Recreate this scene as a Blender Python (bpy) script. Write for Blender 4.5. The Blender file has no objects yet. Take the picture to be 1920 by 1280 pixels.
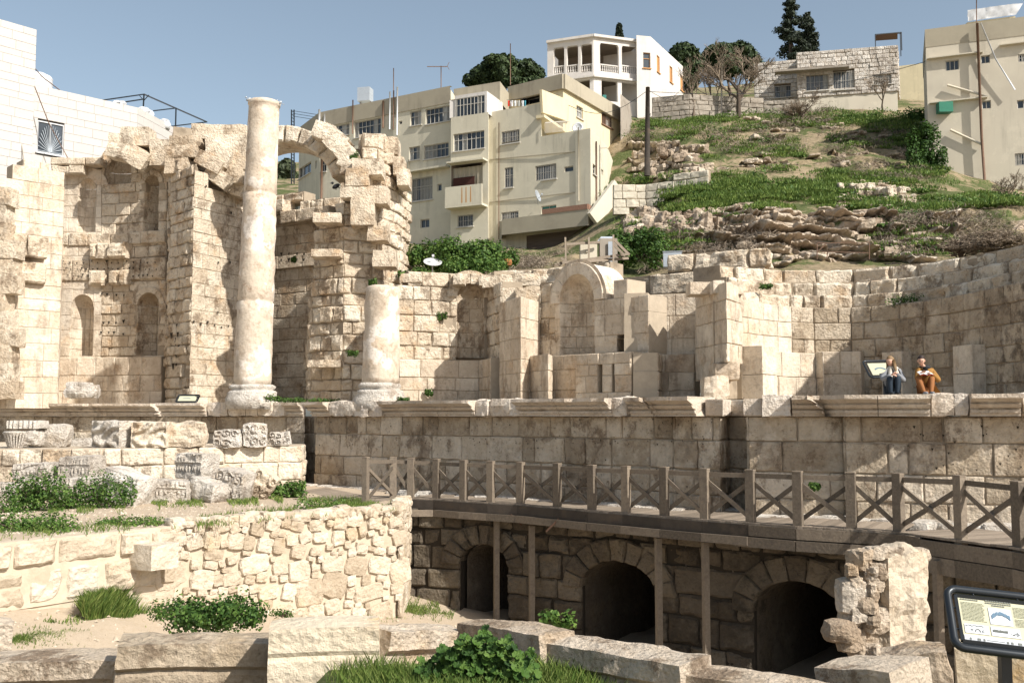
import bpy, math, random
from mathutils import Vector, Matrix, noise
R = random.Random(7)
scene = bpy.context.scene
COL = scene.collection
# ---------------------------------------------------------------- camera, sky, sun, exposure
F = 1870.0                                   # focal length in photo pixels (1920 wide)
CZ = 2.5                                     # eye height above the boardwalk level
PITCH = math.atan(140.0 / F)
cd = bpy.data.cameras.new('camera'); cam = bpy.data.objects.new('camera', cd); COL.objects.link(cam)
cam.location = (0, 0, CZ); cam.rotation_euler = (math.pi/2 + PITCH, 0, 0)
cd.sensor_width = 36; cd.lens = 36 * F / 1920; cd.clip_start = 0.1; cd.clip_end = 3000
scene.camera = cam
SUN_AZ = math.radians(49.5)                  # to the right of the view's backward direction
SUN_EL = math.radians(40)
sv = Vector((math.sin(SUN_AZ)*math.cos(SUN_EL), -math.cos(SUN_AZ)*math.cos(SUN_EL), math.sin(SUN_EL)))
world = bpy.data.worlds.new('World'); scene.world = world; world.use_nodes = True
wt = world.node_tree; bg = wt.nodes['Background']
sky = wt.nodes.new('ShaderNodeTexSky'); sky.sky_type = 'NISHITA'; sky.sun_disc = False
sky.sun_elevation = SUN_EL; sky.sun_rotation = math.pi - SUN_AZ
sky.altitude = 0; sky.air_density = 1.0; sky.dust_density = 2.0; sky.ozone_density = 1.0
hs = wt.nodes.new('ShaderNodeHueSaturation'); hs.inputs['Saturation'].default_value = 0.74; hs.inputs['Hue'].default_value = 0.488; hs.inputs['Value'].default_value = 0.93
wt.links.new(sky.outputs[0], hs.inputs['Color']); wt.links.new(hs.outputs[0], bg.inputs[0])
bg.inputs[1].default_value = 0.12
sl = bpy.data.lights.new('sun', 'SUN'); so = bpy.data.objects.new('sun', sl); COL.objects.link(so)
sl.energy = 5.0; sl.angle = math.radians(0.6); sl.color = (1.0, 0.95, 0.87)
so.rotation_euler = sv.to_track_quat('Z', 'Y').to_euler()
scene.view_settings.view_transform = 'Standard'; scene.view_settings.look = 'None'
scene.view_settings.gamma = 1.0; scene.view_settings.exposure = 0.46
# ---------------------------------------------------------------- pixel helpers (photo pixel + real distance -> point)
CP, SP = math.cos(PITCH), math.sin(PITCH)
def ray(u, v):
    a = (u-960)/F; b = (640-v)/F
    return Vector((a, CP - b*SP, SP + b*CP))
def P(u, v, Y):
    d = ray(u, v); return Vector((0, 0, CZ)) + d*(Y/d.y)
def G(u, v, z=0.0):
    d = ray(u, v); return Vector((0, 0, CZ)) + d*((z-CZ)/d.z)
def px(u, Y):                                 # plan point under a pixel column
    d = ray(u, 760); return (d.x*Y/d.y, Y)
def nz(p, s=1.0, k=0): return noise.noise(Vector((p[0]*s+k*7.3, p[1]*s-k*3.1, p[2]*s+k*1.7)))
# ---------------------------------------------------------------- mesh builder
class MB:
    def __init__(s): s.v = []; s.f = []; s.m = []; s.t = []; s.sm = []
    def add(s, vs, fs, tint=.5, mat=0, smooth=False):
        o = len(s.v); s.v.extend(vs); s.t.extend([tint]*len(vs))
        for f in fs:
            s.f.append(tuple(i+o for i in f)); s.m.append(mat); s.sm.append(smooth)
    def quad(s, a, b, c, d, tint=.5, mat=0): s.add([a, b, c, d], [(0, 1, 2, 3)], tint, mat)
    def box(s, c, ex, ey, ez, tint=.5, mat=0):       # centre and half axes
        c, ex, ey, ez = Vector(c), Vector(ex), Vector(ey), Vector(ez)
        vs = [c+ex*i+ey*j+ez*k for k in (-1, 1) for j in (-1, 1) for i in (-1, 1)]
        s.add(vs, [(0, 2, 3, 1), (4, 5, 7, 6), (0, 1, 5, 4), (2, 6, 7, 3), (0, 4, 6, 2), (1, 3, 7, 5)], tint, mat)
    def abox(s, x0, y0, z0, x1, y1, z1, tint=.5, mat=0):
        s.box(((x0+x1)/2, (y0+y1)/2, (z0+z1)/2), ((x1-x0)/2, 0, 0), (0, (y1-y0)/2, 0), (0, 0, (z1-z0)/2), tint, mat)
    def bar(s, a, b, w, h=None, tint=.5, mat=0, up=(0, 0, 1)):  # box beam from a to b
        a, b = Vector(a), Vector(b); h = w if h is None else h
        d = (b-a); L = d.length
        if L < 1e-6: return
        d /= L; up = Vector(up)
        if abs(d.dot(up)) > .98: up = Vector((0, 1, 0)) if abs(d.y) < .9 else Vector((1, 0, 0))
        x = d.cross(up).normalized(); z = x.cross(d)
        s.box((a+b)/2, d*(L/2), x*(w/2), z*(h/2), tint, mat)
    def tube(s, pts, r, n=8, tint=.5, mat=0, smooth=True, caps=True):
        pts = [Vector(p) for p in pts]; rs = r if isinstance(r, (list, tuple)) else [r]*len(pts)
        vs = []; fs = []
        for i, p in enumerate(pts):
            d = (pts[min(i+1, len(pts)-1)]-pts[max(i-1, 0)])
            if d.length < 1e-9: d = Vector((0, 0, 1))
            d.normalize(); up = Vector((0, 0, 1)) if abs(d.z) < .9 else Vector((0, 1, 0))
            x = d.cross(up).normalized(); y = d.cross(x)
            for k in range(n):
                a = 2*math.pi*k/n; vs.append(p+(x*math.cos(a)+y*math.sin(a))*rs[i])
        for i in range(len(pts)-1):
            for k in range(n):
                fs.append((i*n+k, i*n+(k+1) % n, (i+1)*n+(k+1) % n, (i+1)*n+k))
        if caps: fs.append(tuple(range(n))); fs.append(tuple((len(pts)-1)*n+k for k in reversed(range(n))))
        s.add(vs, fs, tint, mat, smooth)
    def lathe(s, c, prof, n=24, tint=.5, mat=0, axis=(0, 0, 1), rough=0, seed=0, smooth=True):   # prof: (r, h)
        c = Vector(c); az = Vector(axis).normalized()
        ax = Vector((1, 0, 0)) if abs(az.x) < .9 else Vector((0, 1, 0)); ay = az.cross(ax).normalized(); ax = ay.cross(az)
        vs = []; fs = []
        for r, h in prof:
            for k in range(n):
                a = 2*math.pi*k/n; d = ax*math.cos(a)+ay*math.sin(a); p = c+az*h+d*r
                if rough: p = p+d*(rough*nz(p, 1.6, seed)+rough*.5*nz(p, 5, seed))
                vs.append(p)
        for i in range(len(prof)-1):
            for k in range(n): fs.append((i*n+k, i*n+(k+1) % n, (i+1)*n+(k+1) % n, (i+1)*n+k))
        fs.append(tuple(reversed(range(n)))); fs.append(tuple((len(prof)-1)*n+k for k in range(n)))
        s.add(vs, fs, tint, mat, smooth)
    def build(s, name, mats, parent=None, label=None, cat=None, group=None, kind=None, origin=None):
        me = bpy.data.meshes.new(name)
        if parent is not None: o0 = Vector(parent['_o'])
        elif origin is not None: o0 = Vector(origin)
        else:
            xs = [p[0] for p in s.v]; ys = [p[1] for p in s.v]; zs = [p[2] for p in s.v]
            o0 = Vector(((min(xs)+max(xs))/2, (min(ys)+max(ys))/2, min(zs)))
        me.from_pydata([(p[0]-o0.x, p[1]-o0.y, p[2]-o0.z) for p in s.v], [], s.f)
        me.polygons.foreach_set('material_index', s.m); me.polygons.foreach_set('use_smooth', s.sm)
        at = me.attributes.new('tint', 'FLOAT', 'POINT'); at.data.foreach_set('value', s.t)
        for m in (mats if isinstance(mats, (list, tuple)) else [mats]): me.materials.append(m)
        me.update()
        o = bpy.data.objects.new(name, me); COL.objects.link(o)
        if parent is not None: o.parent = parent
        else: o.location = o0
        o['_o'] = tuple(o0)
        return tag(o, label, cat, group, kind)
def tag(o, label=None, cat=None, group=None, kind=None):
    if label: o['label'] = label
    if cat: o['category'] = cat
    if group: o['group'] = group
    if kind: o['kind'] = kind
    return o
def thing(name, loc, label, cat, group=None, kind=None):
    o = bpy.data.objects.new(name, None); COL.objects.link(o); o.location = loc; o['_o'] = tuple(loc)
    o.empty_display_size = .3
    return tag(o, label, cat, group, kind)
def copy_tree(o, parent=None):
    c = o.copy(); COL.objects.link(c)
    if parent: c.parent = parent
    for ch in [x for x in o.children]: copy_tree(ch, c)
    return c
# ---------------------------------------------------------------- wall paths
class Path:
    def __init__(s, pts):
        s.p = [Vector(q) for q in pts]; s.c = [0]
        for a, b in zip(s.p, s.p[1:]): s.c.append(s.c[-1]+(b-a).length)
        s.L = s.c[-1]; s.n = []
        for a, b in zip(s.p, s.p[1:]):
            d = (b-a).normalized(); s.n.append(Vector((d.y, -d.x)))
        s.corner = [0]
        for i in range(1, len(s.n)):
            if s.n[i-1].dot(s.n[i]) < .9: s.corner.append(s.c[i])
        s.corner.append(s.L)
        s.tn = [0]
        for i in range(1, len(s.n)):
            a, b = s.n[i-1], s.n[i]; cr = a.x*b.y-a.y*b.x; s.tn.append(max(-2.5, min(2.5, math.tan(math.atan2(cr, a.dot(b))/2))))
        s.tn.append(0)
    def lim(s, i, th):
        h = (s.c[i+1]-s.c[i])*.47
        for tn in (s.tn[i], s.tn[i+1]):
            if tn > .05: th = min(th, h/tn)
        return th
    def seg(s, t):
        for i in range(len(s.n)-1):
            if t < s.c[i+1]: return i
        return len(s.n)-1
    def at(s, t, z, d=0, i=None):
        i = s.seg(t) if i is None else i
        if d:
            h = (s.c[i+1]-s.c[i])*.48
            for e, tn, sg in ((s.c[i], s.tn[i], 1), (s.c[i+1], s.tn[i+1], -1)):   # mitre at the corners
                sh = -d*tn
                if sh > 0: t = max(t, e+min(sh, h)) if sg > 0 else min(t, e-min(sh, h))
                elif sh < 0 and abs(t-e) < .03: t += sg*sh
        a, b = s.p[i], s.p[i+1]; q = a+(b-a)*((t-s.c[i])/(s.c[i+1]-s.c[i]))+s.n[i]*d
        return Vector((q.x, q.y, z))
    def hit(s, u, v):
        r = ray(u, v); best = None; N = len(s.n)
        for i in range(N):
            a = s.p[i]; n = s.n[i]; den = r.x*n.x+r.y*n.y
            if abs(den) < 1e-7: continue
            k = (a.x*n.x+a.y*n.y)/den
            if k <= 0: continue
            q = Vector((r.x*k, r.y*k)); dd = (s.p[i+1]-a); t = (q-a).dot(dd)/dd.length
            L = dd.length; over = max(0, -t if t < 0 else t-L)
            if i == 0 and t < 0: over *= .01
            if i == N-1 and t > L: over *= .01
            if best is None or over < best[0]-1e-6: best = (over, s.c[i]+t, CZ+r.z*k)
        return best[1], best[2]
    def s_of(s, u): return s.hit(u, 760)[0]
def stone(mb, Fm, w, h, d=0, dep=.3, bev=.03, rough=.02, tint=.5, mat=0, nx=None, nzz=None, relief=None):
    """one hewn stone: Fm(a,c,d)->point, a,c in 0..1; front grid with worn edges and a skirt going back"""
    cell = .13 if rough > .016 else .24; nx = nx or max(2, min(10, int(w/cell)+1)); nv = nzz or max(2, min(7, int(h/cell)+1))
    A = [0, min(.3, bev/w)]+[i/nx for i in range(1, nx)]+[max(.7, 1-bev/w), 1]
    C = [0, min(.3, bev/h)]+[i/nv for i in range(1, nv)]+[max(.7, 1-bev/h), 1]
    A.sort(); C.sort(); na, nc = len(A), len(C); k = R.random()*50
    vs = []
    for j, c in enumerate(C):
        for i, a in enumerate(A):
            e = (i in (0, na-1))+(j in (0, nc-1))
            q = Fm(a, c, 0)
            dd = d+rough*(nz(q, 2.2, k)*1.6+nz(q, 6.5, k)*.8)
            if e: dd -= bev*(.5+1.9*max(0, .35+nz(q, 2.7, k+9))*(1 if e == 1 else 1.7))
            elif rough > .016 and (i in (1, na-2) or j in (1, nc-2)): dd -= bev*1.3*max(0, nz(q, 2.7, k+9)-.05)
            aa, cc = a, c
            if e == 2 or rough > .03:
                ja = .012+rough*.5
                if i == 0: aa += abs(nz(q, 3, k+1))*ja/w
                if i == na-1: aa -= abs(nz(q, 3, k+2))*ja/w
                if j == 0: cc += abs(nz(q, 3, k+3))*ja/h
                if j == nc-1: cc -= abs(nz(q, 3, k+4))*ja/h
            if relief and not e: dd += relief(a, c)
            vs.append(Fm(aa, cc, dd))
    fs = [(j*na+i, j*na+i+1, (j+1)*na+i+1, (j+1)*na+i) for j in range(nc-1) for i in range(na-1)]
    ring = [i for i in range(na)]+[j*na+na-1 for j in range(1, nc)]+[(nc-1)*na+i for i in range(na-2, -1, -1)]+[j*na for j in range(nc-2, 0, -1)]
    ac = [(A[i], C[0]) for i in range(na)]+[(1, C[j]) for j in range(1, nc)]+[(A[i], 1) for i in range(na-2, -1, -1)]+[(0, C[j]) for j in range(nc-2, 0, -1)]
    o = len(vs); m = len(ring)
    for a, c in ac: vs.append(Fm(a, c, d-dep))
    for q in range(m): fs.append((ring[(q+1) % m], ring[q], o+q, o+(q+1) % m))
    fs.append(tuple(o+q for q in reversed(range(m))))
    mb.add(vs, fs, tint, mat, False)
def scan(poly, z):
    xs = []
    for (x0, z0), (x1, z1) in zip(poly, poly[1:]+poly[:1]):
        if (z0 <= z) != (z1 <= z): xs.append(x0+(x1-x0)*(z-z0)/(z1-z0))
    xs.sort(); return list(zip(xs[::2], xs[1::2]))
def sub(iv, hole):
    out = []
    for a, b in iv:
        if hole is None or hole[1] <= a or hole[0] >= b: out.append((a, b)); continue
        if hole[0] > a: out.append((a, hole[0]))
        if hole[1] < b: out.append((hole[1], b))
    return out
class Arch:
    """opening: half width r, sides from z0 to zs, then a round head"""
    def __init__(s, sc, r, z0, zs, rise=None, ring=0): s.sc, s.r, s.z0, s.zs, s.ri, s.ring = sc, r, z0, zs, rise or r, ring
    def iv(s, za, zb):
        if (za+zb)/2 <= s.z0 or za >= s.zs+s.ri+s.ring: return None
        if za < s.zs: return (s.sc-s.r, s.sc+s.r)
        k = (za-s.zs)/(s.ri+s.ring); w = (s.r+s.ring)*math.sqrt(max(0, 1-k*k))
        return (s.sc-w, s.sc+w)
class Rect:
    def __init__(s, s0, s1, z0, z1): s.a = (s0, s1, z0, z1)
    def iv(s, za, zb):
        m = (za+zb)/2
        return (s.a[0], s.a[1]) if s.a[2] < m < s.a[3] else None
def arch_px(path, u0, u1, vtop, vspring, vbase, ring=0):
    s0, _ = path.hit(u0, vspring); s1, zs = path.hit(u1, vspring); um = (u0+u1)/2
    return Arch((s0+s1)/2, (s1-s0)/2, path.hit(um, vbase)[1], zs, path.hit(um, vtop)[1]-zs, ring)
def rect_px(path, u0, v0, u1, v1):
    vm = (v0+v1)/2; um = (u0+u1)/2
    return Rect(path.hit(u0, vm)[0], path.hit(u1, vm)[0], path.hit(um, v1)[1], path.hit(um, v0)[1])
def masonry(mb, path, poly=None, z=None, s=None, ch=.5, bw=(.5, 1.1), d=0, dep=.35, thick=.8, bev=.03, rough=.02, dj=.02, joint=None,
            holes=(), tint=(.3, .7), px_poly=True, core=True, mat=0, corem=1, rag=.0, seed=1, d_fn=None):
    rr = random.Random(seed); joint = joint if joint is not None else (.008 if rough < .016 else .009); rec = (.016 if rough < .016 else .035)+dj*.8+rough*.3
    if poly is not None: pl = [path.hit(u, v) for u, v in poly] if px_poly else poly
    else:
        sa, sb = s or (0, path.L); pl = [(sa, z[0]), (sb, z[0]), (sb, z[1]), (sa, z[1])]
    z0 = min(q[1] for q in pl); z1 = max(q[1] for q in pl)
    nco = max(1, round((z1-z0)/ch)); hs_ = [ch*rr.uniform(.8, 1.25) for _ in range(nco)]; k = (z1-z0)/sum(hs_); za = z0
    for hh in hs_:
        hh *= k; zb = za+hh
        iv = scan(pl, (za+zb)/2)
        for h in holes: iv = sub(iv, h.iv(za, zb))
        for c in path.corner[1:-1]: iv = [x for a, b in iv for x in ([(a, c), (c, b)] if a < c-.02 and b > c+.02 else [(a, b)])]
        for a, b in iv:
            if b-a < .05: continue
            if rag: a += rr.uniform(-rag, rag)*(a > .01); b += rr.uniform(-rag, rag)*(b < path.L-.01)
            if b-a < .12: continue
            segi = path.seg((a+b)/2)
            if core:
                t = a
                while t < b-1e-4:      # mortar core, one cell per path segment
                    si = path.seg(t+1e-5); e = min(b, path.c[si+1]) if si < len(path.n)-1 else b
                    mdd = d-rec
                    q = [path.at(x, y, dd, si) for dd in (mdd, mdd-path.lim(si, thick)) for x, y in ((t, za), (e, za), (e, zb), (t, zb))]
                    mb.add(q, [(0, 1, 2, 3), (7, 6, 5, 4), (0, 4, 5, 1), (1, 5, 6, 2), (2, 6, 7, 3), (3, 7, 4, 0)], .5, corem)
                    t = e if e > t+1e-4 else b
            x = a; first = True
            while x < b-1e-3:
                w = rr.uniform(*bw)
                if first: w *= rr.uniform(.5, 1); first = False
                if b-x-w < bw[0]*.45: w = b-x
                e = min(b, x+w)
                i0, i1 = path.seg(x+1e-4), path.seg(e-1e-4)
                same = i0 == i1
                def Fm(u_, c_, dd, x=x, e=e, za=za, zb=zb, i0=i0, same=same):
                    tt = x+joint+(e-x-2*joint)*u_
                    return path.at(tt, za+joint+(zb-za-2*joint)*c_, dd, i0 if same else None)
                ww = e-x
                if ww > .06:
                    dd = d+rr.uniform(-dj, dj)-(dj*rr.uniform(.2, .8) if rough > .016 and rr.random() < .12 else 0)+(d_fn(x, za) if d_fn else 0)
                    stone(mb, Fm, ww, zb-za, dd, path.lim(i0, dep), bev*rr.uniform(.7, 1.5), rough*rr.uniform(.5, 1.5), rr.uniform(*tint), mat)
                    if rough > .016 and rr.random() < .06 and dep < .5: pass
                x = e
        za = zb
def voussoirs(mb, path, ar, t=.35, n=9, a0=0, a1=math.pi, d=0, dep=.4, tint=(.35, .7), rough=.015, bev=.025, mat=0, full=None):
    for k in range(n):
        b0 = a0+(a1-a0)*k/n; b1 = a0+(a1-a0)*(k+1)/n; g = .012
        def Fm(a, c, dd, b0=b0, b1=b1):
            th = b1+(b0-b1)*a; rx = ar.r+(t-.0)*c; rz = ar.ri+t*c
            return path.at(ar.sc+rx*math.cos(th), ar.zs+rz*math.sin(th), dd)
        stone(mb, Fm, ar.r*(b1-b0)+.1, t, d+R.uniform(-.01, .01), dep, bev, rough, R.uniform(*tint), mat, nx=3, nzz=2)
def niche(mb, path, ar, depth=None, ch=.45, tint=(.3, .7), rough=.015, seed=1, mat=0, dome_t=.3, rib=0, corem=1):
    """round-backed niche behind an Arch: curved stone lining plus a quarter-sphere head"""
    depth = depth or ar.r; c = path.at(ar.sc, 0); i = path.seg(ar.sc); n = path.n[i]; t = Vector((-n.y, n.x))
    pts = []
    N = 8
    for k in range(N+1):
        th = math.pi-math.pi*k/N
        q = Vector((c.x, c.y))+t*(ar.r*math.cos(th))-n*(depth*math.sin(th)); pts.append(q)
    pp = Path(pts)
    # straight jamb reveals come from the wall's own thickness; lining starts at the face
    masonry(mb, pp, z=(ar.z0, ar.zs), ch=ch, bw=(ar.r*.7, ar.r*1.3), dep=.12, thick=.3, rough=rough, dj=.006, tint=tint, seed=seed, bev=.012, mat=mat, corem=corem)
    vs = []; fs = []; M = 14; K = 8
    for j in range(K+1):
        ph = math.pi/2*j/K
        for k in range(M+1):
            th = math.pi-math.pi*k/M
            rr = 1+(rib*abs(math.sin(th*5)) if rib else 0)
            # quarter sphere about the spring centre: horizontal semicircle shrinking with height
            x = ar.r*math.cos(th)*math.cos(ph)*rr; y = depth*math.sin(th)*math.cos(ph)*rr; z = ar.ri*math.sin(ph)
            q = Vector((c.x, c.y))+t*x-n*y; p = Vector((q.x, q.y, ar.zs+z)); p = p+Vector((n.x, n.y, 0))*(.03*nz(p, 4, seed)+.02)
            vs.append(p)
    for j in range(K):
        for k in range(M): fs.append((j*(M+1)+k, j*(M+1)+k+1, (j+1)*(M+1)+k+1, (j+1)*(M+1)+k))
    mb.add(vs, fs, dome_t, mat, True)
    vs = []; K2 = 16                          # face ring closing the stepped gap round the head
    for k in range(K2+1):
        th = math.pi*k/K2
        for q_ in (0, .55): vs.append(path.at(ar.sc+(ar.r+q_)*math.cos(th), ar.zs+(ar.ri+q_)*math.sin(th), -.03, i))
    mb.add(vs, [(2*k, 2*k+1, 2*k+3, 2*k+2) for k in range(K2)], .5, mat)
    # floor of niche
    fl = [Vector((q.x, q.y, ar.z0)) for q in pts]; mb.add(fl, [tuple(range(len(fl)))], .6, mat)
def rock(mb, c, size, seed=0, rough=.15, rot=0, tilt=0, roll=0, tint=.5, mat=0, n=6, box=.55, relief=None, smooth=False, shape=None):
    """boulder / worn block: box grid pushed between box and ellipsoid, with noise"""
    c = Vector(c); Mx = Matrix.Rotation(rot, 3, 'Z') @ Matrix.Rotation(roll, 3, 'Y') @ Matrix.Rotation(tilt, 3, 'X')
    N = (n, n, n) if isinstance(n, int) else n; idx = {}; vs = []; fs = []; mn = min(size)
    def vid(i, j, k):
        if (i, j, k) in idx: return idx[(i, j, k)]
        p = Vector((2*i/N[0]-1, 2*j/N[1]-1, 2*k/N[2]-1)); e = p.normalized()*1.15
        q = p*box+e*(1-box); q = Vector((q.x*size[0]/2, q.y*size[1]/2, q.z*size[2]/2))
        h = q+Vector((seed*3.1, seed*1.7, 0)); f = rough*mn*(nz(h, 1.1/mn, seed)*.9+.45*nz(h, 3/mn, seed+3)+.22*nz(h, 7/mn, seed+5))
        q = q+p.normalized()*f
        if relief and j == 0: q.y -= relief(i/N[0], k/N[2])
        if shape: q = shape(q, p)
        idx[(i, j, k)] = len(vs); vs.append(c+Mx@q); return idx[(i, j, k)]
    for i in range(N[0]):
        for j in range(N[1]):
            fs.append((vid(i, j, 0), vid(i, j+1, 0), vid(i+1, j+1, 0), vid(i+1, j, 0)))
            fs.append((vid(i, j, N[2]), vid(i+1, j, N[2]), vid(i+1, j+1, N[2]), vid(i, j+1, N[2])))
    for i in range(N[0]):
        for j in range(N[2]):
            fs.append((vid(i, 0, j), vid(i+1, 0, j), vid(i+1, 0, j+1), vid(i, 0, j+1)))
            fs.append((vid(i, N[1], j), vid(i, N[1], j+1), vid(i+1, N[1], j+1), vid(i+1, N[1], j)))
    for i in range(N[1]):
        for j in range(N[2]):
            fs.append((vid(0, i, j), vid(0, i, j+1), vid(0, i+1, j+1), vid(0, i+1, j)))
            fs.append((vid(N[0], i, j), vid(N[0], i+1, j), vid(N[0], i+1, j+1), vid(N[0], i, j+1)))
    mb.add(vs, fs, tint, mat, smooth)
def leaves(mb, c, rad, n, size, tint=(.2, .8), flat=.35, seed=0, shell=.5, gaps=.0, lower=True, mat=0):
    """many small leaf faces through an ellipsoid, clumped by noise"""
    rr = random.Random(seed); c = Vector(c); k = 0; tries = 0
    while k < n and tries < n*6:
        tries += 1
        z = rr.uniform(-1, 1); a = rr.uniform(0, 6.283); q = math.sqrt(1-z*z)
        e = Vector((q*math.cos(a), q*math.sin(a), z)); r = shell+(1-shell)*rr.random()**.6 if rr.random() < .8 else rr.random()
        if not lower and e.z < -.25: continue
        p = Vector((e.x*rad[0], e.y*rad[1], e.z*rad[2]))*r
        w = c+p; cl = nz(w, 1.6/max(.3, max(rad)*.5), seed)
        if cl < gaps-.35: continue
        w = w+e*(cl*.35*min(rad))
        nn = (e+Vector((rr.uniform(-1, 1), rr.uniform(-1, 1), rr.uniform(-.6, 1.2)))*.9).normalized()
        t = nn.cross(Vector((rr.uniform(-1, 1), rr.uniform(-1, 1), rr.uniform(-1, 1)))).normalized(); b = nn.cross(t)
        s = size*rr.uniform(.6, 1.4)
        ti = min(1, max(0, rr.uniform(*tint)+cl*.35))
        mb.add([w-t*s*.5, w+b*s*flat, w+t*s*.6, w-b*s*flat], [(0, 1, 2, 3)], ti, mat); k += 1
def grass(mb, pts, h=(.1, .3), w=.02, tint=(.2, .8), lean=.5, rr=R):
    for p in pts:
        a = rr.uniform(0, 6.283); hh = rr.uniform(*h); d = Vector((math.cos(a), math.sin(a), 0)); l = Vector((rr.uniform(-1, 1), rr.uniform(-1, 1), 0))*lean*hh
        p = Vector(p); mb.add([p-d*w, p+d*w, p+l*.45+Vector((0, 0, hh*.6))+d*w*.6, p+l+Vector((0, 0, hh)), p+l*.45+Vector((0, 0, hh*.6))-d*w*.6],
                              [(0, 1, 2, 3, 4)], rr.uniform(*tint))
# ---------------------------------------------------------------- materials
def nmat(name):
    m = bpy.data.materials.new(name); m.use_nodes = True; nt = m.node_tree; b = nt.nodes['Principled BSDF']
    return m, nt, b
def ramp(nt, stops):
    r = nt.nodes.new('ShaderNodeValToRGB'); e = r.color_ramp.elements
    while len(e) < len(stops): e.new(.5)
    for q, (p, c) in zip(e, stops): q.position = p; q.color = (*c, 1)
    return r
def mixc(nt, f, a, b, mode='MIX'):
    m = nt.nodes.new('ShaderNodeMix'); m.data_type = 'RGBA'; m.blend_type = mode
    for k, x in ((0, f), (6, a), (7, b)):
        if hasattr(x, 'links'): nt.links.new(x, m.inputs[k])
        elif k == 0: m.inputs[0].default_value = x
        else: m.inputs[k].default_value = (*x, 1)
    return m.outputs[2]
def tex(nt, kind, scale, detail=6, rough=.6, vec=None, **kw):
    t = nt.nodes.new(kind); t.inputs['Scale'].default_value = scale
    if kind == 'ShaderNodeTexNoise': t.inputs['Detail'].default_value = detail; t.inputs['Roughness'].default_value = rough
    if vec is not None: nt.links.new(vec, t.inputs['Vector'])
    return t
def geo(nt): return nt.nodes.new('ShaderNodeNewGeometry').outputs['Position']
def step(nt, x, lo, hi):
    m = nt.nodes.new('ShaderNodeMapRange'); m.inputs[1].default_value = lo; m.inputs[2].default_value = hi
    m.interpolation_type = 'SMOOTHSTEP'; nt.links.new(x, m.inputs[0]); return m.outputs[0]
def mul(nt, a, b, op='MULTIPLY'):
    m = nt.nodes.new('ShaderNodeMath'); m.operation = op
    for k, x in ((0, a), (1, b)):
        if hasattr(x, 'links'): nt.links.new(x, m.inputs[k])
        else: m.inputs[k].default_value = x
    return m.outputs[0]
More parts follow.
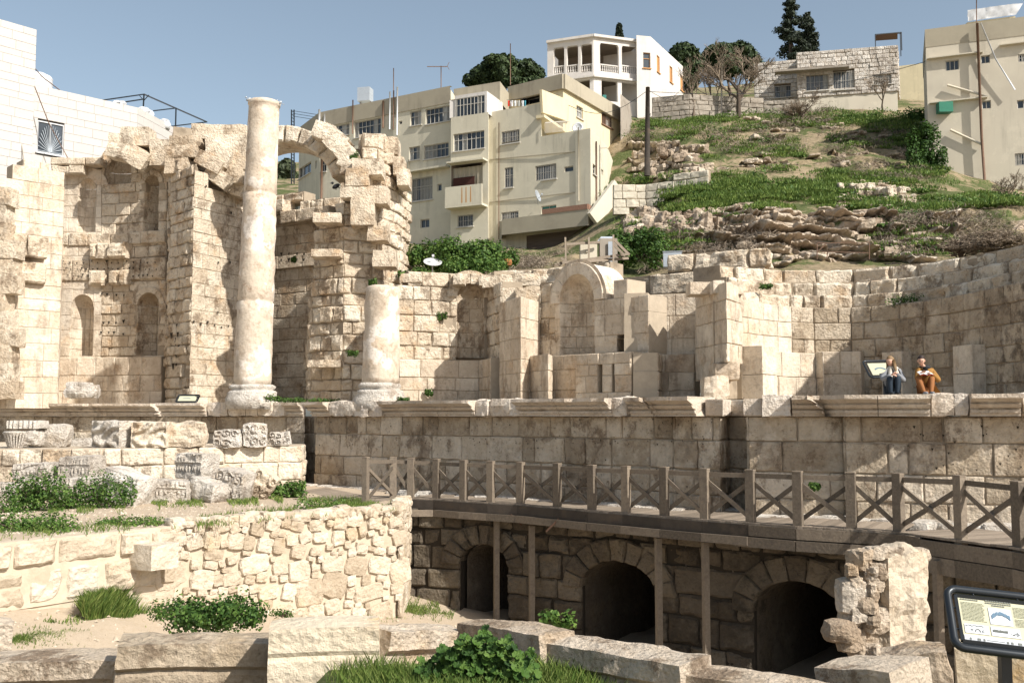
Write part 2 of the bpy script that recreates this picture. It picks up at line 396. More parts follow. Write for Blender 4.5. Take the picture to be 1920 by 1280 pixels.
def stone_mat(name, c0, c1, c2, stain=(.14, .10, .07), st=.5, warm=(.50, .33, .16), wm=.3, pit=.5, bump=.5, fine=9, rough=.9, pale=None, pl=0, streak=0, crust=0):
    m, nt, b = nmat(name); pos = geo(nt)
    at = nt.nodes.new('ShaderNodeAttribute'); at.attribute_name = 'tint'
    r = ramp(nt, [(0, c0), (.5, c1), (1, c2)])
    n1 = tex(nt, 'ShaderNodeTexNoise', 1.1, 5, .6, pos); n2 = tex(nt, 'ShaderNodeTexNoise', fine, 8, .7, pos)
    n3 = tex(nt, 'ShaderNodeTexNoise', .45, 4, .55, pos); n4 = tex(nt, 'ShaderNodeTexNoise', 3.3, 6, .65, pos)
    add = nt.nodes.new('ShaderNodeMath'); add.operation = 'ADD'
    sc = mul(nt, mul(nt, n4.outputs[0], .5, 'SUBTRACT'), .9)
    nt.links.new(at.outputs['Fac'], add.inputs[0]); nt.links.new(sc, add.inputs[1]); nt.links.new(add.outputs[0], r.inputs[0])
    col = r.outputs[0]
    col = mixc(nt, mul(nt, step(nt, n1.outputs[0], .52, .72), wm), col, warm)
    col = mixc(nt, mul(nt, mul(nt, step(nt, n3.outputs[0], .48, .68), step(nt, n4.outputs[0], .42, .62)), st), col, stain)
    if pale:
        np_ = tex(nt, 'ShaderNodeTexNoise', .75, 4, .55, pos); col = mixc(nt, mul(nt, step(nt, np_.outputs[0], .545, .565), pl), col, pale)
        ng = tex(nt, 'ShaderNodeTexNoise', 1.3, 6, .7, pos); col = mixc(nt, mul(nt, step(nt, ng.outputs[0], .56, .66), .6), col, stain)
    vo = tex(nt, 'ShaderNodeTexVoronoi', fine*1.3, vec=pos)
    col = mixc(nt, mul(nt, mul(nt, step(nt, n2.outputs[0], .44, .33), step(nt, n4.outputs[0], .40, .56)), pit), col, stain)
    if crust:
        mc = nt.nodes.new('ShaderNodeMapping'); mc.inputs['Scale'].default_value = (1.1, 1.1, .8); mc.inputs['Location'].default_value = (7, 3, 1); nt.links.new(pos, mc.inputs[0])
        nc = tex(nt, 'ShaderNodeTexNoise', 1.0, 9, .78, mc.outputs[0]); col = mixc(nt, mul(nt, step(nt, nc.outputs[0], .515, .60), crust), col, (.16, .11, .07))
        nd = tex(nt, 'ShaderNodeTexNoise', 2.1, 8, .75, mc.outputs[0]); col = mixc(nt, mul(nt, step(nt, nd.outputs[0], .53, .62), crust*.55), col, (.33, .26, .19))
    if streak:
        mp = nt.nodes.new('ShaderNodeMapping'); mp.inputs['Scale'].default_value = (2.5, 2.5, .35); nt.links.new(pos, mp.inputs[0])
        n5 = tex(nt, 'ShaderNodeTexNoise', 1.0, 5, .6, mp.outputs[0]); col = mixc(nt, mul(nt, step(nt, n5.outputs[0], .52, .7), streak), col, stain)
    gr = ramp(nt, [(.28, (.62, .60, .58)), (.5, (1, 1, 1)), (.72, (1.12, 1.12, 1.12))]); nt.links.new(n2.outputs[0], gr.inputs[0])
    col = mixc(nt, mul(nt, step(nt, n1.outputs[0], .40, .60), .9), col, gr.outputs[0], 'MULTIPLY')
    nb = tex(nt, 'ShaderNodeTexNoise', .8, 5, .7, pos); col = mixc(nt, mul(nt, step(nt, nb.outputs[0], .50, .66), .45), col, tuple(min(.78, x*1.18) for x in c2))
    nt.links.new(col, b.inputs['Base Color']); b.inputs['Roughness'].default_value = rough; b.inputs['Specular IOR Level'].default_value = .2
    h = mul(nt, mul(nt, n2.outputs[0], 1.0), mul(nt, vo.outputs[0], .35), 'ADD')
    h = mul(nt, h, n4.outputs[0], 'ADD')
    bp = nt.nodes.new('ShaderNodeBump'); bp.inputs['Strength'].default_value = bump; bp.inputs['Distance'].default_value = .11
    nt.links.new(h, bp.inputs['Height']); nt.links.new(bp.outputs[0], b.inputs['Normal'])
    return m
def plain(name, c, rough=.7, metal=0, var=.15, scale=6, bump=0.0, dirt=None, dm=.4, spec=.3, aniso=None, streak=0):
    m, nt, b = nmat(name); pos = geo(nt)
    if aniso:
        mp = nt.nodes.new('ShaderNodeMapping'); mp.inputs['Scale'].default_value = aniso; nt.links.new(pos, mp.inputs[0]); pos = mp.outputs[0]
    n = tex(nt, 'ShaderNodeTexNoise', scale, 6, .65, pos); at = nt.nodes.new('ShaderNodeAttribute'); at.attribute_name = 'tint'
    lo = tuple(max(0, x*(1-var)) for x in c); hi = tuple(min(1, x*(1+var)) for x in c)
    a2 = mul(nt, mul(nt, at.outputs['Fac'], n.outputs[0], 'ADD'), .5)
    r = ramp(nt, [(.25, lo), (.75, hi)]); nt.links.new(a2, r.inputs[0]); col = r.outputs[0]
    if dirt:
        n2 = tex(nt, 'ShaderNodeTexNoise', scale*.3, 6, .6, pos)
        col = mixc(nt, mul(nt, step(nt, n2.outputs[0], .5, .68), dm), col, dirt)
    if streak:
        mp = nt.nodes.new('ShaderNodeMapping'); mp.inputs['Scale'].default_value = (2.2, 2.2, .16); nt.links.new(geo(nt), mp.inputs[0])
        n5 = tex(nt, 'ShaderNodeTexNoise', 1, 6, .7, mp.outputs[0]); n6 = tex(nt, 'ShaderNodeTexNoise', .25, 3, .6, geo(nt))
        col = mixc(nt, mul(nt, mul(nt, step(nt, n5.outputs[0], .48, .68), step(nt, n6.outputs[0], .40, .60)), streak), col, tuple(x*.55 for x in c))
        n7 = tex(nt, 'ShaderNodeTexNoise', .9, 5, .7, geo(nt)); col = mixc(nt, mul(nt, step(nt, n7.outputs[0], .58, .60), .25), col, tuple(min(1, x*1.22) for x in c))
    nt.links.new(col, b.inputs['Base Color']); b.inputs['Roughness'].default_value = rough; b.inputs['Metallic'].default_value = metal
    b.inputs['Specular IOR Level'].default_value = spec
    if bump:
        bp = nt.nodes.new('ShaderNodeBump'); bp.inputs['Strength'].default_value = bump; bp.inputs['Distance'].default_value = .03
        nt.links.new(n.outputs[0], bp.inputs['Height']); nt.links.new(bp.outputs[0], b.inputs['Normal'])
    return m
def leaf_mat(name, dark, mid, light, trans=.25):
    m, nt, b = nmat(name); at = nt.nodes.new('ShaderNodeAttribute'); at.attribute_name = 'tint'
    r = ramp(nt, [(0, dark), (.5, mid), (1, light)]); nt.links.new(at.outputs['Fac'], r.inputs[0])
    nt.links.new(r.outputs[0], b.inputs['Base Color']); b.inputs['Roughness'].default_value = .6; b.inputs['Specular IOR Level'].default_value = .25
    if trans:
        tr = nt.nodes.new('ShaderNodeBsdfTranslucent'); nt.links.new(r.outputs[0], tr.inputs[0])
        mx = nt.nodes.new('ShaderNodeMixShader'); mx.inputs[0].default_value = trans
        nt.links.new(b.outputs[0], mx.inputs[1]); nt.links.new(tr.outputs[0], mx.inputs[2]); nt.links.new(mx.outputs[0], nt.nodes['Material Output'].inputs[0])
    return m
M = {}
M['lime'] = stone_mat('warm_limestone', (.40, .31, .215), (.56, .468, .355), (.67, .60, .49), crust=.7, stain=(.20, .135, .08), st=.8, warm=(.50, .33, .185), wm=.65, bump=.7)
M['new'] = stone_mat('restored_limestone', (.40, .315, .23), (.57, .485, .38), (.67, .60, .50), crust=.4, stain=(.22, .165, .12), st=.25, warm=(.55, .38, .23), wm=.5, pit=.35, bump=.4, streak=.5)
M['old'] = stone_mat('weathered_limestone', (.29, .228, .16), (.48, .40, .30), (.62, .54, .435), crust=.7, stain=(.085, .06, .04), st=.8, warm=(.36, .26, .15), wm=.4, pit=.6, bump=.7, streak=.25)
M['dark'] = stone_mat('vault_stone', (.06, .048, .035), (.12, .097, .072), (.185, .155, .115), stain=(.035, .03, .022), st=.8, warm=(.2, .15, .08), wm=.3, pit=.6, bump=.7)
M['frag'] = stone_mat('carved_pale_stone', crust=.5, c0=(.38, .335, .28), c1=(.52, .475, .415), c2=(.64, .60, .54), stain=(.17, .13, .10), st=.75, warm=(.55, .4, .24), wm=.3, pit=.55, bump=.8, fine=12)
M['cornice'] = stone_mat('cornice_stone', (.42, .34, .26), (.55, .47, .38), (.68, .61, .53), stain=(.16, .12, .085), st=.8, warm=(.5, .37, .24), wm=.3, pit=.5, bump=.6, fine=11)
M['rubble'] = stone_mat('rubble_stone', (.34, .27, .19), (.49, .41, .31), (.60, .53, .43), stain=(.30, .21, .13), st=.35, warm=(.56, .42, .25), wm=.45, pit=.35, bump=.6)
M['block'] = stone_mat('foreground_stone', (.34, .26, .185), (.50, .41, .31), (.64, .56, .46), crust=.8, stain=(.13, .085, .05), st=.9, warm=(.55, .36, .17), wm=.4, pit=.7, bump=.8, fine=14)
M['yellow'] = stone_mat('yellow_veined_stone', (.48, .39, .27), (.58, .495, .365), (.64, .56, .44), stain=(.36, .26, .15), st=.6, warm=(.58, .33, .09), wm=.9, pit=.4, bump=.6, fine=8)
M['mortar'] = plain('lime_mortar', (.33, .27, .20), .95, var=.3, scale=4, bump=.5, dirt=(.10, .075, .05), dm=.5)
M['mortarR'] = plain('rubble_mortar', (.50, .42, .32), .95, var=.25, scale=5, bump=.8, dirt=(.36, .28, .20), dm=.5)
M['mortarL'] = plain('pale_mortar', (.40, .335, .255), .95, var=.25, scale=4, bump=.5)
M['mortarD_holeShade'] = plain('dark_mortar_and_hole_shade', (.035, .028, .02), .95, var=.3, scale=4, bump=.5)  # arcade mortar; also colours the flat marks painted as shade in wall holes
M['plaster'] = stone_mat('column_plaster', (.46, .38, .29), (.55, .47, .375), (.64, .575, .49), crust=.35, stain=(.30, .19, .13), st=.35, warm=(.56, .42, .29), wm=.55, pit=.25, bump=.25, fine=7, pale=(.72, .66, .59), pl=.8)
# ---------------------------------------------------------------- the ruin
TOPZ = 3.0
def rpx(mb, u0, v0, u1, v1, Y, dep=.7, rot=0, roll=0, seed=None, **kw):     # boulder filling a photo rectangle at depth Y
    c = P((u0+u1)/2, (v0+v1)/2, Y); k = Y/F
    seed = R.random()*99 if seed is None else seed
    kw.setdefault('rough', .13); kw.setdefault('box', .8); kw.setdefault('tint', R.uniform(.3, .8)); kw.setdefault('n', 5)
    rock(mb, (c.x, c.y+dep*.3, c.z), ((u1-u0)*k*1.03, dep, (v1-v0)*k*1.05), seed, rot=rot, roll=roll, **kw)
def dots(mb, path, uv, r=.035, d=.03, mat=0):  # flat dark triangles on the face: shade of small holes painted, nothing recessed
    for u, v in uv:
        s, z = path.hit(u, v); a = R.uniform(.7, 1.3)*r
        mb.add([path.at(s-a, z+a, d), path.at(s+a, z+a, d), path.at(s, z-a*1.1, d)], [(0, 2, 1)], .5, mat)
def hole(mb, path, u0, v0, u1, v1, dep=.5, mat=0):
    h = rect_px(path, u0, v0, u1, v1); a, b, c, e = h.a
    for d0, d1, q in ((0, -dep, [(a, c), (b, c)]), (0, -dep, [(b, c), (b, e)]), (0, -dep, [(b, e), (a, e)]), (0, -dep, [(a, e), (a, c)])):
        mb.quad(path.at(*q[0], d0), path.at(*q[1], d0), path.at(*q[1], d1), path.at(*q[0], d1), .3, mat)
    mb.quad(path.at(a, c, -dep), path.at(b, c, -dep), path.at(b, e, -dep), path.at(a, e, -dep), .1, mat)
    return h
LM = [M['lime'], M['mortar']]; NM = [M['new'], M['mortarL']]; OM = [M['old'], M['mortar']]; DM = [M['dark'], M['mortarD_holeShade']]
def at_px(u, Y, z=TOPZ): x, y = px(u, Y); return (x, y, z)
# ---- podium
podp = Path([px(-70, 42.5), px(308, 40.9), px(310, 40.3), px(518, 38.6), px(572, 38.0), px(573, 39.2), px(590, 38.8), px(592, 37.2), px(680, 35.8),
             px(772, 34.4), px(1000, 31), px(1262, 27.9), px(1263, 27.6), px(1350, 26.6), px(1366, 27.7), px(1400, 27.3), px(1401, 26.0),
             px(1580, 25.3), px(1581, 25.0), px(1740, 24.3), px(1920, 23.6), px(2120, 23.0)])
pod = thing('podium_wall', (podp.at(podp.L/2, 0)), 'long weathered ashlar podium wall behind the boardwalk, carrying the broken moulded cornice', 'wall')
mb = MB(); masonry(mb, podp, z=(-.25, 2.5), ch=.64, bw=(.4, 1.55), rough=.024, dj=.022, bev=.03, tint=(.1, .95), seed=11, thick=.6, dep=.3)
mb.build('masonry', OM, pod)
mb = MB()
dots(mb, podp, [(R.uniform(600, 1340), R.choice((R.uniform(785, 800), R.uniform(822, 835), R.uniform(800, 920)))) for _ in range(110)], r=.022, d=.035)
dots(mb, podp, [(R.uniform(1700, 1920), R.uniform(785, 940)) for _ in range(24)], r=.028, d=.035)
mb.build('painted_hole_shade', [M['mortarD_holeShade']], pod, kind='stuff')
PROF = [(-.02, 2.5), (.06, 2.5), (.06, 2.57), (.12, 2.575), (.12, 2.645), (.07, 2.655), (.07, 2.675), (.20, 2.71), (.27, 2.78), (.22, 2.79), (.22, 2.81), (.40, 2.90), (.47, 2.92), (.47, 3.02), (-.9, 3.02), (-.9, 2.5)]
def cornice(u0, u1, ext=0, kind='full', k=1.0):
    mb = MB(); s0, s1 = podp.s_of(u0), podp.s_of(u1)
    if kind == 'full':
        n = max(1, int((s1-s0)/1.3)); cuts = [s0+(s1-s0)*i/n+(R.uniform(-.2, .2) if 0 < i < n else 0) for i in range(n+1)]
        for a, b in zip(cuts, cuts[1:]):
            m = max(2, int((b-a)/.22)); vs = []; fs = []; g = .008; K = len(PROF); t = R.uniform(.3, .75); dz = R.uniform(-.006, .006)
            for i in range(m+1):
                s = a+g+(b-a-2*g)*i/m
                for j, (d, z) in enumerate(PROF):
                    q = podp.at(s, z+dz, d*k+(ext if d > 0 else 0))
                    if 0 < j < 14: w = nz(q, 3.5, 5); q = podp.at(s, z+dz-(.02*abs(w) if j > 8 else 0), (d*k+ext)-.03*abs(nz(q, 9, 2))-.05*max(0, w-.25)*4*(j > 5))
                    vs.append(q)
            for i in range(m):
                for j in range(K): fs.append((i*K+j, (i+1)*K+j, (i+1)*K+(j+1) % K, i*K+(j+1) % K))
            fs.append(tuple(range(K))); fs.append(tuple(m*K+j for j in reversed(range(K)))); mb.add(vs, fs, t)
    elif kind == 'flat':
        masonry(mb, podp, z=(2.5, 2.95), s=(s0, s1), ch=.45, bw=(1.2, 1.6), d=ext, rough=.012, thick=.9, bev=.015, seed=3)
    else:
        x = s0
        while x < s1-.05:
            e = min(s1, x+R.uniform(.5, .9)); e = s1 if s1-e < .3 else e
            c = podp.at((x+e)/2, 2.77, ext+.0); i = podp.seg((x+e)/2); n = podp.n[i]
            rock(mb, c-Vector((n.x, n.y, 0))*.25, (e-x, 1.05, .53), R.random()*99, .16, rot=math.atan2(n.x, -n.y), tint=R.uniform(.5, .95), n=(7, 6, 5), box=.88)
            x = e
    mb.build('cornice', [M['cornice'], M['mortarL']], pod, label={'broken': 'broken cornice stone'}.get(kind))
for a in [(-70, 37), (38, 308, .12), (311, 395, .22), (397, 434, .0, 'broken'), (435, 468, .02, 'broken'), (469, 517, .05, 'broken'), (518, 540, -.05, 'broken'), (541, 571, 0),
          (592, 626, .1), (627, 700, .02, 'broken'), (701, 724, -.05, 'broken'), (725, 772, .05), (774, 905, .3), (905, 928, .1, 'broken'), (929, 986, 0, 'broken'), (986, 1160, .3),
          (1160, 1188, .1, 'broken'), (1188, 1236, .12), (1238, 1326, .5), (1326, 1430, .12, 'flat'), (1431, 1484, .05, 'broken'), (1485, 1550, .12),
          (1551, 1743, .4), (1745, 1814, .05, 'broken'), (1815, 1909, .38), (1912, 2000, .1, 'broken')]: cornice(*a)
fl = MB(); fp = [podp.at(c+1e-4, 2.985, -.5) for c in podp.c[:-1]]+[podp.at(podp.L-.01, 2.985, -.5)]
fl.add(fp+[Vector((30, 60, 2.985)), Vector((-34, 60, 2.985))], [tuple(range(len(fp)+2))], .5)
fl.build('ruin_floor', [M['mortarL']], kind='structure')
# ---- left wing
def wall(name, label, Y, u, cat='wall', group=None): return thing(name, at_px(u, Y), label, cat, group)
t = wall('side_pier', 'smooth pale restored ashlar pier at the far left edge of the ruin and projecting blocks', 40, 30, 'pier')
lp = Path([px(-80, 38.8), px(107, 41.4), px(110, 48)])
mb = MB(); masonry(mb, lp, [(-80, 345), (22, 345), (24, 316), (70, 318), (70, 320), (111, 322), (111, 765), (-80, 765)], ch=.62, bw=(.7, 1.5), rough=.006, dj=.006, tint=(.35, .85), seed=5, thick=.7, bev=.012)
masonry(mb, lp, [(48, 296), (97, 318), (97, 332), (48, 332)], ch=.55, bw=(.8, 1.2), d=-.3, rough=.006, seed=8)
mb.build('masonry', NM, t)
mb = MB(); masonry(mb, lp, [(10, 438), (84, 455), (84, 488), (10, 475)], ch=.8, bw=(.8, 1.4), d=.45, dep=.9, core=False, rough=.03, bev=.05, seed=2)
masonry(mb, lp, [(-80, 478), (84, 500), (84, 534), (-80, 515)], ch=.8, bw=(1.5, 3), d=.3, dep=.9, core=False, rough=.04, bev=.07, seed=2)
mb.build('cornice', LM, t)
mb = MB()
for i in range(12): rpx(mb, -12+R.uniform(-9, 6), 352+i*33, 24+R.uniform(-12, 12), 385+i*33, 39.2, .8, box=.92, rough=.10)
mb.build('rough_edge_stone', LM, t)
t = wall('ruin_left_wall', 'tall recessed ruin wall with four round-headed niches left of the tallest column', 43.6, 200)
lw = Path([px(106, 47.8), px(200, 47.8), px(312, 46.8)])
n1 = arch_px(lw, 134, 176, 552, 575, 671); n2 = arch_px(lw, 258, 298, 549, 570, 671)
n3 = arch_px(lw, 147, 181, 335, 352, 440); n4 = arch_px(lw, 272, 298, 328, 342, 437); n5 = arch_px(lw, 196, 246, 286, 318, 345)
mb = MB()
masonry(mb, lw, [(106, 318), (190, 322), (190, 765), (106, 765)], ch=.62, bw=(.7, 1.2), rough=.006, dj=.005, holes=[n1, n3], seed=21, bev=.012, tint=(.4, .8))
niche(mb, lw, n1, seed=3, rough=.005, dome_t=.6, depth=.9); niche(mb, lw, n3, seed=4, rough=.005, dome_t=.6)
mb.build('smooth_masonry', NM, t)
mb = MB()
masonry(mb, lw, [(190, 300), (196, 282), (225, 262), (255, 262), (290, 268), (312, 268), (312, 765), (190, 765)], ch=.52, bw=(.5, 1.1), rough=.025, dj=.03, holes=[n2, n4, n5], seed=22, tint=(.2, .8), rag=.02)
niche(mb, lw, n2, seed=5, dome_t=.1, depth=1.1); niche(mb, lw, n4, seed=6, dome_t=.2, depth=1.0); niche(mb, lw, n5, seed=7, dome_t=.15, depth=.7)
voussoirs(mb, lw, n2, .3, 7, d=.04); voussoirs(mb, lw, n4, .25, 5, d=.04)
mb.build('old_masonry', LM, t)
mb = MB()
masonry(mb, lw, [(104, 302), (197, 300), (197, 318), (104, 330)], ch=.5, bw=(1.2, 2), d=.55, dep=1.0, core=False, rough=.02, bev=.05, seed=4)
masonry(mb, lw, [(112, 438), (312, 436), (312, 455), (112, 458)], ch=.45, bw=(.6, 1.2), d=.12, dep=.4, core=False, rough=.03, bev=.04, seed=4)
masonry(mb, lw, [(95, 452), (122, 452), (118, 485), (98, 480)], ch=.8, bw=(.7, 1), d=.5, dep=.6, core=False, rough=.03, bev=.08, seed=4)
masonry(mb, lw, [(172, 458), (248, 456), (246, 486), (175, 486)], ch=.8, bw=(.5, .9), d=.6, dep=.7, core=False, rough=.08, bev=.12, seed=4)
masonry(mb, lw, [(90, 515), (118, 515), (114, 538), (96, 530)], ch=.8, bw=(.7, 1), d=.4, dep=.6, core=False, rough=.03, bev=.08, seed=4)
masonry(mb, lw, [(112, 487), (312, 487), (312, 522), (112, 524)], ch=.8, bw=(.8, 1.6), d=.1, dep=.4, core=False, rough=.03, bev=.03, seed=9)
masonry(mb, lw, [(170, 508), (240, 508), (252, 530), (240, 535), (205, 520), (172, 535)], ch=.5, bw=(.8, 1.6), d=.35, dep=.5, core=False, rough=.05, bev=.09, seed=9)
mb.build('projecting_band', LM, t)
mb = MB(); masonry(mb, lw, [(106, 671), (312, 671), (312, 765), (106, 765)], ch=.75, bw=(.7, 1.4), d=.38, dep=.5, rough=.014, seed=4, bev=.02)
mb.build('plinth', [M['new'], M['mortarL']], t)
mb = MB()
dots(mb, lw, [(120+i*13.5+R.uniform(-2, 2), 493+R.uniform(-2, 2)) for i in range(14)]+[(126+i*10+R.uniform(-2, 2), 505+R.uniform(-2, 2)) for i in range(18)]+[(130+i*9.5+R.uniform(-2, 2), 518+R.uniform(-2, 2)) for i in range(18)], r=.05, d=.17)
dots(mb, lw, [(x+R.uniform(-3, 3), y+R.uniform(-2, 2)) for x in (192, 203, 218, 232) for y in (553, 604, 626)], r=.08, d=.06)
mb.build('painted_hole_shade', [M['mortarD_holeShade']], t, kind='stuff')
mb = MB()
for a in [(206, 252, 231, 272), (228, 240, 281, 274), (282, 263, 323, 281), (283, 278, 313, 312)]: rpx(mb, *a, 46.4, 1.0, rough=.08, box=.9)
rpx(mb, 199, 270, 246, 298, 46.0, 1.1, roll=.2, rough=.12, box=.7); rpx(mb, 232, 276, 280, 312, 46.1, 1.0, roll=.55, rough=.12, box=.75)
mb.build('coping_stone', LM, t)
# ---- big pier
t = wall('ruin_pier', 'massive leaning-topped ashlar pier just left of the tallest column', 40.6, 380, 'pier')
p1 = Path([px(307, 46.6), px(310, 45.2), px(354, 43.6), px(456, 46.6)])
sc = p1.c[2]
mb = MB()
def zs(v, u): return p1.hit(u, v)[1]
pl = [(0, 2.9), (sc, 2.9), (sc, zs(322, 354)), (p1.c[1]+.1, zs(312, 320)), (0, zs(300, 308))]
masonry(mb, p1, pl, px_poly=False, ch=.5, bw=(.5, 1.0), rough=.045, dj=.07, bev=.05, seed=31, rag=.02, tint=(.35, .9))
mb.build('rough_masonry', LM, t)
mb = MB(); pl = [(sc, 2.9), (p1.L, 2.9), (p1.L, zs(362, 452)), (sc+1.1, zs(345, 400)), (sc, zs(322, 354))]
masonry(mb, p1, pl, px_poly=False, ch=.56, bw=(.6, 1.3), rough=.012, dj=.01, bev=.02, seed=32, tint=(.5, .95))
mb.build('ashlar_face', LM, t)
mb = MB(); dots(mb, p1, [(x, 605+(x-360)*.1+R.uniform(-4, 4)) for x in range(362, 440, 13)]+[(385, 350), (432, 400), (430, 493), (408, 493), (407, 586)], r=.075, d=.05)
dots(mb, p1, [(R.uniform(315, 345), R.uniform(610, 700)) for _ in range(10)], r=.13, d=.03); mb.build('painted_hole_shade', [M['mortarD_holeShade']], t, kind='stuff')
mb = MB()
for a in [(320, 257, 376, 276), (310, 274, 374, 297), (312, 292, 356, 327), (388, 254, 464, 288), (418, 308, 458, 346), (434, 284, 462, 320)]: rpx(mb, *a, 45.0, 1.3, rough=.1, box=.88)
rpx(mb, 360, 236, 466, 264, 45.6, 1.6, rough=.1, box=.85, n=8, roll=.03); rpx(mb, 385, 277, 434, 308, 44.6, 1.1, roll=.42, box=.9, rough=.06, tint=.8)
rpx(mb, 368, 292, 420, 318, 44.4, 1.1, roll=.5, box=.85, rough=.08); rpx(mb, 384, 318, 436, 346, 44.6, 1.2, roll=.6, box=.8, rough=.14); rpx(mb, 422, 342, 458, 366, 45.4, 1.2, roll=.3, box=.8, rough=.15)
rpx(mb, 330, 290, 440, 350, 46, 1.6, rough=.1, box=.8, tint=.3)
mb.build('fallen_coping_stone', LM, t)
# ---- columns
def column(u0t, u1t, vt, u0b, u1b, vb, bu0, bu1, bv, Y, label, seed, broken):
    t = thing('ruin_column', P((bu0+bu1)/2, bv, Y), label, 'column', 'standing columns of the ruin'); mb = MB()
    a = P((u0b+u1b)/2, vb, Y); b = P((u0t+u1t)/2, vt, Y); r0 = (u1b-u0b)/2*Y/F*.96; r1 = (u1t-u0t)/2*Y/F*.95; ax = b-a; L = ax.length
    ks = 44 if L > 8 else 16; prof = [(r0+(r1-r0)*i/ks, L*i/ks) for i in range(ks+1)]
    if L > 8:
        for cut in (.30, .685): i = int(cut*ks); prof[i] = (prof[i][0]-.05, prof[i][1]); prof[i-1] = (prof[i-1][0]+.01, prof[i][1]-.06); prof[i+1] = (prof[i+1][0], prof[i][1]+.05)
        prof += [(r1*1.05, L+.02), (r1*1.07, L+.16), (r1*.96, L+.2)]
    else: prof += [(r1*.93, L+.04), (r1*.6, L+.08)]
    mb.lathe(a, prof, 40, .5, axis=ax.normalized(), rough=.05, seed=seed); mb.build('shaft', [M['plaster']], t)
    mb = MB(); rb = (bu1-bu0)/2*Y/F; c = P((bu0+bu1)/2, bv, Y); h = a.z-c.z
    mb.lathe((a.x, a.y, c.z-.35), [(rb, 0), (rb, .3), (rb*.98, .36+h*.1), (rb*.85, .35+h*.42), (rb*.86, .35+h*.5), (rb*.80, .35+h*.62), (r0*1.02, .35+h*.66), (r0*1.15, .35+h*.8), (r0*1.16, .35+h*.92), (r0*1.02, .35+h+.03)], 36, .7, rough=.10, seed=seed+4)
    mb.build('base', [M['frag']], t)
column(465, 525, 200, 437, 509, 722, 421, 520, 750, 38.9, 'tallest intact column, patched with pale plaster, left of the arch', 3, 0)
column(684, 751, 540, 677, 750, 719, 660, 763, 752, 36.2, 'short broken column stump standing before the ruined arch pier', 9, 1)
# ---- recess behind the columns
t = wall('ruin_recess_wall', 'shaded back wall of the central apse seen between the tall column and the arch pier', 47, 550)
bw_ = Path([px(430, 51), px(515, 49.5), px(602, 48.0), px(660, 47.5)])
mb = MB(); masonry(mb, bw_, [(430, 398), (660, 412), (660, 765), (430, 765)], ch=.55, bw=(.7, 1.3), rough=.012, dj=.012, seed=41, tint=(.1, .6)); mb.build('masonry', LM, t)
mb = MB(); masonry(mb, bw_, [(430, 378), (545, 388), (640, 388), (640, 412), (545, 412), (430, 402)], ch=.6, bw=(1.1, 1.6), d=.55, dep=.9, core=False, rough=.02, bev=.03, seed=2)
masonry(mb, bw_, [(430, 366), (540, 366), (640, 372), (640, 388), (430, 388)], ch=.5, bw=(.7, 1.4), d=.0, dep=.9, rough=.05, bev=.06, seed=2)
masonry(mb, bw_, [(430, 468), (620, 473), (620, 497), (430, 494)], ch=.6, bw=(1.1, 1.9), d=.2, dep=.3, core=False, rough=.01, bev=.02, seed=2)
mb.build('projecting_band', LM, t)
mb = MB(); dots(mb, bw_, [(520+i*14+R.uniform(-1, 1), y) for i in range(5) for y in (478, 489)], r=.09, d=.23); mb.build('painted_hole_shade', [M['mortarD_holeShade']], t, kind='stuff')
# ---- right pier of the arch
t = wall('ruin_arch_pier', 'ragged round-backed stone pier that carries the broken arch', 42, 670, 'pier')
p2 = Path([px(576, 44.5), px(579, 42.3), px(640, 41.2), px(705, 41.6), px(745, 43.3), px(776, 46.8)])
mb = MB()
q2 = [(574, 765), (574, 660), (582, 560), (588, 428), (600, 415), (603, 396), (628, 396), (630, 374), (660, 372), (642, 345), (652, 330), (650, 306), (678, 300), (682, 262), (744, 268), (748, 300), (754, 310), (764, 335), (772, 365), (771, 480), (779, 515), (779, 765)]
masonry(mb, p2, q2, ch=.56, bw=(.55, 1.25), rough=.05, dj=.06, bev=.05, seed=52, rag=.05, tint=(.35, .95))
mb.build('masonry', LM, t)
mb = MB()
for u0, v0, u1, v1, dp in [(659, 371, 703, 424, 1.5), (650, 318, 694, 351, 1.5), (690, 351, 728, 383, 1.2), (640, 345, 690, 372, 1.2), (662, 300, 718, 330, 1.3), (588, 400, 640, 418, 1.0), (584, 468, 640, 482, 1.0), (578, 675, 640, 688, 1.0), (690, 425, 728, 452, 1.1), (700, 470, 742, 500, 1.1)]:
    mb = MB(); rpx(mb, u0, v0, u1, v1, 40.8, dp, rough=.1, box=.88); mb.build('jutting_stone', LM, t)
mb = MB()
for a in [(674, 254, 725, 287), (716, 260, 747, 292), (687, 277, 740, 309), (662, 282, 692, 304), (738, 296, 758, 330), (745, 318, 768, 350)]: rpx(mb, *a, 42.6, 1.3, rough=.1, box=.85)
mb.build('coping_stone', LM, t)
# ---- broken arch
ap = Path([px(400, 42.9), px(700, 41.9)]); s_, z_ = ap.hit(527, 378); ar = Arch(s_, 112*42.2/F, 0, z_, 113*42.2/F)
t = thing('broken_arch', ap.at(s_, z_), 'surviving curved stretch of coffered stone arch springing from the round-backed pier behind the tallest column', 'arch')
mb = MB(); voussoirs(mb, ap, ar, .74, 7, math.radians(20), math.radians(112), d=.35, dep=1.9, rough=.10, bev=.09, tint=(.6, 1)); mb.build('arch_stone', [M['lime']], t)
mb = MB()
for a in [(588, 231, 626, 262, .3), (612, 246, 650, 284, .7), (628, 270, 668, 305, .9), (634, 296, 665, 316, .4), (640, 312, 662, 330, .2)]: rpx(mb, *a[:4], 41.2, 1.2, roll=a[4], rough=.11, box=.85, tint=.9)
mb.build('coping_stone', LM, t)
